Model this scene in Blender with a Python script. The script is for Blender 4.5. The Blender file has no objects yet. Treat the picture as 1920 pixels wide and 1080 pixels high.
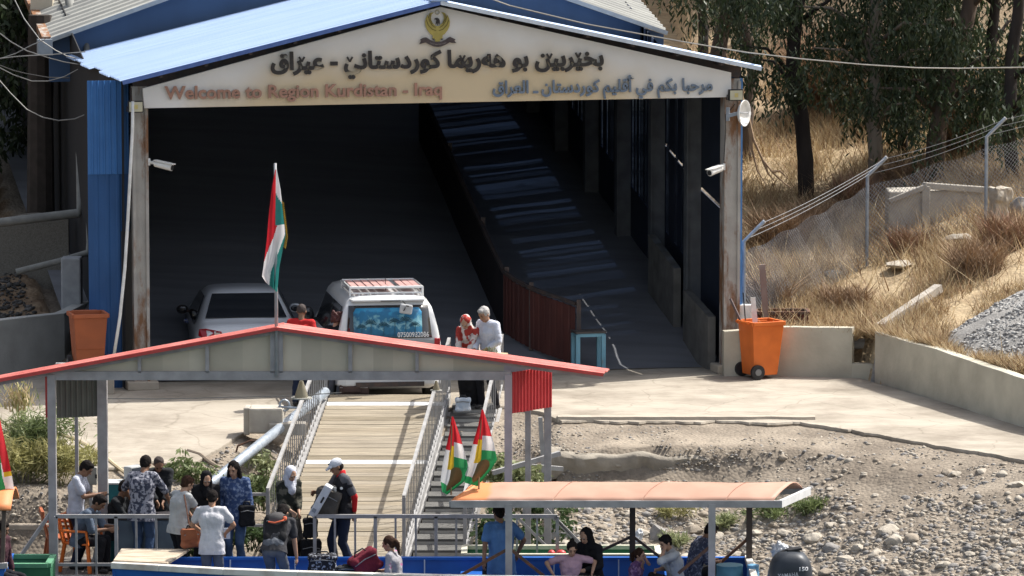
import bpy, bmesh, math, random
import numpy as np
from math import sin, cos, tan, pi, radians, atan2, sqrt
from mathutils import Vector as V, Matrix, noise
random.seed(7); rng = np.random.default_rng(7)
scene = bpy.context.scene
COL = scene.collection

# ------------------------------------------------------------------ camera
CAM = V((0, -80, 10)); PITCH = radians(6.05); F = 8480.0
cd = bpy.data.cameras.new('camera'); cam = bpy.data.objects.new('camera', cd); COL.objects.link(cam)
cam.location = CAM; cam.rotation_euler = (pi/2 - PITCH, 0, 0)
cd.sensor_width = 36; cd.lens = 36*F/1920; cd.clip_start = 1; cd.clip_end = 6000
scene.camera = cam

# ------------------------------------------------------------------ light
SUN = V((.6, .33, 1.0)).normalized()
world = bpy.data.worlds.new('World'); scene.world = world; world.use_nodes = True
wn = world.node_tree.nodes; wl = world.node_tree.links
sky = wn.new('ShaderNodeTexSky'); sky.sky_type = 'NISHITA'; sky.sun_disc = False
sky.sun_elevation = math.asin(SUN.z); sky.sun_rotation = atan2(SUN.x, SUN.y)
sky.air_density = 1.0; sky.dust_density = 4.0; sky.ozone_density = .4
hs = wn.new('ShaderNodeHueSaturation'); hs.inputs['Saturation'].default_value = .55; wl.new(sky.outputs[0], hs.inputs['Color'])      # hazy pale sky
wl.new(hs.outputs[0], wn['Background'].inputs[0]); wn['Background'].inputs[1].default_value = .15
sl = bpy.data.lights.new('sun', 'SUN'); sl.energy = 4.4; sl.angle = radians(.5); sl.color = (1, .965, .90)
so = bpy.data.objects.new('sun', sl); COL.objects.link(so)
so.rotation_euler = (-SUN).to_track_quat('-Z', 'Y').to_euler(); so.location = SUN*60
scene.view_settings.view_transform = 'Standard'; scene.view_settings.look = 'None'
scene.view_settings.gamma = 1; scene.view_settings.exposure = .60

# ------------------------------------------------------------------ rays: where a line of sight meets a depth, a level or a surface
def ray(px, py):
    a, b = (px-960)/F, (540-py)/F
    return V((a, cos(PITCH) + b*sin(PITCH), -sin(PITCH) + b*cos(PITCH)))
def at(px, py, Y):
    r = ray(px, py); return CAM + r*((Y-CAM.y)/r.y)
def on(px, py, z):
    r = ray(px, py); return CAM + r*((z-CAM.z)/r.z)
def hit(px, py, f, off=0, lo=50, hi=200):
    r = ray(px, py); t = lo; st = .25
    while t < hi:
        p = CAM + r*t; dz = p.z - f(p.x, p.y) - off
        if dz < 0:
            a, b = t-st, t
            for _ in range(9):
                m = (a+b)/2; p = CAM + r*m
                if p.z < f(p.x, p.y)+off: b = m
                else: a = m
            return CAM + r*b
        st = .3 if dz < 1.1 else (dz-.85)/.5
        t += st
    return CAM + r*hi
YAW = radians(12.6); HM = Matrix.Translation((-1.25, -1.15, 0)) @ Matrix.Rotation(YAW, 4, 'Z'); HI = HM.inverted()
def fac(px, py, v=0):                         # meets the gate's facade plane: local (u, z)
    o = HI @ CAM; d = HI.to_3x3() @ ray(px, py); t = (v-o.y)/d.y; p = o + d*t
    return p.x, p.z
def hl(u, v, z): return HM @ V((u, v, z))

# ------------------------------------------------------------------ materials
def lin(c):
    return tuple((x/255/12.92 if x/255 <= .04045 else ((x/255+.055)/1.055)**2.4) for x in c)
MATS = {}
def mat(name, c1, c2=None, scale=6, lo=.35, hi=.65, rough=.7, metal=0, bump=0, bscale=30, stretch=(1, 1, 1), detail=5, spec=.35, coat=0, kind='noise', trans=0, c3=None):
    if name in MATS: return MATS[name]
    m = bpy.data.materials.new(name); m.use_nodes = True; n = m.node_tree.nodes; l = m.node_tree.links
    b = n['Principled BSDF']; b.inputs['Roughness'].default_value = rough; b.inputs['Metallic'].default_value = metal
    b.inputs['Specular IOR Level'].default_value = spec; b.inputs['Coat Weight'].default_value = coat
    tc = n.new('ShaderNodeTexCoord'); mp = n.new('ShaderNodeMapping'); mp.inputs['Scale'].default_value = stretch
    l.new(tc.outputs['Object'], mp.inputs[0])
    if c2 is None: c2 = tuple(x*.82 for x in c1)
    if kind == 'voro':
        t = n.new('ShaderNodeTexVoronoi'); out = t.outputs['Distance']
    else:
        t = n.new('ShaderNodeTexNoise'); t.inputs['Detail'].default_value = detail; out = t.outputs['Fac']
    t.inputs['Scale'].default_value = scale; l.new(mp.outputs[0], t.inputs['Vector'])
    r = n.new('ShaderNodeValToRGB'); r.color_ramp.elements[0].position = lo; r.color_ramp.elements[1].position = hi
    r.color_ramp.elements[0].color = (*c1, 1); r.color_ramp.elements[1].color = (*c2, 1)
    if c3:
        e = r.color_ramp.elements.new((lo+hi)/2); e.color = (*c3, 1)
    l.new(out, r.inputs[0]); l.new(r.outputs[0], b.inputs['Base Color'])
    if bump:
        t2 = n.new('ShaderNodeTexNoise'); t2.inputs['Scale'].default_value = bscale; t2.inputs['Detail'].default_value = 6
        l.new(mp.outputs[0], t2.inputs['Vector'])
        bp = n.new('ShaderNodeBump'); bp.inputs['Strength'].default_value = bump; bp.inputs['Distance'].default_value = .03
        l.new(t2.outputs['Fac'], bp.inputs['Height']); l.new(bp.outputs[0], b.inputs['Normal'])
    if trans:
        tr = n.new('ShaderNodeBsdfTranslucent'); mx = n.new('ShaderNodeMixShader'); mx.inputs[0].default_value = trans
        l.new(r.outputs[0], tr.inputs[0]); l.new(b.outputs[0], mx.inputs[1]); l.new(tr.outputs[0], mx.inputs[2])
        l.new(mx.outputs[0], n['Material Output'].inputs[0])
    MATS[name] = m; return m
def rusty(name, c1, rust, amount=.62, scale=2.2, stretch=(1, 1, .35)):    # paint broken by rust stains
    m = mat(name, c1, tuple(x*.8 for x in c1), scale=3, rough=.6, bump=.15, bscale=20)
    n = m.node_tree.nodes; l = m.node_tree.links; b = n['Principled BSDF']
    src = b.inputs['Base Color'].links[0].from_socket
    tc = n.new('ShaderNodeTexCoord'); mp = n.new('ShaderNodeMapping'); mp.inputs['Scale'].default_value = stretch; l.new(tc.outputs['Object'], mp.inputs[0])
    t = n.new('ShaderNodeTexNoise'); t.inputs['Scale'].default_value = scale; t.inputs['Detail'].default_value = 9; t.inputs['Roughness'].default_value = .68
    l.new(mp.outputs[0], t.inputs['Vector'])
    r = n.new('ShaderNodeValToRGB'); r.color_ramp.elements[0].position = amount-.06; r.color_ramp.elements[1].position = amount+.05
    mx = n.new('ShaderNodeMixRGB'); l.new(t.outputs['Fac'], r.inputs[0]); l.new(r.outputs[0], mx.inputs[0]); l.new(src, mx.inputs[1]); mx.inputs[2].default_value = (*rust, 1)
    l.new(mx.outputs[0], b.inputs['Base Color']); return m

CONC = mat('concrete', (.43, .38, .31), (.31, .27, .22), scale=1.3, lo=.3, hi=.72, rough=.95, bump=.5, bscale=9, detail=9)
PLASTER = mat('wall_plaster', (.50, .47, .38), (.36, .335, .27), scale=1.6, lo=.35, hi=.7, rough=.9, bump=.25, bscale=14, detail=8)
GREYP = mat('grey_paint', (.36, .345, .345), (.27, .26, .26), scale=5, rough=.5, bump=.08, bscale=40)
LGREY = mat('light_grey_paint', (.36, .355, .35), (.27, .265, .26), scale=5, rough=.5, bump=.08, bscale=40)
DARKM = mat('dark_steel', (.05, .045, .045), (.09, .06, .05), scale=8, rough=.6)
RUSTM = mat('rusty_steel', (.16, .075, .04), (.07, .05, .045), scale=9, rough=.85, bump=.3)
GALV = mat('galvanised_steel', (.36, .40, .45), (.25, .29, .34), scale=9, rough=.45, metal=.3)
WHITE = mat('white_paint', (.78, .78, .76), (.62, .61, .58), scale=7, rough=.45)
BLACK = mat('black_plastic', (.015, .015, .017), (.03, .03, .032), scale=9, rough=.5)
RED = mat('red_roof_paint', (.50, .075, .065), (.42, .05, .045), scale=3, rough=.55, bump=.1)
PALERED = mat('sun_faded_red_sheet', (.64, .215, .18), (.47, .115, .095), scale=1.7, rough=.5, bump=.05)
BLUEW = mat('blue_wall_sheet', (.03, .105, .28), (.022, .08, .215), scale=2.5, rough=.55, stretch=(1, 1, .3))
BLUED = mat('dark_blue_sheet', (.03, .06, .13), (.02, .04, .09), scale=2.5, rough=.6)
BLUER = mat('pale_blue_roof_sheet', (.37, .48, .67), (.29, .40, .60), scale=.9, lo=.3, hi=.75, rough=.5, metal=.1, stretch=(.4, 3, 1))
GREYR = mat('grey_roof_sheet', (.34, .34, .31), (.21, .21, .2), scale=1.5, lo=.35, hi=.7, rough=.7, stretch=(.5, 4, 1))
OLDW = rusty('old_white_column_paint', (.40, .38, .35), (.20, .10, .05), .545)

# ------------------------------------------------------------------ mesh helper
class MB:
    def __init__(s): s.v = []; s.f = []
    def add(s, vs, fs):
        o = len(s.v); s.v += [tuple(x) for x in vs]; s.f += [[o+i for i in f] for f in fs]; return s
    def box(s, c, d, rz=0, m=None):
        x, y, z = d[0]/2, d[1]/2, d[2]/2
        p = [V((a, b, e)) for e in (-z, z) for a, b in ((-x, -y), (x, -y), (x, y), (-x, y))]
        R = Matrix.Rotation(rz, 3, 'Z') if m is None else m
        return s.add([R @ q + V(c) for q in p], [(3, 2, 1, 0), (4, 5, 6, 7), (0, 1, 5, 4), (1, 2, 6, 5), (2, 3, 7, 6), (3, 0, 4, 7)])
    def bar(s, p, q, w, h=None, up=(0, 0, 1)):
        p, q = V(p), V(q); h = h or w; d = q-p; L = d.length; d.normalize(); up = V(up)
        if abs(d.dot(up)) > .98: up = V((0, 1, 0))
        x = d.cross(up).normalized(); z = x.cross(d)
        R = Matrix((x, d, z)).transposed()
        return s.box((p+q)/2, (w, L, h), m=R)
    def tube(s, pts, r, n=8, cap=True):
        pts = [V(p) for p in pts]; k = len(pts); rr = r if isinstance(r, (list, tuple)) else [r]*k
        prev = None; vs = []; fs = []
        for i, p in enumerate(pts):
            d = (pts[min(i+1, k-1)]-pts[max(i-1, 0)]).normalized()
            if prev is None:
                a = d.orthogonal().normalized()
            else:
                a = (prev - d*prev.dot(d)); a = a.normalized() if a.length > 1e-6 else d.orthogonal().normalized()
            prev = a; b = d.cross(a)
            for j in range(n):
                t = 2*pi*j/n; vs.append(p + (a*cos(t)+b*sin(t))*rr[i])
        for i in range(k-1):
            for j in range(n):
                fs.append((i*n+j, i*n+(j+1) % n, (i+1)*n+(j+1) % n, (i+1)*n+j))
        if cap: fs += [tuple(range(n-1, -1, -1)), tuple((k-1)*n+j for j in range(n))]
        return s.add(vs, fs)
    def sph(s, c, r, n=10, m=None):
        r = r if isinstance(r, (tuple, list)) else (r, r, r); k = max(4, n//2+1); vs = []; fs = []
        for i in range(1, k):
            a = pi*i/k
            for j in range(n):
                t = 2*pi*j/n; q = V((sin(a)*cos(t)*r[0], sin(a)*sin(t)*r[1], cos(a)*r[2])); vs.append(q)
        vs += [V((0, 0, r[2])), V((0, 0, -r[2]))]
        for i in range(k-2):
            for j in range(n): fs.append((i*n+j, (i+1)*n+j, (i+1)*n+(j+1) % n, i*n+(j+1) % n))
        T, B = len(vs)-2, len(vs)-1
        for j in range(n):
            fs.append((T, j, (j+1) % n)); fs.append((B, (k-2)*n+(j+1) % n, (k-2)*n+j))
        return s.add([(m @ q if m else q)+V(c) for q in vs], fs)
    def cap(s, p, q, r1, r2=None, n=10):
        r2 = r1 if r2 is None else r2; p, q = V(p), V(q)
        s.sph(p, r1, n); s.sph(q, r2, n)
        if (q-p).length > 1e-4: s.tube([p, q], [r1, r2], n)
        return s
    def prism(s, poly, d):                    # 3-D polygon pushed along d
        d = V(d); n = len(poly); vs = [V(p) for p in poly] + [V(p)+d for p in poly]
        return s.add(vs, [tuple(range(n-1, -1, -1)), tuple(range(n, 2*n))] + [(i, (i+1) % n, n+(i+1) % n, n+i) for i in range(n)])
    def grid(s, rows):                        # rows of points
        a = len(rows); b = len(rows[0])
        return s.add([p for r in rows for p in r], [(i*b+j, i*b+j+1, (i+1)*b+j+1, (i+1)*b+j) for i in range(a-1) for j in range(b-1)])
    def corr(s, p, u, v, pitch=.2, amp=.03, nrm=(0, 0, 1)):    # ribbed sheet: ribs run along v, repeat along u
        p, u, v, nrm = V(p), V(u), V(v), V(nrm); L = u.length; k = max(2, int(L/pitch)); A = []; B = []
        for i in range(k):
            for t, h in ((0, 0), (.55, 0), (.68, 1), (.87, 1)):
                q = p + u*((i+t)/k) + nrm*(h*amp); A.append(q); B.append(q+v)
        A.append(p+u); B.append(p+u+v)
        return s.grid([A, B])
    def build(s, name, m, parent=None, local=False, smooth=False, bevel=0, solid=0, sub=0, remesh=0, disp=0, dscale=.12, auto=0, stuff=False):
        me = bpy.data.meshes.new(name); vs = s.v
        o = bpy.data.objects.new(name, me); COL.objects.link(o)
        if parent is not None:
            o.parent = parent
            if not local:
                M = WM(parent).inverted(); vs = [M @ V(p) for p in vs]
        elif not local and vs:
            a = np.array(vs); c = V(((a[:, 0].min()+a[:, 0].max())/2, (a[:, 1].min()+a[:, 1].max())/2, a[:, 2].min()))
            o.location = c; vs = [V(p)-c for p in vs]
        me.from_pydata([tuple(p) for p in vs], [], s.f)
        for x in (m if isinstance(m, (list, tuple)) else [m]): me.materials.append(x)
        mods = False
        if remesh:
            q = o.modifiers.new('r', 'REMESH'); q.mode = 'VOXEL'; q.voxel_size = remesh; mods = True
            q = o.modifiers.new('s', 'SMOOTH'); q.factor = .5; q.iterations = 2
        if disp:
            q = o.modifiers.new('d', 'DISPLACE'); q.texture = cloud(dscale); q.strength = disp; q.mid_level = .5; q.texture_coords = 'GLOBAL'; mods = True
        if solid:
            q = o.modifiers.new('t', 'SOLIDIFY'); q.thickness = solid; q.offset = -1; mods = True
        if bevel:
            q = o.modifiers.new('b', 'BEVEL'); q.width = bevel; q.segments = 2; q.limit_method = 'ANGLE'; mods = True
        if sub:
            q = o.modifiers.new('u', 'SUBSURF'); q.levels = sub; q.render_levels = sub; mods = True
        if mods:
            nm = baked(o)
            o.modifiers.clear(); o.data = nm; bpy.data.meshes.remove(me); me = nm; me.name = name
        if smooth: me.shade_smooth()
        if auto: me.shade_smooth(); me.set_sharp_from_angle(angle=radians(auto))
        if stuff: o['kind'] = 'stuff'
        return o
TMP = bpy.data.scenes.new('workbench')        # a scratch scene in which modifiers and text are turned into plain meshes; removed at the end
def baked(o):
    loc, par = o.matrix_world.copy(), o.parent
    TMP.collection.objects.link(o); o.parent = None; 
    with bpy.context.temp_override(scene=TMP, view_layer=TMP.view_layers[0]): dg = bpy.context.evaluated_depsgraph_get()
    dg.update()
    nm = bpy.data.meshes.new_from_object(o.evaluated_get(dg), depsgraph=dg); TMP.collection.objects.unlink(o); o.parent = par
    return nm
TEX = {}
def cloud(sz):
    if sz not in TEX:
        t = bpy.data.textures.new('folds', 'CLOUDS'); t.noise_scale = sz; t.noise_depth = 2; TEX[sz] = t
    return TEX[sz]
def WM(o):
    M = Matrix.LocRotScale(o.location, o.rotation_euler, o.scale)
    return WM(o.parent) @ M if o.parent else M
def tag(o, label, cat, group=None):
    o['label'] = label; o['category'] = cat
    if group: o['group'] = group
    return o
def thing(name, label, cat, loc=(0, 0, 0), rz=0, group=None):
    o = bpy.data.objects.new(name, None); COL.objects.link(o); o.location = loc; o.rotation_euler = (0, 0, rz); o.empty_display_size = .2
    return tag(o, label, cat, group)
def struct(o): o['kind'] = 'structure'; return o
def copy_tree(o, parent=None):
    c = o.copy(); COL.objects.link(c)
    if parent: c.parent = parent
    for ch in [x for x in bpy.data.objects if x.parent == o]: copy_tree(ch, c)
    return c
def lerp(a, b, t): return a + (b-a)*t
def sstep(a, b, x):
    t = min(1, max(0, (x-a)/(b-a))); return t*t*(3-2*t)
def interp(x, pts):
    if x <= pts[0][0]: return pts[0][1]
    for (a, b), (c, d) in zip(pts, pts[1:]):
        if x <= c: return b + (d-b)*(x-a)/(c-a)
    return pts[-1][1]
def sag(p, q, d, n=14):
    p, q = V(p), V(q); return [p.lerp(q, i/n) - V((0, 0, d*4*(i/n)*(1-i/n))) for i in range(n+1)]
AR = {'ا': 0xFE8D, 'أ': 0xFE83, 'ب': 0xFE8F, 'ت': 0xFE95, 'ح': 0xFEA1, 'خ': 0xFEA5, 'د': 0xFEA9, 'ر': 0xFEAD, 'س': 0xFEB1, 'ع': 0xFEC9, 'ف': 0xFED1, 'ق': 0xFED5, 'ك': 0xFED9, 'ل': 0xFEDD, 'م': 0xFEE1, 'ن': 0xFEE5, 'ه': 0xFEE9, 'و': 0xFEED, 'ي': 0xFEF1, 'ە': 0xFEE9}
NJ = 'اأدروە'
def arabic(w):                                # joined letter forms, set from right to left
    out = ''; n = len(w)
    for i, ch in enumerate(w):
        if ch not in AR: out += ch; continue
        pj = i > 0 and w[i-1] in AR and w[i-1] not in NJ
        nj = i < n-1 and w[i+1] in AR and ch not in NJ
        out += chr(AR[ch] + ((1 if pj else 0) if ch in NJ else (3 if pj and nj else 1 if pj else 2 if nj else 0)))
    return out[::-1]
def text_mesh(t, extrude=.02, fat=.01, shear=0):
    c = bpy.data.curves.new('t', 'FONT'); c.body = t; c.size = 1; c.extrude = extrude; c.offset = fat; c.resolution_u = 3; c.shear = shear
    o = bpy.data.objects.new('t', c); me = baked(o)
    bpy.data.objects.remove(o)
    bm = bmesh.new(); bm.from_mesh(me); bmesh.ops.remove_doubles(bm, verts=bm.verts, dist=1e-5); seen = set(); k = 0
    for v in bm.verts:                         # joined letters overlap: step them a hair apart
        if v in seen: continue
        st = [v]; seen.add(v); isl = []
        while st:
            a = st.pop(); isl.append(a)
            for e in a.link_edges:
                b = e.other_vert(a)
                if b not in seen: seen.add(b); st.append(b)
        for a in isl: a.co.z += (k % 3)*extrude*.12
        k += 1
    vs = [v.co.copy() for v in bm.verts]; bm.verts.index_update(); fs = [[v.index for v in f.verts] for f in bm.faces]; bm.free()
    bpy.data.meshes.remove(me); return vs, fs
def text(t, name, m, parent, frame, x0, x1, z0, z1, extrude=.02, fat=.012, depth=1.0):
    # frame: function (x, z, out) -> world point; the text fills the rectangle x0..x1, z0..z1
    vs, fs = text_mesh(t, extrude, fat)
    a = np.array(vs); lo = a.min(0); hi = a.max(0)
    mb = MB(); mb.add([frame(x0 + (p.x-lo[0])/(hi[0]-lo[0])*(x1-x0), z0 + (p.y-lo[1])/(hi[1]-lo[1])*(z1-z0), (p.z+extrude)*depth) for p in vs], fs)
    return mb.build(name, m, parent)
# ------------------------------------------------------------------ ground
EDGE = [(-40, -10), (-12, -9.3), (-6.2, -9.3), (-5, -8.7), (-4.3, -6.3), (-3.4, -4.5), (0, -4.5), (.5, -5.4), (.8, -6.3), (4.6, -6.5), (5.6, -7.6), (7.0, -9.6), (8.2, -11.2), (12, -14), (40, -22)]
def Ye(x): return interp(x, EDGE)
WALLR = [(4.4, -.25), (5.95, -.75), (6.15, -.95), (8.35, -7.0), (12, -14.5), (30, -40)]      # foot of the right retaining wall
def wall_y(x): return interp(x, WALLR) if x > 4.4 else 1e9
def behind(x, y):                             # distance uphill of the right wall's face
    if x < 6.1: return (y - wall_y(x))
    d = V((2.2, -6.05)).normalized(); return V((x-6.15, y+.95)).dot(V((-d.y, d.x)))
def slab(x, y):
    return -.065*max(0, -4-y)*sstep(.5, -4, x)
def HT(x, y):
    ye = Ye(x); s = ye - y
    p = HI @ V((x, y, 0)); u, v = p.x, p.y
    nz = noise.noise((x*.5, y*.5, 3))*.12 + noise.noise((x*1.7, y*1.7, 9))*.06 + noise.noise((x*3.4, y*3.4, 5))*.035
    if s <= 0:
        z = slab(x, y) - .05
        if x > 4.4 and behind(x, y) > .30:          # hillside behind the right wall
            d = y - wall_y(x)
            z = .62 + .10*min(d, 40) + .13*max(0, d-30) + nz*1.2
            if x > 8.5 and y < 4: z += .10*(x-8.5)
        elif u < -6.35 and y > .95:             # bank behind the left wall
            d = y - .95; z = .80 + .16*min(d, 30) + .2*max(0, d-14) + nz
        elif u > 5.55 and v > 0: z = .62 + .10*v
        if -6.35 <= u <= 5.5 and v > 0:
            z = min(.24*max(0, v-1), 8) - .35
            if v > 27: z = 6.2 + .3*(v-27)
        return z
    ze = slab(x, ye)
    z = ze - .05 - .06*min(s, 1.9) - .46*sstep(1.85, 2.15, s)*sstep(5.2, 3.0, x)*sstep(.2, .8, x) - .29*max(0, s-1.9) - sstep(5, 8, x)*.16*sstep(0, 1.4, s)
    if -4.6 < x < .6: z -= .10*min(s, 3)
    z -= .95*sstep(-10.7, -11.5, y)*sstep(2.2, 1.2, x)
    z += nz*min(1, s)*1.1
    return max(z, -4.0 + .1*nz)
def axis(a, b, st, far):
    c = list(np.arange(a, b+1e-6, st)); g = st; p = c[-1]; hi = []
    while p < far: g *= 1.35; p += g; hi.append(p)
    g = st; p = c[0]; lo = []
    while p > -far: g *= 1.35; p -= g; lo.append(p)
    return lo[::-1]+c+hi
xs = axis(-11, 12, .16, 2500); ys = axis(-16, 20, .18, 2500)
rows = [[(x, y, HT(x, y)) for x in xs] for y in ys]
g = MB().grid(rows)
def ground_mat():
    m = bpy.data.materials.new('ground'); m.use_nodes = True; n = m.node_tree.nodes; l = m.node_tree.links; b = n['Principled BSDF']
    b.inputs['Roughness'].default_value = .97; b.inputs['Specular IOR Level'].default_value = .15
    at_ = n.new('ShaderNodeAttribute'); at_.attribute_name = 'zone'; sp = n.new('ShaderNodeSeparateColor'); l.new(at_.outputs['Color'], sp.inputs[0])
    tc = n.new('ShaderNodeTexCoord')
    def nz(sc, c1, c2, lo, hi, det=8, c3=None):
        t = n.new('ShaderNodeTexNoise'); t.inputs['Scale'].default_value = sc; t.inputs['Detail'].default_value = det; l.new(tc.outputs['Object'], t.inputs['Vector'])
        r = n.new('ShaderNodeValToRGB'); r.color_ramp.elements[0].position = lo; r.color_ramp.elements[1].position = hi
        r.color_ramp.elements[0].color = (*c1, 1); r.color_ramp.elements[1].color = (*c2, 1)
        if c3: e = r.color_ramp.elements.new((lo+hi)/2); e.color = (*c3, 1)
        l.new(t.outputs['Fac'], r.inputs[0]); return r.outputs[0], t.outputs['Fac']
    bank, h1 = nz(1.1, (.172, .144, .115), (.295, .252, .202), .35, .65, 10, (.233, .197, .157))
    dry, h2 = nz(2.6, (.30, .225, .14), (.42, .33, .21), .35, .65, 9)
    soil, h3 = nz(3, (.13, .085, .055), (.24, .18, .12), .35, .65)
    vo = n.new('ShaderNodeTexVoronoi'); vo.inputs['Scale'].default_value = 16; l.new(tc.outputs['Object'], vo.inputs['Vector'])
    rv = n.new('ShaderNodeValToRGB'); rv.color_ramp.elements[0].color = (.62, .62, .62, 1); rv.color_ramp.elements[1].color = (1.15, 1.13, 1.1, 1)
    l.new(vo.outputs['Color'], rv.inputs[0])
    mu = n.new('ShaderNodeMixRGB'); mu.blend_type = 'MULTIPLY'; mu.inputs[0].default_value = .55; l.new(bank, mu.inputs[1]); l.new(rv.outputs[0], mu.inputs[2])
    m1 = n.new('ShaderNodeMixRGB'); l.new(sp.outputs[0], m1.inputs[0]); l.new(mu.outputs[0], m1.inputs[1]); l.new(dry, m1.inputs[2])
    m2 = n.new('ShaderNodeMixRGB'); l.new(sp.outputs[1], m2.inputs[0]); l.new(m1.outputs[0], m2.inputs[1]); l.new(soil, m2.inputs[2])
    l.new(m2.outputs[0], b.inputs['Base Color'])
    bp = n.new('ShaderNodeBump'); bp.inputs['Strength'].default_value = .5; bp.inputs['Distance'].default_value = .035; bp.invert = True
    l.new(vo.outputs['Distance'], bp.inputs['Height']); l.new(bp.outputs[0], b.inputs['Normal'])
    return m
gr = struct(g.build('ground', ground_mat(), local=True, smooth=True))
ca = gr.data.color_attributes.new('zone', 'FLOAT_COLOR', 'POINT'); buf = []
for r_ in rows:
    for x, y, z in r_:
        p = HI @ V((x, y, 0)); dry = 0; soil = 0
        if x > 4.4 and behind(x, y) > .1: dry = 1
        far_dark = sstep(17, 24, y)*.9 if x > 4.4 else 0  # far slope browned: litter, with the grove's shade put into the colour
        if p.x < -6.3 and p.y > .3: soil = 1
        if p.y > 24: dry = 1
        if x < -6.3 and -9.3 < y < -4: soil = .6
        soil = max(soil, far_dark*(.75+.5*noise.noise((x*.3, y*.2, 0))))
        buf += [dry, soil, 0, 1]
ca.data.foreach_set('color', buf)

water = struct(MB().grid([[(x, y, -2.05) for x in (-900, -30, -10, 0, 10, 30, 900)] for y in (-900, -60, -30, -13)]).build('river_water', mat('river_water', (.03, .06, .055), (.04, .07, .06), scale=1, rough=.08, bump=.35, bscale=3, stretch=(1, 2, 1)), local=True))

# the concrete apron: a real slab with a broken front edge
xa = list(np.arange(-9.2, 12.01, .06)); top = []; mid = []; low = []; R = []
NR = 30
for x in xa:
    e = Ye(x) + noise.noise((x*1.3, 0, 5))*.25 + noise.noise((x*5, 0, 7))*.16 + noise.noise((x*13, 0, 2))*.06
    b = min(1.5, wall_y(x)+.15) if x > 4.4 else 1.6
    col = [(x, lerp(b, e, j/NR), slab(x, lerp(b, e, j/NR)) + noise.noise((x*.8, lerp(b, e, j/NR)*.8, 1))*.012) for j in range(NR+1)]
    t = (.16 if x < .8 else .10+.06*sstep(6.2, 8, x)) + .04*noise.noise((x*2, 3, 1))
    col += [(x, e-.02+.03*noise.noise((x*9, 1, 1)), col[-1][2]-.03), (x, e+.02, col[-1][2]-t), (x, e+.5, col[-1][2]-t)]
    R.append(col)
apron = struct(MB().grid(R).build('concrete_apron', mat('apron_concrete', (.375, .335, .275), (.285, .25, .20), scale=1.1, lo=.34, hi=.72, rough=.95, bump=.7, bscale=6, detail=13, stretch=(.6, 1.3, 1), c3=(.345, .305, .25)), local=True, auto=40))

m = MATS['apron_concrete']; n = m.node_tree.nodes; l = m.node_tree.links; b_ = n['Principled BSDF']; src = b_.inputs['Base Color'].links[0].from_socket
tc = n.new('ShaderNodeTexCoord'); ns_ = n.new('ShaderNodeTexNoise'); ns_.inputs['Scale'].default_value = 1.5; ns_.inputs['Detail'].default_value = 8; l.new(tc.outputs['Object'], ns_.inputs[0])
mxv = n.new('ShaderNodeMixRGB'); mxv.inputs[0].default_value = .25; l.new(tc.outputs['Object'], mxv.inputs[1]); l.new(ns_.outputs['Color'], mxv.inputs[2])
vo = n.new('ShaderNodeTexVoronoi'); vo.feature = 'DISTANCE_TO_EDGE'; vo.inputs['Scale'].default_value = .8; l.new(mxv.outputs[0], vo.inputs['Vector'])
rc = n.new('ShaderNodeValToRGB'); rc.color_ramp.elements[0].color = (.45, .42, .38, 1); rc.color_ramp.elements[1].position = .012; rc.color_ramp.elements[1].color = (1, 1, 1, 1); l.new(vo.outputs['Distance'], rc.inputs[0])
st_ = n.new('ShaderNodeTexNoise'); st_.inputs['Scale'].default_value = .55; st_.inputs['Detail'].default_value = 12; st_.inputs['Roughness'].default_value = .7; l.new(tc.outputs['Object'], st_.inputs[0])
rs = n.new('ShaderNodeValToRGB'); rs.color_ramp.elements[0].position = .36; rs.color_ramp.elements[0].color = (.66, .64, .62, 1); rs.color_ramp.elements[1].position = .56; rs.color_ramp.elements[1].color = (1.04, 1.04, 1.04, 1); l.new(st_.outputs['Fac'], rs.inputs[0])
m1 = n.new('ShaderNodeMixRGB'); m1.blend_type = 'MULTIPLY'; m1.inputs[0].default_value = 1; l.new(src, m1.inputs[1]); l.new(rs.outputs[0], m1.inputs[2])
m2 = n.new('ShaderNodeMixRGB'); m2.blend_type = 'MULTIPLY'; m2.inputs[0].default_value = .4; l.new(m1.outputs[0], m2.inputs[1]); l.new(rc.outputs[0], m2.inputs[2]); l.new(m2.outputs[0], b_.inputs['Base Color'])

# the broken lower footing that sticks out of the gravel
R = []
for x in np.arange(.55, 3.75, .07):
    f = sstep(3.75, 2.3, x); w = noise.noise((x*1.6, 2, 2))*.12; w2 = noise.noise((x*5, 1, 4))*.05
    yb = -7.6; yf = -8.35 + w + w2 - .1*f; zt = -.25 + noise.noise((x*2.2, 5, 1))*.05 - .1*(1-f)
    h = .36*f + .08 + noise.noise((x*3, 8, 2))*.05
    R.append([(x, yb, zt-.3), (x, yb+.1, zt), (x, lerp(yb, yf, .5), zt+w2*.5), (x, yf+.04, zt-.02), (x, yf, zt-.07), (x, yf+.03+w2*.6, zt-h*.5), (x, yf+.10, zt-h), (x, yf+.8, zt-h-.1)])
struct(MB().grid(R).build('broken_concrete_ledge', mat('ledge_concrete', (.36, .32, .26), (.22, .195, .16), scale=2.2, lo=.35, hi=.65, rough=.95, bump=.9, bscale=7, detail=10), local=True, auto=50))
# thin lip of a second pour on the apron
R = []
for x in np.arange(.75, 5.0, .08):
    y0 = -6.05 + noise.noise((x*2, 4, 4))*.12; R.append([(x, y0+.5, -.03), (x, y0, .055+.02*noise.noise((x*4, 1, 1))), (x, y0-.18, .05), (x, y0-.2, -.04)])
struct(MB().grid(R).build('concrete_pour_lip', CONC, local=True))
# left quay block
q = MB(); 
q.box((-7.9, -10.4, -1.45), (3.0, 1.5, 1.0)); struct(q.build('quay_block', mat('quay_concrete', (.42, .36, .29), (.28, .235, .19), scale=2, rough=.95, bump=.5, bscale=9), bevel=.03))

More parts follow.
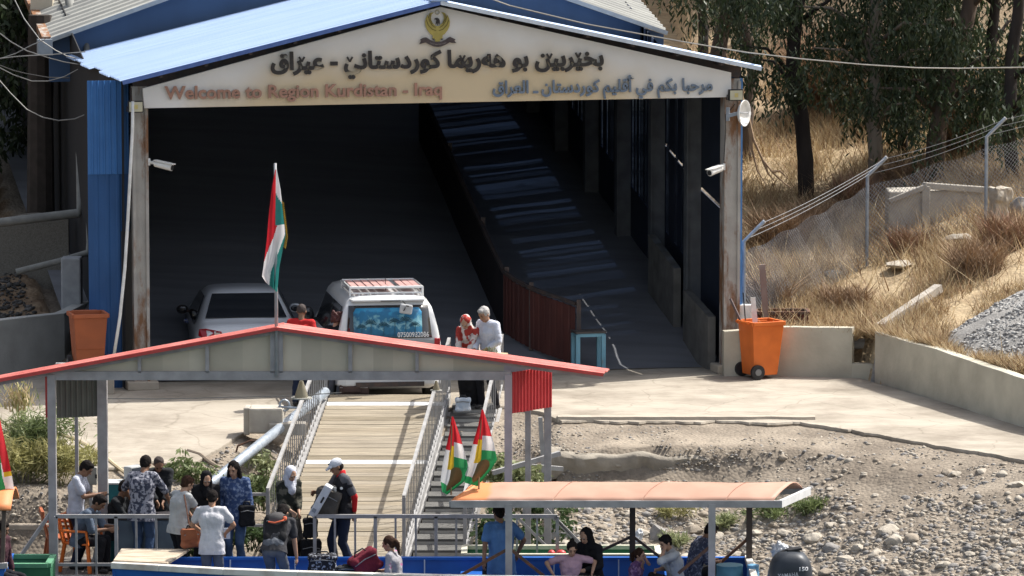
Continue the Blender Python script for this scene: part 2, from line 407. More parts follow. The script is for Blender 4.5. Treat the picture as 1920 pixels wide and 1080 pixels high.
# ------------------------------------------------------------------ stones
STONE = [mat('stone_pale', (.42, .375, .31), (.31, .275, .225), scale=5, rough=.9, bump=.5, bscale=18),
         mat('stone_tan', (.32, .27, .21), (.23, .195, .155), scale=5, rough=.9, bump=.5, bscale=18),
         mat('stone_grey', (.26, .245, .23), (.18, .17, .16), scale=5, rough=.9, bump=.5, bscale=18)]
ico = bmesh.new(); bmesh.ops.create_icosphere(ico, subdivisions=1, radius=1); IV = np.array([v.co[:] for v in ico.verts]); ico.verts.index_update(); IF = np.array([[v.index for v in f.verts] for f in ico.faces]); ico.free()
def pebbles(name, pts, mats):
    n = len(pts); P = np.zeros((n*len(IV), 3)); Fc = np.zeros((n*len(IF), 3), int); mi = np.zeros(n*len(IF), int)
    for i, (x, y, z, s) in enumerate(pts):
        A = IV*rng.uniform(.72, 1.2, (len(IV), 1))*np.array([rng.uniform(.7, 1.35), rng.uniform(.7, 1.2), rng.uniform(.4, .8)])*s
        t = rng.uniform(0, 6.28); c, d = cos(t), sin(t); A = A @ np.array([[c, d, 0], [-d, c, 0], [0, 0, 1]])
        P[i*len(IV):(i+1)*len(IV)] = A+np.array([x, y, z]); Fc[i*len(IF):(i+1)*len(IF)] = IF+i*len(IV); mi[i*len(IF):(i+1)*len(IF)] = rng.integers(0, len(mats))
    me = bpy.data.meshes.new(name); me.from_pydata(P.tolist(), [], Fc.tolist())
    for m in mats: me.materials.append(m)
    me.polygons.foreach_set('material_index', mi.tolist()); me.shade_smooth()
    o = bpy.data.objects.new(name, me); COL.objects.link(o); o['kind'] = 'stuff'; return o
pts = []
while len(pts) < 13000:
    px, py = rng.uniform(930, 1960), 1100-310*rng.uniform(0, 1)**.8
    p = hit(px, py, HT, 0, 60, 90)
    if Ye(p.x)-p.y < .15: continue
    dens = .35+.65*sstep(870, 1010, py)+noise.noise((p.x*.8, p.y*.8, 4))*.9
    if px > 1330 and py < 1000: dens *= .55
    if rng.uniform() > dens: continue
    s = .010+.034*rng.uniform()**2.6 + (.055*rng.uniform()**5 if py > 930 else .02*rng.uniform()**6)
    if py < 870 and px < 1500: s *= .7
    pts.append((p.x, p.y, p.z-s*.12, s))
while len(pts) < 13380:                       # broken rubble between the gravel and the boulders
    px, py = rng.uniform(1000, 1960), rng.uniform(845, 1085); p = hit(px, py, HT, 0, 60, 90)
    if Ye(p.x)-p.y < .3 or rng.uniform() > .3+1.3*noise.noise((p.x*.9, p.y*.9, 11))+.35*sstep(900, 1020, py): continue
    s = rng.uniform(.035, .085); pts.append((p.x, p.y, p.z-s*.2, s))
while len(pts) < 15800:
    px, py = rng.uniform(-60, 560), rng.uniform(830, 1010); p = hit(px, py, HT, 0, 60, 90)
    if Ye(p.x)-p.y < .1 or rng.uniform() > .5+noise.noise((p.x, p.y, 7)): continue
    s = .010+.04*rng.uniform()**2.4; pts.append((p.x, p.y, p.z-s*.12, s))
o = pebbles('bank_gravel', pts, STONE); tag(o, 'pale stones and gravel strewn over the river bank below the apron', 'gravel')
# boulders one can tell apart
BO = [(1205, 1000, .15), (1160, 870, .10), (1232, 1004, .26), (1183, 968, .13), (1300, 995, .17), (1175, 1018, .12), (1420, 1000, .13), (1525, 1010, .19), (1555, 1030, .16), (1680, 1015, .22), (1710, 1010, .17), (1665, 995, .16), (1560, 985, .12), (1640, 1040, .14), (1725, 1035, .1), (1470, 1000, .13), (1450, 985, .12), (1610, 1030, .13), (1585, 1050, .16), (1345, 1008, .14), (1260, 1030, .13), (1840, 885, .12), (1775, 885, .11), (1790, 890, .12), (1880, 890, .13), (1905, 910, .14), (1520, 915, .07), (1555, 918, .08), (1545, 905, .06), (1770, 1060, .12), (1820, 1040, .1), (1865, 1065, .13), (1500, 1040, .1), (1380, 1040, .12), (1130, 990, .12), (1095, 1000, .13), (1070, 980, .1), (1345, 1050, .13), (1620, 1070, .11), (1700, 1075, .13), (1760, 1015, .09), (1480, 960, .08), (1405, 975, .1), (1640, 930, .08), (1700, 935, .07), (1590, 945, .07), (1320, 965, .11), (1255, 960, .1), (1290, 1045, .15), (1405, 1060, .16), (1100, 960, .12), (1060, 1020, .12), (1550, 1075, .14), (1900, 1020, .1)]
def rock(name, c, s, m, seed, flat=.7):
    bm = bmesh.new(); bmesh.ops.create_icosphere(bm, subdivisions=3, radius=1)
    r = random.Random(seed); ax = [V((r.uniform(-1, 1), r.uniform(-1, 1), r.uniform(-.6, 1))).normalized() for _ in range(17)]; off = [r.uniform(.60, .86) for _ in ax]
    for v in bm.verts:
        k = v.co.copy(); d = 1.0
        for a, f_ in zip(ax, off): d = min(d, f_/max(.05, k.dot(a)) if k.dot(a) > .5 else d)
        d *= 1 + .14*noise.noise(k*1.7+V((seed, 0, 0))) + .05*noise.noise(k*6+V((0, seed, 0)))
        v.co = V((k.x*d*s*(1+.3*sin(seed*1.7)), k.y*d*s, k.z*d*s*flat))
    bm.verts.index_update(); mb = MB(); Rz = Matrix.Rotation(seed*1.3, 3, 'Z'); mb.add([Rz @ v.co + V(c) for v in bm.verts], [[v.index for v in f.verts] for f in bm.faces]); bm.free()
    return mb.build(name, m, auto=38)
hue = ['pale', 'tan', 'grey']
for i, (px, py, s) in enumerate(BO):
    p = hit(px, py, HT, 0, 60, 95); m = i % 3
    o = rock('boulder', (p.x, p.y, p.z-s*.02), s, STONE[0 if i % 2 else m], i+1, .6+.2*((i*7) % 3)/3)
    tag(o, 'rough %s boulder lying among the gravel on the river bank' % ['pale', 'tan', 'grey'][0 if i % 2 else m], 'rock', 'loose boulders on the river bank')

# ------------------------------------------------------------------ grass, twigs and weeds made of many blades
def blades(name, pts, m, wid=.012, parent=None, stuff=True, lean=.45):
    n = len(pts); P = np.zeros((n*3, 3)); A = np.array([p[:3] for p in pts]); h = np.array([p[3] for p in pts])
    t = rng.uniform(0, 6.28, n); k = rng.normal(0, lean, (n, 2)); w = wid*(.6+.8*rng.uniform(size=n))
    P[0::3, 0] = A[:, 0]-np.cos(t)*w; P[0::3, 1] = A[:, 1]-np.sin(t)*w; P[0::3, 2] = A[:, 2]-.02
    P[1::3, 0] = A[:, 0]+np.cos(t)*w; P[1::3, 1] = A[:, 1]+np.sin(t)*w; P[1::3, 2] = A[:, 2]-.02
    P[2::3, 0] = A[:, 0]+k[:, 0]*h; P[2::3, 1] = A[:, 1]+k[:, 1]*h; P[2::3, 2] = A[:, 2]+h
    Fc = np.arange(n*3).reshape(n, 3)
    me = bpy.data.meshes.new(name); me.from_pydata(P.tolist(), [], Fc.tolist())
    ms = m if isinstance(m, list) else [m]
    for x in ms: me.materials.append(x)
    me.polygons.foreach_set('material_index', rng.integers(0, len(ms), n).tolist())
    o = bpy.data.objects.new(name, me); COL.objects.link(o)
    if parent: o.parent = parent
    if stuff: o['kind'] = 'stuff'
    return o
STRAW = [mat('straw', (.50, .38, .22), (.38, .275, .15), scale=3, rough=.9, trans=.25), mat('pale_straw', (.60, .49, .32), (.48, .38, .23), scale=3, rough=.9, trans=.25), mat('brown_straw', (.32, .21, .12), (.24, .155, .09), scale=3, rough=.9)]
pts = []
while len(pts) < 66000:
    px, py = rng.uniform(1270, 1960), 700-600*rng.uniform()**1.25
    p = hit(px, py, HT, .05, 60, 160)
    if p.y < wall_y(p.x)+.15 or (HI @ p).x < 5.7: continue
    pile = ((p.x-11.8)/4.7)**2 + ((p.y+2.6)/4.6)**2
    if pile < 1 and .55+1.75*(1-pile)**.9 > HT(p.x, p.y)+.05: continue
    d = .52+noise.noise((p.x*.8, p.y*.4, 2))*1.25
    if rng.uniform() > d: continue
    pts.append((p.x, p.y, HT(p.x, p.y), rng.uniform(.06, .30)*(1+.02*max(0, p.y))*(1+.8*max(0, noise.noise((p.x*.5, p.y*.3, 8))))))
for _ in range(2200):
    px, py = rng.uniform(1380, 1960), 700-430*rng.uniform(); p = hit(px, py, HT, .05, 60, 160)
    if (p.x > 4.4 and behind(p.x, p.y) > .3) and (HI @ p).x > 5.7 and ((p.x-11.8)/4.7)**2 + ((p.y+2.6)/4.6)**2 > 1: pts.append((p.x, p.y, HT(p.x, p.y), rng.uniform(.35, .75)))
o = blades('dry_grass', pts, STRAW, .010, lean=.62); tag(o, 'dry straw coloured grass covering the slope behind the wall', 'grass')
# ------------------------------------------------------------------ the gate hall
hall = thing('gate_hall', 'long open fronted shed with pale blue ribbed gable roof above a dark sloping drive', 'building', HM.translation, YAW)
def fl(v): return .24*max(0, v-1.0) if v < 2 else .24*(v-1.0)
uL, uR = -5.42, 5.28
# front columns and their concrete feet
for (px0, px1) in ((251, 279), (1357, 1386)):
    u0, _ = fac(px0, 500); u1, _ = fac(px1, 500); c = (u0+u1)/2; w = u1-u0; m = MB()
    m.bar(hl(c, .14, .12), hl(c, .14, 5.25), w, .28, up=HM.to_3x3() @ V((0, 1, 0)))
    m.bar(hl(c-w/2+.02, -.02, .12), hl(c-w/2+.02, -.02, 5.2), .05, .04, up=HM.to_3x3() @ V((0, 1, 0))); m.bar(hl(c+w/2-.02, -.02, .12), hl(c+w/2-.02, -.02, 5.2), .05, .04, up=HM.to_3x3() @ V((0, 1, 0)))
    f = m.build('column', OLDW, hall); MB().box(hl(c, .14, .07), (.55, .55, .15), YAW).build('column_base', CONC, f, bevel=.02)
# blue cladding left of the opening, in two sheets, and the grey infill under it
a, _ = fac(170, 400); b, _ = fac(250, 400); c_, zc = fac(232, 437)
m = MB(); m.corr(hl(a, .32, 3.72), hl(b-.02, .32, 0)-hl(a, .32, 0), (0, 0, 1.62), .1, .02, HM.to_3x3() @ V((0, -1, 0))); m.build('blue_cladding', mat('light_blue_sheet', (.05, .17, .42), (.04, .14, .36), scale=2, rough=.5), hall, solid=.01)
m = MB(); m.corr(hl(a, .34, -.05), hl(c_, .34, 0)-hl(a, .34, 0), (0, 0, 3.8), .16, .012, HM.to_3x3() @ V((0, -1, 0))); m.add([hl(c_, .345, zc), hl(b-.02, .345, zc), hl(b-.02, .345, 3.72), hl(c_, .345, 3.72)], [(0, 1, 2, 3)]); m.build('blue_cladding', BLUEW, hall, solid=.01)
m = MB(); m.box(hl((c_+b)/2+.03, .42, zc/2), (b-c_-.02, .05, zc), YAW); m.build('infill_panel', mat('dull_grey_panel', (.13, .125, .12), (.10, .095, .09), scale=2, stretch=(1, 1, .2), rough=.85), hall)
R_ = HM.to_3x3() @ V((1, 0, 0)); UPV = HM.to_3x3() @ V((0, 1, 0))
# side walls: bays of sheet between frames, with a slit between lower and upper sheets on the right
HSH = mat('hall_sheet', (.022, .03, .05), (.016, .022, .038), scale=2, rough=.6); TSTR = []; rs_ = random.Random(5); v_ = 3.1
while v_ < 18:
    k_ = .5+.5*sin(v_*1.35-1.2); w_ = rs_.uniform(.07, .14)+.22*k_*rs_.random(); TSTR.append((round(v_, 3), round(v_+w_, 3))); v_ += w_+(rs_.uniform(.05, .14)+.45*(1-k_)*rs_.random() if rs_.random() > .35 else .002)
TSTR = [t for t in TSTR if not any(t[0] < .15+2.65*j < t[1] for j in range(12))]
TINT = bpy.data.materials.new('light_band_tint'); TINT.use_nodes = True; tn = TINT.node_tree.nodes; tb_ = tn.new('ShaderNodeBsdfTransparent'); tb_.inputs[0].default_value = (.022, .036, .070, 1); TINT.node_tree.links.new(tb_.outputs[0], tn['Material Output'].inputs[0])
TINTS = [TINT]
for k_ in (.35, .62):
    t_ = TINT.copy(); t_.node_tree.nodes[tb_.name].inputs[0].default_value = (.022*k_, .036*k_, .070*k_, 1); TINTS.append(t_)
VB = [.15+2.65*i for i in range(11)]
for i in range(10):
    v0, v1 = VB[i], VB[i+1]
    for side, uw in ((1, uR+.2), (-1, uL-.12)):
        top = 5.42 + (0 if v0 < 6.5 else .24*(v0-6.2)+.26); f0, f1 = fl(v0)-.3, fl(v1)-.3; t0 = top if v0 < 6.5 else top; t1 = top if v0 < 5 else top+.24*2.65
        if side == 1:                         # added tinted strips, spaced at random to throw bluish light bands on the drive
            cuts_ = [v0]+[c for st_ in TSTR for c in st_ if v0 < c < v1]+[v1]; lm = lambda v: lerp(t0, t1, (v-v0)/(v1-v0)); sl__ = .07 if i == 0 else .05 if i == 1 else 0; fm = lambda v: fl(v)-1.0; gm = lambda v: lerp(fl(v0), fl(v1), (v-v0)/(v1-v0))+2.6
            for a_, b_ in zip(cuts_, cuts_[1:]):
                if any(abs(a_-st_[0]) < .001 for st_ in TSTR):
                    q = MB(); q.add([hl(uw, a_, fm(a_)+2.0), hl(uw, b_, fm(b_)+2.0), hl(uw, b_, lm(b_)), hl(uw, a_, lm(a_))], [(0, 1, 2, 3)]); q.build('light_band_strip', TINTS[int(a_*977) % 3], hall); q = MB(); q.add([hl(uw, a_, fm(a_)), hl(uw, b_, fm(b_)), hl(uw, b_, fm(b_)+2.0), hl(uw, a_, fm(a_)+2.0)], [(0, 1, 2, 3)]); q.build('wall_panel', HSH, hall, solid=.02); continue
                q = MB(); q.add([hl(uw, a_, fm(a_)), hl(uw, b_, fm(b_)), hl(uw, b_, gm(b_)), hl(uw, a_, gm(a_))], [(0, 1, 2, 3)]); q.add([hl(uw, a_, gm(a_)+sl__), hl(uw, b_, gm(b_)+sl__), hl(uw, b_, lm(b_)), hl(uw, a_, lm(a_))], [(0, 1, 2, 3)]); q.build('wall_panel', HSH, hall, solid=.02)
        else:
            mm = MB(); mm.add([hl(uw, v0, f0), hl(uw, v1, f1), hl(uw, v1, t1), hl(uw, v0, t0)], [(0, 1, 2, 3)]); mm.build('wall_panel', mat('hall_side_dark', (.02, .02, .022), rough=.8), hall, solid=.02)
        if i:
            f = MB(); f.bar(hl(uw-side*.16, v0, fl(v0)-.2), hl(uw-side*.16, v0, t0), .12, .26, up=R_); f.bar(hl(uw-side*.3, v0, fl(v0)), hl(uw-side*.3, v0, t0), .22, .03, up=R_); f.build('frame_column', mat('frame_steel', (.13, .14, .15), (.09, .095, .105), scale=4, rough=.6), hall)
# low concrete kerb walls along the right side
for i, (v0, v1, h) in enumerate(((.55, 2.3, .95), (3.0, 4.9, 1.1))):
    m = MB(); m.prism([hl(uR-.28, v0, fl(v0)-.1), hl(uR-.28, v1, fl(v1)-.1), hl(uR-.28, v1, fl(v1)+h), hl(uR-.28, v0, fl(v0)+h)], R_*.14); m.build('kerb_wall', mat('dusty_panel', (.16, .155, .145), (.10, .098, .09), scale=3, rough=.9), hall)
# driveway inside
rr = []
for v in [.9, 1.3, 1.7, 2, 2.5]+list(np.arange(3, 29, .5)):
    rr.append([hl(u, v, fl(v)*sstep(.6, 2.2, v) + .012 + (.03*noise.noise((u, v*1.4, 0)))) for u in np.arange(-6.1, 5.85, .4)])
struct(MB().grid(rr).build('hall_driveway', mat('driveway_concrete', (.20, .206, .225), (.15, .154, .168), scale=1.5, lo=.35, hi=.65, rough=.42, bump=.2, bscale=3, stretch=(.22, 1.9, 1), spec=.5, detail=8), local=True, smooth=True))
# front roof: two ribbed slopes
def fz(px, py, v=-.45):
    u, z = fac(px, py, v); return u, z
eL = fz(230, 152); ap = fz(826, 2); eR = fz(1428, 126)
VD = 7.6
for nm, e in (('roof', eL), ('roof', eR)):
    m = MB(); n_ = 30; sgn = 1 if e is eL else -1
    slope = V((ap[0]-e[0], 0, ap[1]-e[1])); nrm = HM.to_3x3() @ V((-slope.z*sgn, 0, slope.x*sgn)).normalized()
    k = 0; nv = 22; wv = VD/nv
    for s_ in range(6):                       # sheets laid side by side, each with its own eave end
        j = random.uniform(-.10, .08) if e is eL else random.uniform(-.03, .03)
        st = slope.normalized()*j; v0 = -.45+VD/6*s_; v1 = v0+VD/6+.02
        p = hl(e[0]+st.x, v0, e[1]+st.z+.004*(s_ % 2)); m.corr(p, hl(0, v1, 0)-hl(0, v0, 0), hl(ap[0], 0, ap[1])-hl(e[0]+st.x, 0, e[1]+st.z), .19, .028, nrm)
    m.build(nm, BLUER, hall, solid=.012)
m = MB(); m.bar(hl(ap[0], -.47, ap[1]+.01), hl(ap[0], -.45+VD, ap[1]+.01), .32, .03, up=(0, 0, 1)); m.build('ridge_cap', BLUER, hall)
# fascia trims and dark soffit frames
for e in (eL, eR):
    m = MB(); m.bar(hl(e[0], -.44, e[1]-.03), hl(ap[0], -.44, ap[1]-.03), .03, .07, up=(0, 0, 1)); m.build('fascia', mat('fascia_blue', (.10, .17, .42), (.07, .12, .32), rough=.5) if e is eL else mat('fascia_white', (.62, .68, .76), rough=.4), hall)
    m = MB(); f0 = V((e[0]*.955, .1, e[1]-.12)); f1 = V((ap[0], .1, ap[1]-.16)); m.bar(hl(*f0), hl(*f1), .16, .2); 
    for t in np.linspace(.08, .96, 7):
        q = f0.lerp(f1, t); m.bar(hl(q.x, -.4, q.z+.09), hl(q.x, .3, q.z+.09), .05, .06)
    m.build('rafter', DARKM, hall)
m = MB(); m.bar(hl(uL, .16, 5.1), hl(uR, .16, 5.1), .2, .25); m.build('tie_beam', DARKM, hall)
# upper hall: gable wall above the front roof, then grey roof climbing the slope
vU = VD-.4; zE = 5.72; hw = 5.95; zA = zE+.345*hw
m = MB(); m.prism([hl(-hw, vU+.25, 4.9), hl(hw, vU+.25, 4.9), hl(hw, vU+.25, zE-.06), hl(0, vU+.25, zA-.06), hl(-hw, vU+.25, zE-.06)], UPV*.06); m.build('gable_wall', mat('gable_blue', (.05, .10, .20), (.04, .08, .16), scale=1.3, rough=.6, stretch=(1, 1, .3)), hall)
CL = .24; LEN = 19.5
for sg in (-1, 1):
    sl_ = V((-sg*hw, 0, zA-zE)); nrm = HM.to_3x3() @ V((sg*(zA-zE), 0, hw)).normalized(); m = MB()
    m.corr(hl(sg*hw, vU, zE), hl(0, vU+LEN, CL*LEN)-hl(0, vU, 0), HM.to_3x3() @ sl_, .22, .035, nrm); m.build('upper_roof', GREYR, hall, solid=.012)
    m = MB(); m.bar(hl(sg*hw, vU-.03, zE-.02), hl(0, vU-.03, zA-.02), .05, .08); m.build('verge_trim', mat('verge_grey', (.30, .32, .33), rough=.6), hall)
m = MB(); p0 = hl(-hw-.08, vU, zE-.02); p1 = hl(-hw-.08, vU+LEN, zE-.02+CL*LEN); m.bar(p0, p1, .17, .13); gt = m.build('gutter', rusty('rusty_gutter', (.36, .33, .29), (.2, .09, .04), .46, scale=5, stretch=(1, 1, 1)), hall)
MB().box(p0+V((-.02, -.1, -.13)), (.27, .22, .3), YAW).build('gutter_box', mat('gutter_box_grey', (.30, .34, .38), rough=.5), gt)
m = MB(); m.bar(hl(-2.4, vU+2.4, zE+2.2), hl(1.4, vU+2.4, zE+2.45), .3, .5); m.build('roof_vent', mat('vent_white', (.6, .65, .68)), hall)
# far end
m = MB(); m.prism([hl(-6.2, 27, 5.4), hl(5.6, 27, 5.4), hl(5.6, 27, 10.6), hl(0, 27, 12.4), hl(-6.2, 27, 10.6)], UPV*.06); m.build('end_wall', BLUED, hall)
# ------------------------------------------------------------------ welcome sign
sg = thing('welcome_sign', 'white gable sign stained ochre with Kurdish Arabic and English welcome lettering above the gate', 'sign', hl(0, -.3, 4.9), YAW)
SV = -.18
def sgn_(px, py): u, z = fac(px, py, SV); return u, z
def sign_mat():
    m = mat('sign_board', (.76, .74, .71), (.69, .67, .64), scale=1.2, rough=.6); n = m.node_tree.nodes; l = m.node_tree.links; b = n['Principled BSDF']
    src = b.inputs['Base Color'].links[0].from_socket; tc = n.new('ShaderNodeTexCoord'); sx = n.new('ShaderNodeSeparateXYZ'); l.new(tc.outputs['Object'], sx.inputs[0])
    t = n.new('ShaderNodeTexNoise'); t.inputs['Scale'].default_value = .9; t.inputs['Detail'].default_value = 6; l.new(tc.outputs['Object'], t.inputs['Vector'])
    def math_(op, a, b_):
        q = n.new('ShaderNodeMath'); q.operation = op
        for i, s in enumerate((a, b_)):
            if isinstance(s, (int, float)): q.inputs[i].default_value = s
            else: l.new(s, q.inputs[i])
        return q.outputs[0]
    ax = math_('POWER', math_('MULTIPLY', math_('ABSOLUTE', math_('ADD', sx.outputs[0], .1), 0), .245), 2.0)
    zz = math_('MULTIPLY', sx.outputs[2], 1.05); f = math_('SUBTRACT', math_('SUBTRACT', 1.62, zz), math_('MULTIPLY', ax, 1.0)); f = math_('ADD', f, math_('MULTIPLY', math_('SUBTRACT', t.outputs['Fac'], .5), .9))
    r = n.new('ShaderNodeValToRGB'); r.color_ramp.elements[0].position = .25; r.color_ramp.elements[1].position = 1.0; l.new(f, r.inputs[0])
    mx = n.new('ShaderNodeMixRGB'); l.new(r.outputs[0], mx.inputs[0]); l.new(src, mx.inputs[1]); mx.inputs[2].default_value = (.62, .50, .325, 1); l.new(mx.outputs[0], b.inputs['Base Color'])
    return m
poly = [sgn_(*p) for p in ((271, 203), (1371, 182), (1371, 136), (826, 13), (268, 166))]
m = MB(); m.prism([hl(u, SV, z) for u, z in poly], UPV*.09); m.build('board', sign_mat(), sg)
def sfr(u, z, o): return hl(u, SV-.02-o, z)
INK = mat('black_letters', (.035, .03, .03), (.05, .045, .04), rough=.6); EDGEW = mat('letter_sides', (.66, .60, .50), (.58, .52, .43), rough=.6)
BRN = mat('faded_red_letters', (.40, .215, .155), (.34, .19, .14), scale=3, rough=.6); BLU = mat('faded_blue_letters', (.17, .215, .28), (.14, .18, .24), scale=3, rough=.6)
def line(t, x0, y0, x1, y1, m, fat=.02, tilt=0, name='lettering'):
    # rectangle in the photograph -> rectangle on the board; a slightly larger, paler copy behind is the letters' returns
    u0, z0 = sgn_(x0, y1); u1, _ = sgn_(x1, y1); _, z1 = sgn_((x0+x1)/2, y0); _, z0 = sgn_((x0+x1)/2, y1)
    k = .0
    text(t, 'letter_returns', EDGEW, sg, lambda u, z, o: hl(u+.010, SV-.006-o*.4, z-.011), u0, u1, z0, z1, .012, fat)
    text(t, name, m, sg, lambda u, z, o: hl(u, SV-.022-o, z), u0, u1, z0, z1, .014, fat)
def vee(px, py, s, m):                        # the small v and the dots that Kurdish yeh carries
    u, z = sgn_(px, py); q = MB()
    for a in (-1, 1): q.bar(hl(u, SV-.045, z-s*.5), hl(u+a*s*.55, SV-.045, z+s*.5), s*.36, .03)
    return q.build('letter_mark', m, sg)
line(arabic('بخيربين بو هەريما كوردستاني - عيراق'), 507, 93, 1131, 146, INK, .038)
for px, py in ((1083, 103), (1029, 105), (866, 108), (655, 111), (565, 111)): vee(px, py, .085, INK)
line(arabic('مرحبا بكم في أقليم كوردستان ـ العراق'), 923, 141, 1335, 186, BLU, .028)
line('Welcome to Region Kurdistan - Iraq', 308, 158, 828, 190, BRN, .026)
# emblem: golden wings closing into a ring, dark bird's head, ribbon beneath
em = thing('gold_emblem', 'golden winged bird emblem with black head over a dark ribbon at the sign apex', 'emblem', hl(*[sgn_(820, 82)[0], -.3, sgn_(820, 82)[1]]), YAW)
GOLD = mat('emblem_gold', (.44, .36, .10), (.36, .29, .08), scale=6, rough=.5); GOLD2 = mat('emblem_gold_line', (.16, .13, .04))
def epx(x, y, o): u, z = fac(760+x/10.8, y/10.8, SV); return hl(u, SV-.012-o, z)
def epoly(name, P, m, o0, th): q = MB(); q.prism([epx(x, y, o0) for x, y in P], -UPV*th); return q.build(name, m, em)
def wing(sg_):
    c = 645; P = []
    for t in np.linspace(0, 1, 14): a = lerp(-1.75, 1.35, t); P.append((c+sg_*(250*cos(a*.9+.02) if 1 else 0), 0))
    out = [(0, 735), (-60, 735), (-140, 690), (-205, 610), (-240, 530), (-252, 440), (-235, 370), (-205, 310), (-185, 290)]
    inn = [(-200, 345), (-170, 320), (-160, 270), (-110, 250), (-75, 250), (-115, 285), (-132, 350), (-125, 410), (-95, 470), (-40, 520), (0, 530)]
    return [(c-sg_*x*-1*-1 if 0 else c+sg_*x, y) for x, y in out+inn]
for s_ in (1, -1): epoly('wing', wing(s_) if s_ == 1 else wing(s_)[::-1], GOLD, 0, .02)
for s_ in (1, -1):
    for P in ([(-225, 400), (-190, 500), (-110, 590), (-30, 620)], [(-185, 330), (-160, 430), (-110, 510), (-40, 560)], [(-150, 290), (-150, 390), (-100, 480)]):
        MB().tube([epx(645+s_*x, y, .024) for x, y in P], .006, 5).build('feather_line', GOLD2, em)
epoly('tail', [(600, 720), (585, 780), (600, 840), (690, 840), (705, 780), (690, 720)], GOLD, .004, .018)
for s_ in (1, -1): epoly('leg', [(645+s_*50, 700), (645+s_*105, 700), (645+s_*95, 790), (645+s_*60, 790)][::s_], GOLD, .002, .022); epoly('claw', [(645+s_*60, 780), (645+s_*115, 780), (645+s_*85, 810)][::s_], INK, .008, .02)
epoly('bird_head', [(568, 388), (605, 362), (635, 355), (668, 372), (688, 410), (690, 460), (680, 500), (668, 465), (645, 518), (632, 465), (610, 495), (608, 440), (622, 410), (605, 392)], INK, .022, .012)
RB = mat('ribbon_dark', (.06, .045, .045), (.09, .07, .07), scale=9)
rt = [(420, 755), (500, 810), (570, 838), (645, 845), (720, 838), (790, 810), (870, 755)]; rb_ = [(880, 860), (800, 905), (720, 938), (645, 945), (570, 938), (490, 905), (410, 860)]
epoly('ribbon', rt+rb_, RB, .016, .016)
epoly('ribbon_end', [(400, 755), (425, 762), (412, 855), (350, 870), (275, 893), (312, 828), (295, 800), (350, 765)], RB, .010, .02); epoly('ribbon_end', [(870, 757), (900, 745), (945, 765), (1005, 795), (985, 825), (1025, 870), (940, 868), (882, 850)], RB, .010, .02)
for a in np.linspace(-1.2, 1.2, 13): MB().bar(epx(645+a*130, 905-a*a*22, .034), epx(645+a*130+9, 885-a*a*22, .034), .012, .006).build('ribbon_script', mat('ribbon_script_pale', (.4, .36, .33)), em)
MB().tube([epx(645+40*cos(t), 250+42*sin(t), .0) for t in np.linspace(0, 6.2832, 13)], .008, 5).build('sun_ring', mat('emblem_pale_gold', (.5, .46, .33)), em)

# ------------------------------------------------------------------ barrier, cables and fittings of the gate
def fl2(x, y): p = HI @ V((x, y, 0)); return fl(p.y) if p.y > 1 else 0.0
BH = 1.16; tp = []
for px, py in ((1079, 570), (1052, 560), (1020, 549), (990, 537), (962, 522), (944, 508), (925, 470), (900, 415), (868, 345), (838, 275), (806, 205), (785, 160)):
    tp.append(hit(px, py, fl2, BH, 60, 130))
bar_ = thing('divider_barrier', 'dark rusty sheet metal barrier curving up the middle of the shaded drive', 'barrier', (tp[0].x, tp[0].y, 0))
M_BAR = mat('red_brown_sheet', (.105, .034, .027), (.07, .025, .021), scale=2.5, rough=.7, stretch=(1, 1, .3)); M_BAR2 = mat('brown_sheet', (.03, .024, .025), (.02, .017, .019), scale=3, rough=.8)
m = MB()
for p, q in zip(tp[:5], tp[1:6]):
    m.corr(p-V((0, 0, BH-.06)), q-p, (0, 0, BH-.12), .13, .025, (q-p).cross(V((0, 0, 1))).normalized())
m.build('sheet', M_BAR, bar_, solid=.01)
m = MB()
for p, q in zip(tp[5:], tp[6:]): m.prism([p-V((0, 0, BH+.1)), q-V((0, 0, BH+.1)), q-V((0, 0, .06)), p-V((0, 0, .06))], (.04, 0, 0))
m.build('sheet', M_BAR2, bar_)
m = MB(); 
for p, q in zip(tp, tp[1:]): m.bar(p, q, .07, .06)
m.build('top_rail', DARKM, bar_)
for p in (tp[0], tp[3], tp[5], tp[7], tp[9]): MB().bar(p-V((-.06, .02, BH)), p+V((.06, 0, .08)), .08).build('post', DARKM, bar_)
tg = MB().tube(sag(hl(-5.2, 1.5, 4.95), hl(1.2, 9, 5.3), .25), .018, 5).build('hall_cable', mat('dusty_cable', (.42, .42, .43))); tag(tg, 'pale cable sagging across the dark hall just under the sign', 'cable')
# floodlights
def flood(px, py, label):
    u, z = fac(px, py, -.3); t = thing('floodlight', label, 'lamp', hl(u, -.3, z), YAW, 'floodlights on the gate columns')
    MB().box((0, .0, 0), (.26, .10, .20)).build('housing', BLACK, t, local=True, bevel=.012)
    MB().box((0, -.056, 0), (.225, .016, .165)).build('lamp_glass', mat('flood_glass', (.55, .52, .38), (.48, .45, .33), rough=.2), t, local=True)
    MB().box((0, -.067, .0), (.06, .008, .07)).build('led_chip', mat('chip_yellow', (.6, .5, .2)), t, local=True)
    m = MB(); m.bar((-.14, .03, 0), (-.14, .09, -.08), .012, .03); m.bar((.14, .03, 0), (.14, .09, -.08), .012, .03); m.bar((-.14, .09, -.08), (.14, .09, -.08), .03, .012); m.bar((0, .09, -.08), (0, .3, -.08), .04); m.build('bracket', BLACK, t, local=True)
flood(254, 200, 'black floodlight with square glass on the left gate column'); flood(1379, 178, 'black floodlight with square glass above the dish on the right gate column')
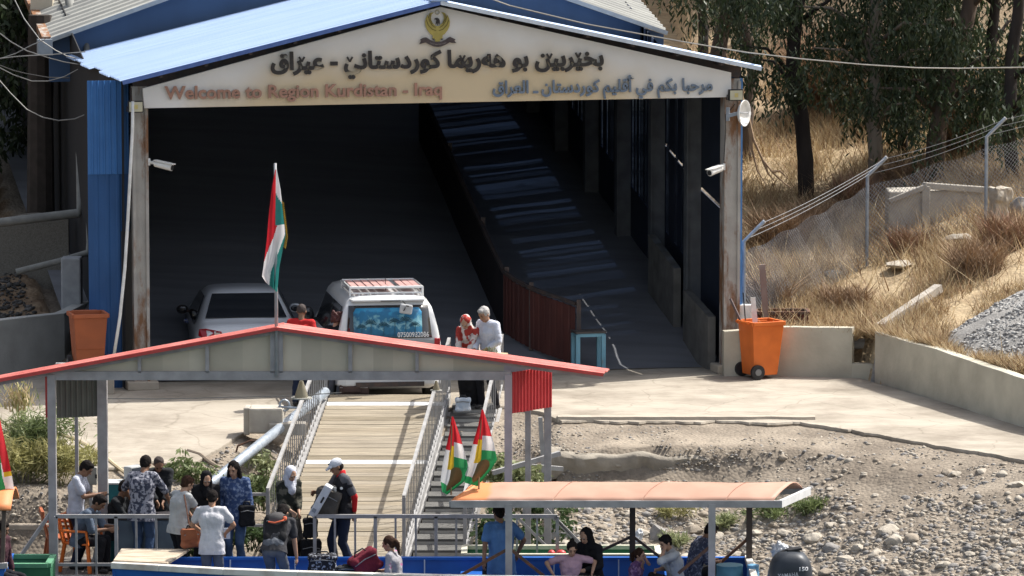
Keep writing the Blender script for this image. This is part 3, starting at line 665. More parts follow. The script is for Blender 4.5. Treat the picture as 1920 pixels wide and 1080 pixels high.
def camera_(px, py, d, label):
    u, z = fac(px, py, -.05); t = thing('security_camera', label, 'camera', hl(u, -.05, z), YAW, 'white cameras on the gate columns')
    MB().bar((0, .0, .02), (d*.12, -.1, .0), .05, .05).build('arm', WHITE, t, local=True, bevel=.008)
    MB().box((-d*.01, .05, .02), (.04, .1, .12)).build('mount_plate', WHITE, t, local=True)
    b0 = V((d*.08, -.1, .0)); b1 = V((d*.34, -.3, -.06)); MB().tube([b0, b1], [.055, .06], 10).build('camera_body', WHITE, t, local=True, auto=40)
    MB().tube([b1, b1+(b1-b0).normalized()*.012], .045, 10).build('lens', BLACK, t, local=True); MB().bar(b0+V((0, 0, .06)), b1+(b1-b0)*.12+V((0, 0, .065)), .13, .015).build('sun_shield', WHITE, t, local=True)
camera_(281, 306, 1, 'white bullet camera pointing right from the left gate column'); camera_(1357, 315, -1, 'white bullet camera pointing left from the right gate column')
# microwave dish
u, z = fac(1388, 212, -.3); dt = thing('antenna_dish', 'small white dish antenna on the right gate column', 'antenna', hl(u, -.3, z), 1.08)
ring = [(0, .0), (.06, -.004), (.12, -.02), (.18, -.05), (.225, -.095), (.235, -.095), (.235, -.08), (.18, -.025), (.1, .015), (0, .03)]
m = MB(); rws = [[(r_*cos(t), y_, r_*sin(t)) for r_, y_ in ring] for t in np.linspace(0, 2*pi, 29)]; m.grid(rws); m.build('reflector', WHITE, dt, local=True, smooth=True)
MB().tube([(0, 0, 0), (0, -.16, 0), (0, -.19, 0)], [.02, .02, .045], 10).build('feed_horn', mat('pale_grey', (.6, .6, .6)), dt, local=True); m = MB(); m.bar((0, .02, 0), (-.08, .2, -.05), .06); m.bar((-.08, .2, -.14), (-.08, .2, .1), .05); m.build('mount', GALV, dt, local=True)
u0, z0 = fac(1360, 215, -.12); u1, z1 = fac(1358, 300, -.12); u2, z2 = fac(1378, 195, -.12); u3, z3 = fac(1366, 245, -.12)
tg = MB().tube([hl(u2, -.12, z2), hl(u2-.07, -.14, z2-.08), hl(u0, -.13, z0), hl(u3-.06, -.14, z3), hl(u1, -.1, z1)], .009, 5).build('dish_cable', BLACK); tag(tg, 'thin black cable looping down the right gate column to the camera', 'cable')
# white hose hanging beside the blue wall
hp = [fac(px, py, -.35 if py < 210 else -.3) for px, py in ((249, 190), (247, 240), (243, 300), (237, 400), (230, 500), (220, 590), (207, 668))]
tg = MB().tube([hl(u, -.35-.35*i/6, z) for i, (u, z) in enumerate(hp)], .028, 7).build('hanging_hose', WHITE, smooth=True); tag(tg, 'white hose hanging slantwise in front of the blue wall', 'hose')
# blue side of the gate seen edge-on and overhead wires
m = MB(); u, _ = fac(1389, 400, .05); m.box(hl(u, .35, 2.8), (.05, .6, 4.9), YAW); m.build('edge_flashing', mat('edge_blue', (.08, .22, .5), rough=.4), hall)
WIREM = mat('wire_pale', (.30, .29, .27), rough=.6); DW = mat('wire_dark', (.10, .095, .09), rough=.6)
def wire(pts, label, m=WIREM, r=.011): tag(MB().tube(pts, r, 5).build('overhead_wire', m), label, 'wire')
ctrl = [(905, -8), (955, 10), (1100, 45), (1280, 78), (1400, 98), (1500, 110), (1620, 121), (1720, 127), (1800, 128), (1930, 126)]
wire([at(px, py, -3+6*i/9) for i, (px, py) in enumerate(ctrl)], 'long pale wire sagging from the roof apex across the trees', r=.013)
def wpx(P, Y, label, m=WIREM, r=.011): wire([at(px, py, Y) for px, py in P], label, m, r)
wpx([(25, -5), (45, 35), (75, 75), (105, 95), (125, 105), (150, 112)], 3.5, 'wire dropping steeply from the top corner to the gutter')
wpx([(-6, 58), (20, 78), (50, 95), (90, 108), (120, 116), (150, 121)], 3.2, 'wire curving down to the roof corner from the left edge')
wpx([(-6, 110), (30, 106), (60, 104), (100, 102), (160, 97)], 3.0, 'nearly level wire running to the gutter box')
wpx([(-6, 112), (30, 100), (60, 84), (85, 74)], 3.3, 'short wire rising to the right under the gutter')
wpx([(-6, 124), (25, 140), (60, 152), (90, 152), (120, 144), (146, 130)], 3.1, 'deeply sagging wire below the roof corner')
wpx([(-6, 145), (20, 175), (50, 205), (80, 220), (110, 226), (140, 223), (166, 212)], 2.9, 'lowest sagging wire ending on the blue wall')
wpx([(-6, 120), (25, 132), (50, 138), (90, 145), (130, 146)], 3.4, 'thin dark wire almost hidden in the shade', DW)
# ------------------------------------------------------------------ walls, bins and things right of the gate
def wall(pts, th, label, name='retaining_wall', m=PLASTER, side=1):       # pts: (x, y, z bottom, z top)
    b = MB(); out = []; inn = []; nrm = []
    for i, p in enumerate(pts):
        a = pts[max(0, i-1)]; c = pts[min(len(pts)-1, i+1)]; d = V((c[0]-a[0], c[1]-a[1], 0)).normalized(); nrm.append(V((-d.y, d.x, 0))*th*side)
    for p, n_ in zip(pts, nrm):
        out.append((V((p[0], p[1], p[2])), V((p[0], p[1], p[3])))); inn.append((V((p[0], p[1], p[2]))+n_, V((p[0], p[1], p[3]))+n_))
    rows = [[o[0], o[1], i_[1], i_[0]] for o, i_ in zip(out, inn)]
    b.grid(rows); k = len(rows); b.add([*rows[0]], [(0, 1, 2, 3)]); b.add([*rows[-1]], [(3, 2, 1, 0)])
    return tag(b.build(name, m, bevel=.012), label, 'wall')
def wall_pts(P, f, n=10, wob=.02):
    r = []
    for i in range(n+1):
        t = i/n*(len(P)-1); k = min(int(t), len(P)-2); p = [lerp(P[k][j], P[k+1][j], t-k) for j in range(4)]; p[3] += wob*noise.noise((p[0]*3, p[1]*3, 2)); r.append(p)
    return r
g0 = on(1452, 704, 0); g1 = on(1612, 709, 0); ztop = lambda p, py: at(0, py, p.y).z
wall(wall_pts([(g0.x-.9, g0.y-.1, -.1, .80), (g0.x, g0.y, -.1, .86), (g1.x-.14, g1.y, -.1, .90)], 0, 8), .2, 'short cream plastered wall behind the orange bin beside the drain gap')
wall([(g1.x-.14, g1.y-.02, -.1, .26), (g1.x+.22, g1.y-.08, -.1, .26)], .2, 'low sill of the drain gap between the two cream walls', 'drain_sill')
c0 = on(1640, 714, 0); c1 = on(1925, 803, 0)
wall(wall_pts([(c0.x, c0.y, -.1, ztop(c0, 622)), (lerp(c0.x, c1.x, .45), lerp(c0.y, c1.y, .45), -.1, .86), (c1.x, c1.y, -.1, ztop(c1, 712)), (c1.x+2, c1.y-4, -.1, .7)], 0, 16), .2, 'long cream plastered wall running down the right side of the apron')
# drain pipe behind the gap
pp = at(1622, 648, g1.y+.35); tag(MB().tube([pp+V((-.35, .1, 0)), pp+V((.6, .2, .05))], .09, 10).build('drain_pipe', mat('pipe_grey', (.3, .3, .29), rough=.6)), 'grey pipe showing in the gap between the cream walls', 'pipe')
def bin_(loc, rz, label, m, lid_open=False, group=None):
    t = thing('wheelie_bin', label, 'bin', loc, rz, group); b = MB(); h = .98
    for (x0, y0, z0, w0, d0), (x1, y1, z1, w1, d1) in ((((0, 0, .06, .46, .46)), ((0, -.02, h, .58, .62))),):
        P = [V((sx*w/2, y+sy*d/2, z)) for (y, z, w, d) in ((y0, z0, w0, d0), (y1, z1, w1, d1)) for sx, sy in ((-1, -1), (1, -1), (1, 1), (-1, 1))]
        b.add(P, [(3, 2, 1, 0), (0, 1, 5, 4), (1, 2, 6, 5), (2, 3, 7, 6), (3, 0, 4, 7)])
        Q = [V((p.x*.93, -.02+(p.y+.02)*.93, h)) for p in P[4:]]; Q2 = [V((p.x*.9, p.y*.9, .4)) for p in Q]
        b.add(P[4:]+Q+Q2, [(0, 1, 5, 4), (1, 2, 6, 5), (2, 3, 7, 6), (3, 0, 4, 7), (4, 5, 9, 8), (5, 6, 10, 9), (6, 7, 11, 10), (7, 4, 8, 11), (8, 9, 10, 11)])
    b.build('bin_body', m, t, local=True, bevel=.012)
    r = MB(); 
    for p, q in (((-.3, -.33, h), (.3, -.33, h)), ((.3, -.33, h), (.3, .29, h)), ((.3, .29, h), (-.3, .29, h)), ((-.3, .29, h), (-.3, -.33, h))): r.bar(p, q, .05, .07)
    r.build('rim', m, t, local=True, bevel=.008)
    MB().tube([(-.22, .36, h+.02), (.22, .36, h+.02)], .016, 8).bar((-.2, .3, h), (-.2, .38, h+.02), .03).bar((.2, .3, h), (.2, .38, h+.02), .03).build('handle', m, t, local=True)
    for s_ in (-1, 1):
        w = MB().tube([(s_*.27, .2, .13), (s_*.33, .2, .13)], .13, 20).build('wheel', BLACK, t, local=True, auto=40); MB().tube([(s_*.33, .2, .13), (s_*.336, .2, .13)], .06, 14).build('hub', mat('hub_grey', (.2, .2, .2)), w, local=True)
    if lid_open: MB().box((0, .40, h-.28), (.56, .035, .62)).build('lid', m, t, local=True, bevel=.01)
    return t
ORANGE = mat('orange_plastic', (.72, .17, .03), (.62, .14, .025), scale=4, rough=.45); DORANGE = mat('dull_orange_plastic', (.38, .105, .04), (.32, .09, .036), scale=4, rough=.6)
gp = on(1424, 706, 0); bin_((gp.x, gp.y-.1, 0), 2.0, 'bright orange wheelie bin with sticks in it by the right gate column', ORANGE)
s1 = gp+V((-.1, 0, 0)); tag(MB().bar(s1+V((.05, -.1, .6)), s1+V((-.03, -.1, 1.42)), .09, .02).build('white_board', WHITE), 'white strip of board standing in the orange bin', 'board')
tag(MB().bar(s1+V((-.1, -.1, .7)), s1+V((-.42, .05, 1.38)), .035).build('broom_stick', mat('stick_dark', (.12, .09, .09))), 'dark stick sticking out left from the orange bin', 'stick')
tag(MB().bar(s1+V((-.14, -.05, .8)), s1+V((-.2, -.05, 1.5)), .02).build('thin_rod', BLACK), 'thin black rod upright in the orange bin', 'stick')
gl = on(166, 735, 0); tag(MB().box((gl.x, gl.y, .18), (.8, .75, .38), YAW).build('concrete_plinth', CONC, bevel=.02), 'low concrete plinth under the dull orange bin', 'plinth'); bin_((gl.x, gl.y, .37), .25, 'dull orange wheelie bin in the shade beside the blue wall', DORANGE)
# white crate, rusty tub with its post behind the bin
zt = .80
tp_ = at(1467, 612, .55); tub = thing('rusty_tub', 'dark rusty steel tub on the slope behind the orange bin', 'tub', (tp_.x, .6, .7)); REDB = mat('rusty_red_steel', (.13, .04, .03), (.07, .03, .025), scale=6, rough=.8, bump=.3)
m = MB(); 
for a, b, w in (((-.44, -.2), (.44, -.2), 0), ((.44, -.2), (.44, .3), 0), ((.44, .3), (-.44, .3), 0), ((-.44, .3), (-.44, -.2), 0)): m.bar((a[0], a[1], .12), (b[0], b[1], .12), .03, .4)
m.build('tub_body', REDB, tub, local=True); m = MB()
for a, b in (((-.46, -.22), (.46, -.22)), ((.46, -.22), (.46, .32)), ((.46, .32), (-.46, .32)), ((-.46, .32), (-.46, -.22))): m.bar((a[0], a[1], .33), (b[0], b[1], .33), .06, .05)
m.build('rim', RUSTM, tub, local=True); MB().box((.1, -.24, .05), (.22, .06, .12)).build('tub_bracket', DARKM, tub, local=True)
a = at(1437, 610, .35); b = at(1429, 496, .35); tag(MB().bar(a, b, .11, .05).build('plank', mat('plank_grey', (.28, .22, .19), (.19, .10, .08), scale=3, stretch=(1, 1, .4), rough=.9)), 'weathered plank standing upright behind the orange bin', 'plank')
a = at(1398, 588, .1); tag(MB().box((a.x, .15, a.z-.05), (.27, .2, .42)).build('white_crate', WHITE, bevel=.01), 'white box behind the left rim of the orange bin', 'box')
# long beam leaning on the slope, block, stump, stones
p = hit(1650, 614, HT, .12, 60, 120); q = hit(1760, 540, HT, .2, 60, 120); tag(MB().bar(p, q, .16, .14).build('concrete_beam', mat('beam_grey', (.42, .38, .33), (.3, .27, .23), scale=4, rough=.9, bump=.4)), 'grey beam lying uphill on the dry grass behind the wall', 'beam')
bk = hit(1735, 425, HT, .0, 70, 120); B0 = V((bk.x, bk.y, bk.z-.3)); BLK = mat('block_concrete', (.44, .41, .35), (.33, .3, .26), scale=3, rough=.95, bump=.4, bscale=8)
blk = thing('concrete_culvert', 'broken pale concrete block with sunlit upper edges in the dry grass behind the fence', 'concrete block', B0)
dl = V((-.72, -.1, 0)); dr = V((1.2, .5, 0)); m = MB(); H_ = 1.15
m.prism([dl+V((0, 0, 0)), V((0, 0, 0)), dr, dr+dl*.6+V((0, .9, 0)), dl+V((0, .9, 0))], (0, 0, H_*.86)); m.build('block_body', BLK, blk, local=True, bevel=.03)
m = MB(); m.bar((0, -.03, 0), (0, -.03, H_-.06), .16, .12); m.bar((-.05, -.03, H_-.05), dr+V((0, 0, H_-.18)), .14, .13); m.bar((0.02, -.03, H_-.06), dl+V((0, 0, H_-.35)), .12, .1); m.build('raised_edge', BLK, blk, local=True, bevel=.02)
sp_ = hit(1872, 432, HT, 0, 70, 120); q = MB(); q.box((sp_.x, sp_.y, sp_.z+.38), (.30, .30, .9), .4); q.box((sp_.x+.03, sp_.y, sp_.z+.7), (.36, .34, .25), .5); m = q.build('stone_stump', STONE[0], remesh=.03, disp=.12, dscale=.16, auto=30); tag(m, 'white rough stone stump beside the concrete block', 'stone')
for (px, py, s, fl_, lab) in ((1800, 455, .36, .38, 'long pale rock half sunk in dry grass below the concrete block'), (1690, 500, .28, .3, 'flat pale rock in the dry grass left of the fence end'), (1915, 405, .34, 1.1, 'dark standing stone at the right edge of the slope'), (1560, 520, .25, .4, 'grey rock hidden in grass near the middle fence post')):
    p = hit(px, py, HT, 0, 70, 120); tag(rock('rock', (p.x, p.y, p.z+s*.2), s, STONE[2] if 'dark' in lab or 'grey' in lab else STONE[0], int(px), fl_), lab, 'rock')
# gravel heap against the right wall
def pile(x, y): d = ((x-11.8)/4.7)**2 + ((y+2.6)/4.6)**2; return .55+1.75*max(0, 1-d)**.9 + .06*noise.noise((x*2, y*2, 0)) + .1*noise.noise((x*.7, y*.7, 4)) if d < 1.05 else -9
R_rows = [[(x, y, max(HT(x, y)-.1, pile(x, y))) for x in np.arange(6.3, 14, .15)] for y in np.arange(-8, 2.4, .15)]
hq = MB().grid(R_rows); hq.f = [f for f in hq.f if all(behind(hq.v[i][0], hq.v[i][1]) > .14 for i in f)]; hp_ = hq.build('gravel_heap', mat('heap_grey', (.33, .315, .295), (.23, .22, .205), scale=9, rough=.95, bump=.6, bscale=30), smooth=True); hp_['kind'] = 'stuff'; tag(hp_, 'grey gravel heap banked up behind the right end of the wall', 'gravel')
pts = []
while len(pts) < 13000:
    x, y = rng.uniform(6.8, 12), rng.uniform(-7.5, 1.6); z = pile(x, y)
    if z > 0 and behind(x, y) > .2 and z > HT(x, y)-.03 and noise.noise((x*1.5, y*1.5, 3)) > -.25: pts.append((x, y, z-.005, 9e-3+.045*rng.uniform()**3.5))
o = pebbles('heap_stones', pts, [mat('heap_stone', (.40, .39, .37), (.27, .265, .255), scale=9, rough=.85), STONE[2], mat('heap_stone_pale', (.42, .41, .39), rough=.85)]); tag(o, 'small grey broken stones covering the gravel heap', 'gravel')

# ------------------------------------------------------------------ chain link fence with angled tops
PB = hit(1625, 500, HT, 0, 70, 120); fence = thing('chain_link_fence', 'galvanised chain link fence with angled posts and barbed wire climbing the dry slope', 'fence', PB)
def post_base(px, py): return hit(px, py, HT, 0, 60, 130)
bases = [post_base(1392, 640) if 0 else V((at(1394, 600, .35).x, .35, .6)), PB, hit(1848, 425, HT, 0, 70, 130)]
bases.append(bases[2] + (bases[2]-bases[1])*1.0); bases[3].z = HT(bases[3].x, bases[3].y)
arm = V((.36, .12, .34)); tops = []
for b in bases:
    t = b+V((0, 0, 1.72)); tops.append(t); MB().tube([b-V((0, 0, .2)), t, t+arm], .035, 8).build('post', GALV, fence, auto=40); MB().tube([t+arm, t+arm*1.04], .036, 8).build('post_cap', WHITE, fence)
for i, (p, q) in enumerate(zip(bases[:-1], bases[1:])):
    L = V((q.x-p.x, q.y-p.y, 0)).length; h = 1.5; st = .08; m = MB(); n_ = int(L/st)
    def fp(s, z): t = s/L; return p.lerp(q, min(1, max(0, t)))+V((0, 0, z+.03*sin(s*5+i)))
    k = -int(h/st)
    for j in range(k, n_+1):
        s0 = j*st
        for d in (1, -1):
            a0, z0 = (s0, 0) if d == 1 else (s0+h, 0); pts_ = []
            for t in np.linspace(0, 1, 3):
                s = s0+h*t if d == 1 else s0+h*(1-t); z = h*t
                pts_.append((s, z))
            P_ = [(s, z) for s, z in pts_]
            lo_ = max(0, (0-P_[0][0])/(P_[2][0]-P_[0][0])) if d == 1 else max(0, (L-P_[0][0])/(P_[2][0]-P_[0][0])) if P_[0][0] > L else 0
            hi__ = min(1, (L-P_[0][0])/(P_[2][0]-P_[0][0])) if d == 1 else min(1, (0-P_[0][0])/(P_[2][0]-P_[0][0]))
            if hi__-lo_ < .02: continue
            A = [fp(lerp(P_[0][0], P_[2][0], t), h*t) for t in (lo_, (lo_+hi__)/2, hi__)]; m.tube(A, .0042, 3, cap=False)
    m.build('wire_mesh', mat('mesh_wire', (.30, .31, .32), rough=.5), fence)
    for f_ in (.12, .55, .95):
        MB().tube(sag(tops[i]+arm*f_, tops[i+1]+arm*f_, .06), .0055, 4).build('barbed_wire', MATS['mesh_wire'], fence)

# ------------------------------------------------------------------ left of the gate, in the shade
w0 = on(-40, 712, 0); w1 = on(120, 694, 0); w2 = on(158, 676, 0); lt = lambda p, py: at(0, py, p.y).z
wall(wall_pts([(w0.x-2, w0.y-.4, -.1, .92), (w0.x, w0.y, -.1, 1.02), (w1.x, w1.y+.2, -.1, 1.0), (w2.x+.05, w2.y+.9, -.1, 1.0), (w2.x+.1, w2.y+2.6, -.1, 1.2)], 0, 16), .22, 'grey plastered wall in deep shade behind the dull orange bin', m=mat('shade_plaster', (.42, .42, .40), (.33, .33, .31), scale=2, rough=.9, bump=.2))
pts = []
while len(pts) < 2600:
    x, y = rng.uniform(-12.5, -6.9), rng.uniform(.4, 4.5)
    if (HI @ V((x, y, 0))).x > -6.6: continue
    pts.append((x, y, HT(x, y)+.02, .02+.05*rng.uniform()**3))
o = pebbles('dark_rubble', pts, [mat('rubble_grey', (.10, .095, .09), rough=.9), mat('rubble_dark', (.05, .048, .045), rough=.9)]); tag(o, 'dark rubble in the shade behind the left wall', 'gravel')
PIPE = mat('pipe_old', (.23, .23, .21), (.17, .17, .16), scale=5, rough=.7)
dp = thing('drain_downpipe', 'grey downpipe dropping from the gutter box and crossing left over the rubble', 'pipe', at(150, 400, 3.2))
MB().tube([at(128, -10, 6.2), at(140, 60, 6.0), at(150, 250, 4.4), at(152, 385, 3.6), at(146, 400, 3.5), at(60, 410, 3.4), at(-20, 420, 3.3)], .085, 10).build('pipe_run', PIPE, dp, smooth=True)
MB().tube([at(162, 60, 5.2), at(164, 250, 3.8), at(168, 455, 2.6), at(164, 474, 2.6), at(110, 490, 2.5), at(30, 510, 2.4)], .06, 10).build('pipe_run', PIPE, dp, smooth=True)
p = at(72, 330, 6.5); q = at(80, -20, 6.5); tag(MB().bar(V((p.x, 6.5, 1.2)), q, .42, .4, up=(0, 1, 0)).build('concrete_pillar', mat('pillar_beige', (.50, .44, .34), (.4, .35, .27), scale=2, rough=.9)), 'beige concrete pillar standing among the dark trees left of the hall', 'pillar')
p = at(75, 330, 5.6); q = at(75, 28, 5.6); tag(MB().tube([V((p.x, 5.6, 1.2)), q], [.28, .22], 10).build('sawn_off_tree', mat('bark_dark', (.045, .035, .03), (.03, .025, .02), scale=6, rough=.95)), 'dark sawn off trunk in front of the beige pillar', 'tree trunk')
# mesh covered arch of a tunnel mouth
ar = []
for t in np.linspace(0, 1, 12): px = lerp(-30, 128, t); ar.append(at(px, 455-45*sin(t*pi*.62+.35)-10, 4.2))
m = MB(); base_ = [V((p.x, p.y, .7)) for p in ar]; m.prism(ar+base_[::-1], (0, .15, 0)); tag(m.build('mesh_panel', mat('mesh_cloth', (.20, .185, .16), (.13, .12, .10), scale=60, rough=.95)), 'arched dull mesh panel leaning in the shade above the rubble', 'panel')
a = at(134, 548, 2.2); tag(MB().box((a.x, 2.3, 1.35), (.36, .4, 1.0)).build('wall_stub', mat('stub_grey', (.36, .37, .38), rough=.9), bevel=.03), 'grey square stub of wall above the left bin', 'wall')
# ------------------------------------------------------------------ trees
LEAF = [mat('leaf_dark', (.018, .030, .014), (.030, .048, .020), scale=2, rough=.55, trans=.3), mat('leaf_mid', (.035, .055, .022), (.052, .076, .030), scale=2, rough=.5, trans=.3), mat('leaf_grey', (.06, .078, .045), (.08, .098, .052), scale=2, rough=.45, trans=.25)]
BARK = [mat('bark_brown', (.14, .105, .08), (.085, .062, .05), scale=5, stretch=(1, 1, .25), rough=.95, bump=.7, bscale=14), mat('bark_blackish', (.04, .032, .027), (.025, .02, .018), scale=5, stretch=(1, 1, .25), rough=.95, bump=.7, bscale=14), mat('bark_pale', (.26, .22, .17), (.15, .115, .09), scale=3, stretch=(1, 1, .25), rough=.95, bump=.6, bscale=12)]
def leaves(name, cl, n, parent, droop=1.0, size=(.16, .022)):
    # n leaf blades in hanging strands around each cluster centre (x, y, z, radius)
    N = n*len(cl); C = np.repeat(np.array([c[:3] for c in cl]), n, 0); Rr = np.repeat(np.array([c[3] for c in cl]), n)
    ns = max(1, n//9); strand = np.tile(np.arange(n)//9, len(cl)) + np.repeat(np.arange(len(cl))*(ns+1), n)
    so_ = rng.normal(0, .45, (strand.max()+1, 3)); so_[:, 2] *= .8; base = C+so_[strand]*Rr[:, None]
    k = np.tile(np.arange(n) % 9, len(cl))/9.0
    base[:, 2] -= k*.75*Rr*droop; base[:, :2] += rng.normal(0, .05, (N, 2))
    d = rng.normal(0, 1, (N, 3)); d[:, 2] = -abs(d[:, 2])*1.3-droop*.8; d /= np.linalg.norm(d, axis=1)[:, None]
    s = np.cross(d, rng.normal(0, 1, (N, 3))); s /= np.linalg.norm(s, axis=1)[:, None]
    L = size[0]*rng.uniform(.6, 1.3, N)[:, None]; w = size[1]*rng.uniform(.7, 1.3, N)[:, None]
    P = np.stack([base, base+d*L*.45+s*w, base+d*L, base+d*L*.45-s*w], 1).reshape(-1, 3)
    me = bpy.data.meshes.new(name); me.from_pydata(P.tolist(), [], np.arange(N*4).reshape(N, 4).tolist())
    for x in LEAF: me.materials.append(x)
    me.polygons.foreach_set('material_index', rng.integers(0, 3, N).tolist())
    o = bpy.data.objects.new(name, me); COL.objects.link(o); o.parent = parent; me.transform(WM(parent).inverted()); return o
def tree(pts, r0, r1, bark, label, ncl=26, nl=220, zlo=3.2, zhi=9.5, spread=2.2, name='eucalyptus_tree', droop=1.0, group=None, size=(.17, .024)):
    b = pts[0]; t = thing(name, label, 'tree', b, 0, group); k = len(pts); P = []
    for i in range(k-1):
        for s in range(4): q = pts[i].lerp(pts[i+1], s/4); P.append(q+V((noise.noise(q*.9)*.08, noise.noise(q*.9+V((5, 0, 0)))*.08, 0)))
    P.append(pts[-1]); P[0] = P[0]-V((0, 0, .3)); n_ = len(P)
    MB().tube(P, [lerp(r0*1.18 if i == 0 else r0, r1, i/(n_-1))*(1+.1*noise.noise((i*.7, b.x, 0))) for i in range(n_)], 12).build('trunk', BARK[bark], t, smooth=True)
    cl = []; mb = MB(); top_ = P[-1]
    for i in range(ncl):
        z = rng.uniform(zlo, zhi); sr = spread*(.5+.5*sin(pi*min(1, max(0, (z-zlo)/(zhi-zlo)))))
        a = rng.uniform(0, 6.28); rr_ = sr*sqrt(rng.uniform(.05, 1)); j = min(range(n_), key=lambda q: abs(P[q].z-(z-.6))); c = P[j]
        e = V((c.x+cos(a)*rr_, c.y+sin(a)*rr_, z)); cl.append((e.x, e.y, e.z, rng.uniform(.45, .95)))
        if i % 2 == 0: mid_ = c.lerp(e, .5)+V((0, 0, .25)); mb.tube([c, mid_, e], [r1*.5, r1*.3, .012], 6)
    mb.build('limbs', BARK[bark], t, smooth=True); leaves('crown', cl, nl, t, droop, size); return t
def tp(px, py, Y): return at(px, py, Y)
def tb(px, py): return hit(px, py, HT, 0, 70, 160)
def trunk_path(P, b):    # pixels at the tree's own depth
    return [V(b)]+[at(px, py, b.y+.15*i) for i, (px, py) in enumerate(P)]
b = tb(1510, 378); tree(trunk_path([(1512, 300), (1503, 215), (1488, 120), (1494, 20), (1500, -60), (1510, -140)], b), .175, .12, 1, 'dark tree with straight black trunk standing in sunlit straw grass', 30, 260, 4.3, 10, 1.9)
b = tb(1643, 358); tree(trunk_path([(1640, 270), (1640, 180), (1638, 110), (1645, 20), (1650, -120)], b), .16, .12, 2, 'tree with pale peeling trunk behind the middle fence post', 34, 270, 3.9, 10, 2.2)
b = tb(1752, 335); tree(trunk_path([(1757, 260), (1768, 200), (1785, 120), (1808, 40), (1830, -60), (1850, -150)], b), .20, .15, 0, 'thick brown leaning tree behind the fence', 36, 270, 3.6, 10.5, 2.3)
b = tb(1402, 300); tree(trunk_path([(1398, 250), (1405, 180), (1408, 120), (1395, 40), (1385, -60)], b), .13, .09, 0, 'slender brown tree just beside the right gate column', 20, 220, 5.0, 10, 1.6)
b = hit(1340, 200, HT, 0, 90, 160); b = V((at(1335, 250, 21).x, 21, 2.8)); tree(trunk_path([(1340, 130), (1355, 60), (1370, 0), (1385, -70)], b), .2, .14, 0, 'broad brown tree rising behind the right eave of the gate', 24, 230, 5.4, 10.5, 2.0)
b = V((at(1315, 250, 25).x, 25, 3.0)); tree(trunk_path([(1318, 120), (1316, 60), (1312, -10), (1308, -80)], b), .14, .1, 1, 'thin dark tree at the end of the upper roof', 16, 220, 5.8, 10.5, 1.7)
b = tb(1855, 300); tree(trunk_path([(1853, 220), (1855, 140), (1862, 40), (1868, -80)], b), .13, .1, 1, 'dark upright tree near the right edge behind the fence', 26, 250, 3.6, 10, 2.0)
b = tb(1895, 330); tree(trunk_path([(1893, 240), (1896, 150), (1905, 40), (1912, -80)], b), .15, .11, 1, 'rightmost dark tree partly cut by the frame edge', 30, 250, 3.0, 10, 2.1)
b = tb(1690, 290); tree(trunk_path([(1692, 200), (1698, 100), (1702, 0), (1705, -80)], b), .11, .08, 1, 'narrow dark tree between the pale and the leaning trunks', 40, 270, 3.3, 10, 2.0)
for i, (px, Y, lab) in enumerate(((1440, 44, 'dark tree far up the slope left of the black trunk'), (1580, 50, 'dense dark tree far up the slope in the middle of the grove'), (1740, 40, 'dense tree behind the leaning trunk far up the slope'), (1860, 46, 'shaggy dark tree far up the slope at the right'), (1960, 36, 'dark tree far up the slope cut by the right frame edge'), (1330, 46, 'dark tree beyond the ridge of the upper roof'), (1395, 38, 'dark leafy tree beyond the right eave of the gate'), (1500, 62, 'dark tree near the brick wall at the top of the slope'), (1660, 60, 'broad dark tree near the right end of the brick wall'))):
    x = at(px, 200, Y).x; b = V((x, Y, HT(x, Y))); tree([b, b+V((.1, 0, 3)), b+V((.2, .1, 7))], .22, .12, 1, lab, 74, 210, b.z+1.2, b.z+9, 3.6, size=(.26, .042), droop=.8)
for i, (x, Y, lab) in enumerate(((-9.6, 12, 'dark dense tree close to the left side of the hall'), (-12.0, 9, 'dark dense tree at the top left corner behind the wires'), (-14.5, 16, 'dark tree far left behind the wires'), (-10.5, 22, 'tall dark tree behind the hall on the left'))):
    b = V((x, Y, HT(x, Y))); tree([b, b+V((.1, 0, 3)), b+V((0, .1, 7))], .2, .12, 1, lab, 70, 210, b.z+.6, b.z+8.5, 2.5, name='dense_tree', size=(.2, .035), droop=.7)
# far brick wall up the slope
a = at(1270, 60, 55); b = at(1640, 45, 58); m = MB(); m.prism([V((a.x, 55, 2)), V((b.x, 58, 2)), V((b.x, 58, a.z+.05)), V((a.x, 55, a.z+.05))], (0, .3, 0)); tag(m.build('brick_wall', mat('far_brick', (.30, .13, .08), (.22, .09, .06), scale=9, rough=.9)), 'red brick wall far up the slope behind the grove', 'wall')
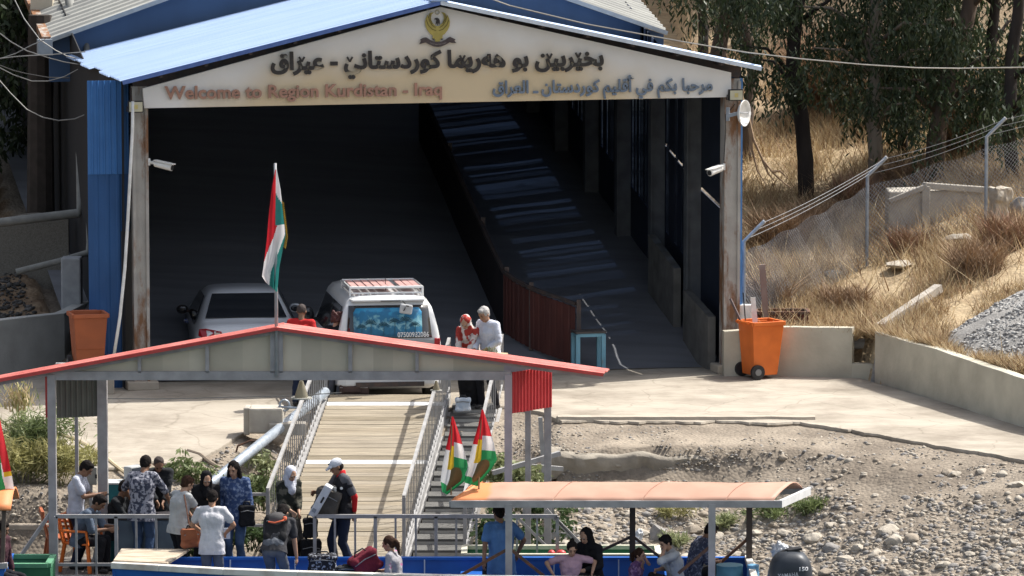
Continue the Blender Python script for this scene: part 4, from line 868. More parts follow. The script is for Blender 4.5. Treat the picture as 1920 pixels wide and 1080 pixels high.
# dry shrubs and drooping dead branches
TW = [mat('dry_twig', (.33, .23, .145), (.22, .15, .10), scale=5, rough=.95), mat('red_twig', (.32, .17, .115), (.21, .115, .08), scale=5, rough=.95)]
def shrub(c, r, h, n, ms, label, cat='shrub', name='dry_shrub', group=None, wid=.010):
    t = thing(name, label, cat, c, 0, group); P = []
    for i in range(n):
        a = rng.uniform(0, 6.28); d = r*sqrt(rng.uniform()); P.append((c.x+cos(a)*d*.6, c.y+sin(a)*d*.6, c.z+rng.uniform(0, h*.45), h*rng.uniform(.25, .6)))
    o = blades('twigs', P, ms, wid, stuff=False, lean=.75); o.parent = t; o.data.transform(WM(t).inverted()); return t
for i, (px, py, r, h, k, lab) in enumerate(((1460, 470, .9, 1.0, 0, 'grey brown tangled shrub at the foot of the slope beside the gate'), (1530, 440, 1.0, .8, 0, 'low tangled shrub in the shadow under the black trunk'), (1600, 390, .7, .9, 1, 'reddish dry shrub left of the concrete block'), (1700, 480, .6, .7, 1, 'reddish dry shrub in front of the concrete block'), (1440, 580, .7, .8, 0, 'dry brush behind the rusty tub'), (1580, 580, .8, .6, 0, 'dry brush behind the short cream wall'), (1830, 520, .8, .9, 0, 'brown brush on the ridge above the gravel heap'), (1890, 470, .8, .9, 1, 'reddish brush at the right edge below the standing stone'), (1620, 200, 1.6, 2.0, 0, 'large brown shrub in the shade behind the pale trunk'), (1560, 190, 1.6, 1.9, 1, 'large red brown shrub in the shade of the grove'), (1720, 215, 1.5, 1.6, 0, 'brown shrub behind the fence near the leaning trunk'), (1820, 280, 1.2, 1.3, 0, 'brown shrub behind the barbed wire'), (1700, 350, .8, .8, 0, 'dry brush behind the wire mesh'))):
    p = tb(px, py); shrub(p, r, h, int(1300*r*r*h)+350, [TW[k], TW[0], STRAW[2]], lab)
br = thing('dead_branch', 'bare dead branches drooping beside the right gate column', 'branch', at(1400, 200, 8)); 
for P in ([(1402, 215), (1412, 260), (1430, 300), (1450, 325), (1472, 345), (1485, 352)], [(1430, 300), (1440, 325), (1452, 340)], [(1405, 240), (1410, 280), (1420, 320), (1436, 345)], [(1450, 322), (1462, 320), (1478, 335)]): MB().tube([at(x, y, 8) for x, y in P], [lerp(.035, .008, i/(len(P)-1)) for i in range(len(P))], 5).build('twig', TW[0], br)
# green weeds
def weed(c, r, h, n, label, m, name='green_weed', droop=-.2, size=(.12, .02)):
    t = thing(name, label, 'plant', c); cl = [(c.x+rng.normal(0, r*.45), c.y+rng.normal(0, r*.3), c.z+h*rng.uniform(.25, 1), h*.35) for _ in range(9)]
    mb = MB()
    for e in cl: mb.tube([V((c.x+(e[0]-c.x)*.3, c.y+(e[1]-c.y)*.3, c.z-.05)), V(e[:3])], [.012, .006], 4)
    mb.build('stems', mat('stem_green', (.16, .17, .07), (.12, .13, .05)), t); o = leaves('foliage', cl, n//9, t, droop, size)
    o.data.materials.clear()
    for x in m: o.data.materials.append(x)
    return t
GRN = [mat('weed_green', (.13, .17, .065), (.18, .22, .085), scale=3, rough=.6, trans=.3), mat('weed_light', (.22, .25, .12), (.28, .30, .15), scale=3, rough=.6, trans=.3), mat('weed_dark', (.05, .085, .03), (.07, .11, .04), scale=3, rough=.6, trans=.3)]
DRYG = [mat('weed_yellow', (.30, .29, .11), (.36, .33, .15), scale=3, rough=.7, trans=.3), STRAW[0], GRN[1]]
for (px, py, Y, r, h, n, lab, ms) in ((370, 905, -10.2, .35, .4, 420, 'leafy green bush behind the black veiled woman', GRN), (430, 900, -9.6, .5, .5, 520, 'leafy bush with pale sprigs under the sloping pole', [GRN[1], GRN[0], DRYG[0]]), (490, 905, -9.8, .4, .55, 700, 'thick green bush beside the left ramp railing', GRN), (470, 980, -11.2, .4, .5, 800, 'dark bush under the foot of the ramp railing', [GRN[2], GRN[0], GRN[2]]), (500, 850, -8.2, .4, .45, 320, 'light green sprigs under the top of the ramp', [GRN[1], DRYG[0], GRN[1]]), (330, 905, -10.0, .3, .3, 260, 'small green bush left of the women', GRN), (965, 905, -10, .45, .8, 1700, 'light green bush to the right of the stairs', [GRN[1], GRN[1], GRN[0]]), (1010, 930, -9.6, .35, .5, 700, 'dark green sprigs behind the right pavilion posts', [GRN[2], GRN[0], GRN[1]]), (940, 1000, -11.2, .6, .6, 1600, 'dark weeds under the stairs behind the man in blue', [GRN[2], GRN[0], GRN[2]]), (400, 990, -11.6, .5, .4, 900, 'dark undergrowth behind the dock railing', [GRN[2], GRN[2], GRN[0]])):
    c = at(px, py, Y); z = HT(c.x, Y); weed(V((c.x, Y, min(c.z, max(z, c.z-.4)))), r, h, n, lab, ms)
for (px, py, Y, r, h, n, lab, ms) in ((30, 900, -9.6, .5, .7, 1700, 'green weed clump at the left edge of the bank', [GRN[1], GRN[0], DRYG[0]]), (70, 880, -9.7, .5, .85, 2200, 'tall green weed left of the pavilion post', GRN), (50, 940, -10.2, .65, .55, 2300, 'yellow dry grass mound in front of the left weeds', DRYG), (110, 935, -10.2, .35, .5, 1100, 'yellow grass tuft behind the left pavilion post', DRYG), (165, 850, -9.2, .2, .28, 260, 'dry yellow tuft between the left pavilion posts', DRYG)):
    c = at(px, py+40, Y); weed(V((c.x, Y, HT(c.x, Y)-.03)), r, h, n, lab, ms, droop=-1.6, size=(.2, .011))
for (px, py, r, h, n, lab, ms) in ((1440, 970, .28, .14, 900, 'green grass tuft under the stern end of the orange canopy', GRN), (1510, 965, .26, .16, 900, 'bright green grass tuft just right of the canopy end', GRN), (1365, 990, .3, .14, 700, 'yellow green tuft between the canopy posts', [GRN[1], DRYG[0], GRN[1]]), (1265, 970, .3, .16, 700, 'olive tuft on the stones under the canopy', [DRYG[0], GRN[1], DRYG[0]]), (1265, 1025, .2, .14, 400, 'pale green tuft behind the veiled woman', [GRN[1], DRYG[0], GRN[1]])):
    c = tb(px, py) if 0 else hit(px, py, HT, 0, 60, 95); weed(V((c.x, c.y, c.z)), r, h, n, lab, ms, droop=-1.5, size=(.13, .008))
# branch of narrow leaves and a dry plume
rp = at(35, 790, -8.8); t = thing('dry_plume', 'pale feathery seed head on a thin stalk at the left edge', 'plant', V((rp.x, -8.8, HT(rp.x, -8.8)))); top_ = at(35, 742, -8.8); MB().tube([V((rp.x, -8.8, HT(rp.x, -8.8)-.1)), top_], .012, 5).build('stalk', STRAW[0], t)
PL = [(top_.x+rng.normal(0, .11), -8.8+rng.normal(0, .08), top_.z-.08+rng.normal(0, .10), rng.uniform(.08, .2)) for _ in range(260)]; o = blades('seed_head', PL, [DRYG[0], STRAW[1]], .014, stuff=False, lean=.5); o.parent = t; o.data.transform(WM(t).inverted())
# ------------------------------------------------------------------ ramp and stairs
RT = V((-2.10, -4.25, .15)); RB_ = V((-2.68, -12.2, -1.33)); RD = (RB_-RT); RX = V((1, RD.x/abs(RD.y)*-0, 0)); RU = V((0, 0, 1))
ramp = thing('boarding_ramp', 'timber decked boarding ramp with white painted cross bars and grey side railings', 'ramp', RB_)
PLKM = [mat('ramp_plank_%s' % n, c, tuple(x*.66 for x in c), scale=4, stretch=(.4, 6, 1), rough=.85, bump=.3) for n, c in (('tan', (.30, .25, .18)), ('pale', (.34, .29, .215)), ('brown', (.24, .20, .14)), ('dusty', (.31, .265, .20)))]
NP = 40; dk = MB(); dmi = []
for i in range(NP):
    a = RT+RD*((i+.03)/NP); b = RT+RD*((i+.97)/NP); j = random.uniform(-.004, .004); wh = i in (2, 17)
    q = MB() if wh else dk
    q.bar(V((a.x-.98, (a.y+b.y)/2, (a.z+b.z)/2+j)), V((a.x+.98, (a.y+b.y)/2, (a.z+b.z)/2+j)), (b-a).length, .035, up=(0, -.186, 1))
    if wh: q.build('white_bar', WHITE, ramp, bevel=.004)
    else: dmi += [random.randrange(4)]*6
dk = dk.build('deck_planks', PLKM, ramp); dk.data.polygons.foreach_set('material_index', dmi)
m = MB(); 
for s_ in (-1, 1):
    m.bar(RT+V((s_*1.03, 0, -.04)), RB_+V((s_*1.03, 0, -.04)), .07, .16)
m.bar(RT+V((-.4, 0, -.12)), RB_+V((-.4, 0, -.12)), .08, .14); m.bar(RT+V((.4, 0, -.12)), RB_+V((.4, 0, -.12)), .08, .14); m.build('side_beams', LGREY, ramp)
def railing(p, q, h, n, parent, name='railing', m=LGREY, d=.022, end=True):
    b = MB(); p, q = V(p), V(q); up = V((0, 0, h)); b.bar(p+up, q+up, .05, .05); b.bar(p+V((0, 0, .10)), q+V((0, 0, .10)), .03, .03)
    for i in range(n+1):
        c = p.lerp(q, i/n); w = .05 if i in (0, n) and end else d; b.bar(c+V((0, 0, 0)), c+up, w, w)
    return b.build(name, m, parent)
railing(RT+V((-1.04, 0, .04)), RB_+V((-1.04, .35, .1)), .92, 30, ramp, m=LGREY, d=.016); railing(RT+V((1.04, 0, .04)), RB_+V((1.04, 0, .04)), .92, 31, ramp, m=LGREY, d=.016)
stairs = thing('stairs', 'grey concrete looking stairs with railing to the right of the timber ramp', 'stairs', (-1.1, -11.8, -1.4))
NS = 15; s0 = V((-.60, -4.3, .02)); s1 = V((-1.15, -11.9, -1.32)); TRD = mat('tread_darkened', (.115, .112, .105), (.085, .083, .078), scale=4, rough=.8, bump=.4, bscale=60); RSR = mat('riser_grey', (.42, .405, .37), (.33, .32, .295), scale=3, rough=.9, bump=.2)  # treads coloured dark and risers pale, so sunlit tops match shaded fronts
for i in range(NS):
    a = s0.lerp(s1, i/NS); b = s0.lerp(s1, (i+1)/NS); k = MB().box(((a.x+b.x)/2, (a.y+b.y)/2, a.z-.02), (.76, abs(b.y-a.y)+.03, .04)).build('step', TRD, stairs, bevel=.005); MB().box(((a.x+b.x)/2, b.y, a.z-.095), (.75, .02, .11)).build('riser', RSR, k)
m = MB(); 
for s_ in (-1, 1): m.bar(s0+V((s_*.42, 0, -.12)), s1+V((s_*.42, 0, -.12)), .06, .2)
m.build('stringers', LGREY, stairs); railing(s0+V((.43, .9, .1)), s1+V((.43, 0, 0)), .95, 20, stairs, d=.016)
m = MB()      # trestle legs and struts under the stairs
for p, q in (((-.3, -9.8, -.2), (.8, -9.4, -.35)), ((.45, -8.5, .35), (.55, -8.5, -1.2)), ((-.2, -11.3, -1.05), (.9, -11.3, -1.1)), ((.2, -10.6, -.6), (.2, -10.6, -1.4)), ((-.3, -10.5, -.25), (.75, -10.1, .0)), ((.62, -10.5, -.4), (.62, -10.5, -1.5)), ((.45, -10.6, -.62), (.85, -10.6, -.62))): MB().bar(p, q, .07, .07).build('trestle_bar', LGREY, stairs)
# winch pole, blocks beside the ramp
a = at(335, 955, -11.9); b = at(610, 735, -4.6); tag(MB().tube([a, b], .085, 10).build('steel_pole', GALV, smooth=True), 'thick galvanised pole sloping down the bank left of the ramp', 'pole')
a = at(470, 850, -8.0); b = at(600, 742, -4.8); tag(MB().tube([a, b], .035, 8).build('thin_pole', GALV, smooth=True), 'thin pole lying along the thick sloping pole', 'pole')
c = on(500, 795, 0); t = thing('anchor_block', 'pale concrete anchor block with a shackle left of the ramp top', 'concrete block', (c.x, c.y, -.1)); MB().box((0, 0, .18), (.55, .5, .42)).build('block_body', BLK, t, local=True, bevel=.03); MB().box((-.32, .05, .16), (.1, .4, .45)).box((.35, -.15, .05), (.6, .3, .2)).build('raised_edge', BLK, t, local=True, bevel=.02)
MB().tube([(.3+.08*cos(x), -.1, .42+.09*sin(x)) for x in np.linspace(0, 6.28, 14)], .018, 6).tube([(.2, -.1, .4), (.55, -.15, .38)], .02, 6).build('shackle', GALV, t, local=True)
p = [hit(px, py, HT, .06, 60, 95) for px, py in ((105, 812), (140, 822), (190, 850), (215, 872), (243, 893))]; tag(MB().tube(p, .03, 6).build('bamboo_cane', mat('cane', (.5, .41, .27), rough=.8)), 'pale bent cane lying on the bank left of the desk', 'cane')
tag(MB().tube([hit(px, py, HT, .05, 60, 95) for px, py in ((352, 845), (375, 852), (395, 868), (415, 880))], .03, 6).build('driftwood', mat('driftwood_brown', (.2, .16, .12), rough=.9)), 'brown driftwood stick on the pale bank', 'stick')
tag(MB().tube([at(x, y, -7.6) for x, y in ((498, 828), (470, 826), (446, 836), (442, 850), (450, 857))], .018, 6).build('bent_rod', RUSTM), 'bent rusty rod curling beside the sloping pole', 'rod')

# ------------------------------------------------------------------ dock and pavilion
DZ = -1.4; DY0, DY1 = -13.35, -11.5
dock = thing('dock_float', 'floating dock platform with grey railings under the red roofed pavilion', 'dock', (-3.5, -12.4, -1.9))
m = MB(); n_ = 60
for i in range(n_): x0 = lerp(-7.1, .95, i/n_); m.box((x0+.067, -12.42, DZ-.03), (.128, 1.85, .05))
m.build('deck', mat('dock_boards', (.19, .17, .15), (.12, .11, .10), scale=3, stretch=(6, .5, 1), rough=.9, bump=.3), dock)
m = MB(); m.box((-3.1, -12.42, DZ-.28), (8.0, 1.8, .42)); m.build('float', mat('float_dark', (.04, .05, .05), (.07, .07, .065), rough=.8), dock, bevel=.03)
m = MB(); m.box((-3.1, -13.36, DZ-.02), (8.1, .05, .1)); m.build('edge_beam', LGREY, dock)
def front_rail(px0, px1, n, nm='railing'):
    a = at(px0, 968, -13.3); b = at(px1, 968, -13.3); z = a.z; m = MB(); m.bar((a.x, -13.3, z), (b.x, -13.3, z), .05, .055); m.bar((a.x, -13.3, DZ+.18), (b.x, -13.3, DZ+.18), .045, .045)
    for i in range(n+1): x = lerp(a.x, b.x, i/n); m.bar((x, -13.3, DZ), (x, -13.3, z), .05 if i % 3 == 0 else .032)
    return m.build(nm, GREYP, dock)
front_rail(105, 330, 6); front_rail(590, 1045, 12)
m = MB(); a = at(330, 968, -11.7); b = at(500, 968, -11.7); m.bar((a.x-1.5, -11.6, -.42), (b.x, -11.6, -.42), .045); m.bar((a.x-1.5, -11.6, -.9), (b.x, -11.6, -.9), .04)
for i in range(8): x = lerp(a.x-1.5, b.x, i/7); m.bar((x, -11.6, DZ), (x, -11.6, -.42), .035)
m.build('railing', GREYP, dock)
pav = thing('dock_pavilion', 'open pavilion with red gable roof cream gable panels and grey posts over the dock', 'pavilion', (-3.5, -13, DZ))
PY = -13.0
def pv(px, py, Y=PY): return at(px, py, Y)
bl, br2 = pv(92, 704), pv(958, 704); zb = bl.z
m = MB(); m.bar((bl.x, PY, zb), (br2.x, PY, zb), .09, .13); m.bar((bl.x, PY+1.0, zb), (br2.x+.4, PY+1.0, zb), .09, .13); m.build('front_beam', GREYP, pav)
for px, Y, w in ((97, PY, .12), (953, PY, .115), (192, PY+.75, .15), (1027, PY+.75, .11), (143, PY+1.2, .055), (990, PY+1.2, .09)):
    p = at(px, 760, Y); MB().bar((p.x, Y, DZ), (p.x, Y, zb+.02), w, w).build('post', GREYP if px != 953 else mat('post_pinkish_grey', (.42, .37, .38), (.35, .31, .32), scale=4, rough=.5), pav, bevel=.006)
apx, lE, rE = pv(520, 612), pv(-30, 714), pv(1131, 698)
# cream gable panels with seams, between thin grey uprights
CREAM = [mat('cream_panel_a', (.54, .48, .375), (.47, .42, .325), scale=2, rough=.7), mat('cream_panel_b', (.58, .52, .41), (.51, .455, .36), scale=2, rough=.7), mat('cream_panel_c', (.49, .44, .345), (.43, .385, .30), scale=2, rough=.7)]
def roofz(x): return lerp(lE.z, apx.z, (x-lE.x)/(apx.x-lE.x)) if x < apx.x else lerp(apx.z, rE.z, (x-apx.x)/(rE.x-apx.x))
cuts = [100, 180, 258, 305, 355, 388, 455, 508, 530, 565, 603, 656, 700, 737, 786, 850, 945]; k = 0
for c0_, c1_ in zip(cuts, cuts[1:]):
    if (c0_, c1_) == (508, 530): continue
    x0, x1 = pv(c0_, 700).x, pv(c1_, 700).x; z0 = zb+.06
    m = MB(); m.prism([V((x0, PY+.02, z0)), V((x1, PY+.02, z0)), V((x1, PY+.02, max(z0+.01, roofz(x1)-.05))), V((x0, PY+.02, max(z0+.01, roofz(x0)-.05)))], (0, .03, 0)); m.build('gable_panel', CREAM[k % 3], pav); k += 1
m = MB()
for c_, w in ((262, .05), (389, .055), (519, .19), (657, .06), (782, .05)): x = pv(c_, 700).x; m.bar((x, PY-.02, zb+.05), (x, PY-.02, roofz(x)-.06), w, .05)
for A, B in ((lE, apx), (apx, rE)): m.bar((A.x, PY-.015, A.z-.07), (B.x, PY-.015, B.z-.07), .05, .07)
m.build('gable_frame', GREYP, pav)
DEP = V((.10, .42, .0))
for A, B, nm in ((lE, apx, RED), (rE, apx, PALERED)):
    A_ = V((A.x, PY-.14, A.z)); B_ = V((B.x, PY-.14, B.z)); sl_ = B_-A_; nrm = sl_.cross(V((0, 1, 0))); nrm = nrm if nrm.z > 0 else -nrm; nrm.normalize()
    m = MB(); m.corr(A_, DEP, sl_, .16, .022, nrm); m.build('roof_sheet', PALERED, pav, solid=.012)
m = MB(); m.bar((lE.x, PY-.15, lE.z-.02), (apx.x, PY-.15, apx.z-.02), .014, .05); m.bar((apx.x, PY-.15, apx.z-.02), (rE.x, PY-.15, rE.z-.02), .014, .05); m.build('roof_edge', RED, pav)
# side curtains of ribbed sheet
def curtain(px0, px1, py1, Y0, Y1, m_):
    a = at(px0, 720, Y0); b = at(px1, 720, Y1); z1 = at(px0, py1, Y0).z; m = MB(); m.corr((a.x, Y0, z1), (b.x-a.x, Y1-Y0, 0), (0, 0, zb+.05-z1), .075, .018, V((b.x-a.x, Y1-Y0, 0)).cross(V((0, 0, 1))).normalized()); m.build('side_curtain', m_, pav, solid=.008)
curtain(961, 1034, 775, PY, PY+.72, mat('red_curtain_sheet', (.50, .05, .055), (.43, .035, .04), scale=3, rough=.5)); curtain(106, 186, 784, PY+.5, PY+.72, mat('olive_back_sheet', (.13, .13, .11), (.10, .10, .085), scale=3, rough=.7))
a = at(89, 720, PY); m = MB(); m.bar((a.x-.02, PY+.1, at(89, 783, PY).z), (a.x-.02, PY+.1, zb), .03, .2); m.build('red_edge_strip', RED, pav)
a = at(96, 960, PY); b = at(28, 1058, PY-.2); MB().bar(a, b, .05).build('brace', GREYP, pav)
for P_ in (((965, 965), (1060, 1060)), ((1025, 955), (1110, 1050)), ((1040, 970), (1130, 1060))):
    MB().bar(at(*P_[0], PY+.6), at(*P_[1], PY+.6), .04).build('brace', GREYP, pav)
w_ = MB().tube([at(100, 747, PY+.8), at(300, 748, PY+.8), at(560, 742, PY+.8), at(640, 736, PY+.8)], .008, 4).build('string', mat('string_grey', (.25, .25, .24))); tag(w_, 'thin string stretched under the pavilion beam', 'wire')
for px in (565, 818):
    a = at(px, 714, PY+.5); lt_ = thing('hanging_lamp', '%s translucent cone lamp hanging under the pavilion beam' % ('large' if px < 600 else 'small'), 'lamp', a, 0, 'lamps under the pavilion beam'); s_ = 1 if px < 600 else .55
    MB().tube([a, a-V((0, 0, .05*s_)), a-V((0, 0, .22*s_)), a-V((0, 0, .25*s_))], [.03*s_, .045*s_, .10*s_, .10*s_], 12).build('lamp_shade', mat('lamp_glassy', (.45, .42, .33), rough=.2, trans=.5), lt_, auto=40); MB().tube([a-V((0, 0, .25*s_)), a-V((0, 0, .27*s_))], .16*s_, 16).build('brim', mat('lamp_brim', (.5, .5, .46), rough=.2), lt_)
# the flagpole with the tall flag
def cloth(name, rows, mats, zone, parent, solid=.004):
    m = MB(); m.grid(rows); o = m.build(name, mats, parent); a = len(rows); b = len(rows[0]); mi = []
    for i in range(a-1):
        for j in range(b-1): mi.append(zone((i+.5)/(a-1), (j+.5)/(b-1)))
    o.data.polygons.foreach_set('material_index', mi); o.data.shade_smooth(); return o
FR = mat('flag_red', (.58, .02, .03), (.5, .018, .026), rough=.75, trans=.35); FWH = mat('flag_white', (.74, .72, .72), (.68, .66, .66), rough=.75, trans=.35); FG = mat('flag_green', (.03, .30, .10), (.025, .26, .085), rough=.75, trans=.35); FT = mat('flag_teal', (.03, .22, .20), (.025, .19, .17), rough=.75, trans=.3); FY = mat('flag_sun', (.75, .48, .03), rough=.75, trans=.3); FBR = mat('flag_brown_shade', (.16, .10, .04), rough=.8); POLE = mat('pole_grey', (.36, .37, .38), rough=.5); WOOD = mat('stick_wood', (.36, .24, .14), rough=.8)
fp_ = pv(519, 706, PY-.06); ft = pv(516, 306, PY-.06); fg = thing('tall_flag', 'tricolour flag with gold fringe drooping from the tall pole at the pavilion ridge', 'flag', fp_)
MB().tube([fp_, ft], [.028, .02], 8).build('flagpole', POLE, fg, smooth=True)
R = []
lft = [(516, 318), (510, 350), (504, 400), (500, 450), (494, 500), (491, 518), (499, 530)]; rgt = [(519, 318), (526, 355), (531, 400), (536, 440), (530, 470), (524, 500), (520, 548)]
def pl(P, t): k = min(int(t*(len(P)-1)), len(P)-2); f = t*(len(P)-1)-k; return (lerp(P[k][0], P[k+1][0], f), lerp(P[k][1], P[k+1][1], f))
for t in np.linspace(0, 1, 80):
    l_, r_ = pl(lft, t), pl(rgt, t); R.append([at(lerp(l_[0], r_[0], s), lerp(l_[1], r_[1], s), PY-.11+.07*sin(s*8+t*3)*t) for s in np.linspace(0, 1, 41)])
def fz_(t, s):
    if t < .42: return 0 if s < .45+.2*t*0 else (1 if t < .2+.12*(s-.45) else 2)
    return 0 if s < .55-(t-.42)*2.6 else (1 if s < .95-(t-.5)*1.3 else 2)
cloth('flag_cloth', R, [FR, FWH, FT], fz_, fg)
m = MB()
for t in np.linspace(.25, .62, 26): q = pl(rgt, t); p = at(q[0], q[1], PY-.1); m.bar(p, p+V((.03, 0, -.035)), .012, .006)
m.build('fringe', FY, fg)
# hand flags on the boat canopy
CY = -15.15
def hand_flag(px, top_, lft, rgt, label, sunx, patch):
    b = at(px, 928, CY); t_ = at(px if 0 else sunx, 868, CY); g_ = thing('hand_flag', label, 'flag', b, 0, 'red white and green flags on the boat canopy'); a = at(top_[0], top_[1], CY); MB().tube([b, t_, a], .014, 6).build('flag_stick', WOOD, g_)
    R = []
    for t in np.linspace(0, 1, 80):
        l_, r_ = pl(lft, t), pl(rgt, t); R.append([at(lerp(l_[0], r_[0], s), lerp(l_[1], r_[1], s), CY-.03+.06*sin(s*7+t*2)*min(1, t*3)) for s in np.linspace(0, 1, 41)])
    def z(t, s):
        if patch(t, s): return 4
        if s > .42: return 0 if t < .30 else 1 if t < .48 else 2
        d = t-s*.3
        if .36 < t < .66 and s > .22-(t-.36)*.1: return 3
        return 0 if t < .52-.5*s+.1 and t < .42 else (1 if t < .86+.15*(s-.2) and s < .42 else 2)
    cloth('flag_cloth', R, [FR, FWH, FG, FY, FBR], z, g_)
    return g_
hand_flag(846, (848, 782), [(847, 781), (843, 810), (836, 840), (830, 870), (826, 900), (829, 922)], [(850, 781), (862, 815), (872, 850), (879, 880), (872, 902), (838, 928)], 'lower of the two flags on the canopy, standing at its left end', 845, lambda t, s: t > .56 and s > .34 and (s-.55)**2*2+(t-.78)**2*5 < .16)
hand_flag(898, (904, 769), [(903, 768), (896, 800), (887, 830), (880, 860), (872, 890), (871, 905)], [(906, 768), (917, 800), (927, 835), (932, 862), (921, 880), (895, 912)], 'higher of the two flags on the canopy, the one nearer the pavilion post', 898, lambda t, s: t > .54 and s > .34 and (s-.58)**2*2+(t-.78)**2*5 < .16)

# ------------------------------------------------------------------ the long blue boat with the orange canopy
boat = thing('passenger_boat', 'long blue boat with white gunwale carrying seated passengers under an orange canopy', 'boat', (-1, -15, -2.1))
GZ = -.93
nearP = [(210, 1051), (300, 1056), (420, 1063), (560, 1068), (700, 1072), (830, 1075), (1000, 1078), (1200, 1081), (1330, 1084), (1418, 1086)]
near = [on(px, py, GZ+.05*sstep(500, 200, px))-V((0, 0, .085)) for px, py in nearP]; far = []
for p in near: far.append(V((p.x, -14.0 + .0*p.x, GZ-.07)))
far[0] = near[0]+V((.02, .5, 0)); far[1].y = -14.05
BLUEB = mat('boat_blue', (.02, .13, .48), (.015, .10, .40), scale=3, rough=.4); BW = mat('boat_white', (.62, .60, .55), (.42, .37, .31), scale=4, lo=.45, hi=.72, rough=.6, bump=.1)
m = MB(); m.grid([[p, p+V((0, .05, -.18)), p+V((0, .16, -.6)), p+V((0, .45, -1.1))] for p in near]); m.grid([[p, p+V((0, -.03, -.3)), p+V((0, -.1, -.6)), p+V((0, -.3, -1.1))] for p in far]); m.grid([[near[0], far[0]], [near[0]+V((.1, .05, -.6)), far[0]+V((.1, 0, -.6))], [near[0]+V((.5, .2, -1.1)), far[0]+V((.5, -.1, -1.1))]])
m.grid([[near[-1], far[-1]], [near[-1]+V((0, .1, -1.1)), far[-1]+V((0, -.1, -1.1))]]); m.build('hull', BLUEB, boat, solid=.025)
m = MB()
for p, q in zip(near, near[1:]): m.bar(p+V((0, 0, .02)), q+V((0, 0, .02)), .14, .09)
m.bar(near[-1], far[-1], .1, .08); m.build('gunwale', BW, boat, bevel=.01)
m = MB()
for p, q in zip(far[1:], far[2:]): m.bar(p+V((0, 0, -.01)), q+V((0, 0, -.01)), .10, .04)
m.build('far_gunwale', BLUEB, boat)
m = MB()
for p in [lerp(far[1], far[-1], i/9) for i in range(10)]: m.box((p.x, p.y-.04, GZ-.22), (.018, .02, .26))
m.build('hull_seams', mat('seam_white', (.55, .62, .7)), boat)
m = MB(); m.add([V((near[i].x, near[i].y+.25, -1.55)) for i in range(1, 10)]+[V((far[i].x, far[i].y-.15, -1.55)) for i in range(1, 10)], [(i, i+1, 10+i, 9+i) for i in range(8)]); m.build('floor', mat('boat_floor', (.05, .09, .16), (.04, .06, .1), rough=.7), boat, solid=.03)
a, b = near[0], near[1]; m = MB(); m.prism([a+V((.02, .03, .05)), near[1]+V((.1, .05, .045)), V((near[1].x+.35, -14.1, GZ+.04)), V((far[0].x+.05, -14.15, GZ+.06))], (0, 0, .035)); m.build('bow_deck', mat('bow_boards', (.50, .43, .33), (.33, .26, .19), scale=3, stretch=(1, 5, 1), rough=.85, bump=.2), boat)
for x in (-2.2, -.6, .9, 2.4): MB().box((x, -14.75, -1.2), (.32, 1.2, .05)).build('bench', BLUEB, boat, bevel=.01)
# canopy
cz = at(1100, 945, -15.5).z; xl, xr = at(845, 945, -15.5).x, at(1466, 945, -15.5).x; sh = V((.50, 1.25, 0)); W_ = 1.25
m = MB(); p0, p1 = V((xl, -15.5, cz)), V((xr, -15.5, cz)); m.bar(p0, p1, .05, .10); m.bar(p0+sh, p1+sh, .05, .09); m.bar(p0, p0+sh, .05, .08); m.build('canopy_frame', GREYP, boat); MB().bar(p1+V((-.02, 0, 0)), p1+sh+V((-.02, 0, 0)), .05, .11).build('canopy_frame', mat('frame_white', (.62, .62, .62)), boat)
rows_ = []
for t in np.linspace(0, 1, 15):
    q = sh*t; z = .05+.155*sin(pi*t)**.8; rows_.append([V((lerp(xl, xr-.12, s), -15.5, cz))+q+V((.14*sin(pi*t)*(1 if s == 0 else .3*s), 0, z+.022*noise.noise((s*5, t*2.5, 1))+.012*noise.noise((s*17, t*3, 6)))) for s in [0]+list(np.linspace(.02, 1, 54))])
def canopy_mat():
    m = mat('canopy_fabric', (.47, .275, .20), (.38, .215, .15), scale=1.6, rough=.6); n = m.node_tree.nodes; l = m.node_tree.links; b = n['Principled BSDF']; src = b.inputs['Base Color'].links[0].from_socket
    tc = n.new('ShaderNodeTexCoord'); t = n.new('ShaderNodeTexNoise'); t.inputs['Scale'].default_value = 1.4; sx = n.new('ShaderNodeSeparateXYZ'); l.new(tc.outputs['Object'], sx.inputs[0]); l.new(tc.outputs['Object'], t.inputs[0])
    ad = n.new('ShaderNodeMath'); ad.operation = 'MULTIPLY_ADD'; l.new(t.outputs['Fac'], ad.inputs[0]); ad.inputs[1].default_value = .45; l.new(sx.outputs[0], ad.inputs[2])
    r = n.new('ShaderNodeValToRGB'); r.color_ramp.interpolation = 'EASE'; x0 = xl-boat.location.x; r.color_ramp.elements[0].color = (1, 1, 1, 1); r.color_ramp.elements[1].color = (0, 0, 0, 1)
    mr = n.new('ShaderNodeMapRange'); mr.inputs['From Min'].default_value = x0+.75; mr.inputs['From Max'].default_value = x0+.85; l.new(ad.outputs[0], mr.inputs[0]); l.new(mr.outputs[0], r.inputs[0])
    mx = n.new('ShaderNodeMixRGB'); l.new(r.outputs[0], mx.inputs[0]); l.new(src, mx.inputs[1]); mx.inputs[2].default_value = (.62, .22, .08, 1); l.new(mx.outputs[0], b.inputs['Base Color']); return m
m = MB(); m.grid(rows_); cn = m.build('canopy', canopy_mat(), boat, solid=.015, smooth=True)
for j in (17, 32, 46):                         # overlaps where the sheets meet, with their rivets
    q = MB()
    for a_, b_ in zip(rows_, rows_[1:]): q.bar(a_[j]+V((0, 0, .006)), b_[j]+V((0, 0, .006)), .012, .004)
    q.build('sheet_overlap', mat('canopy_overlap', (.36, .2, .14), (.3, .16, .11), rough=.7), cn)
def cp(px, Y): return at(px, 950, Y).x
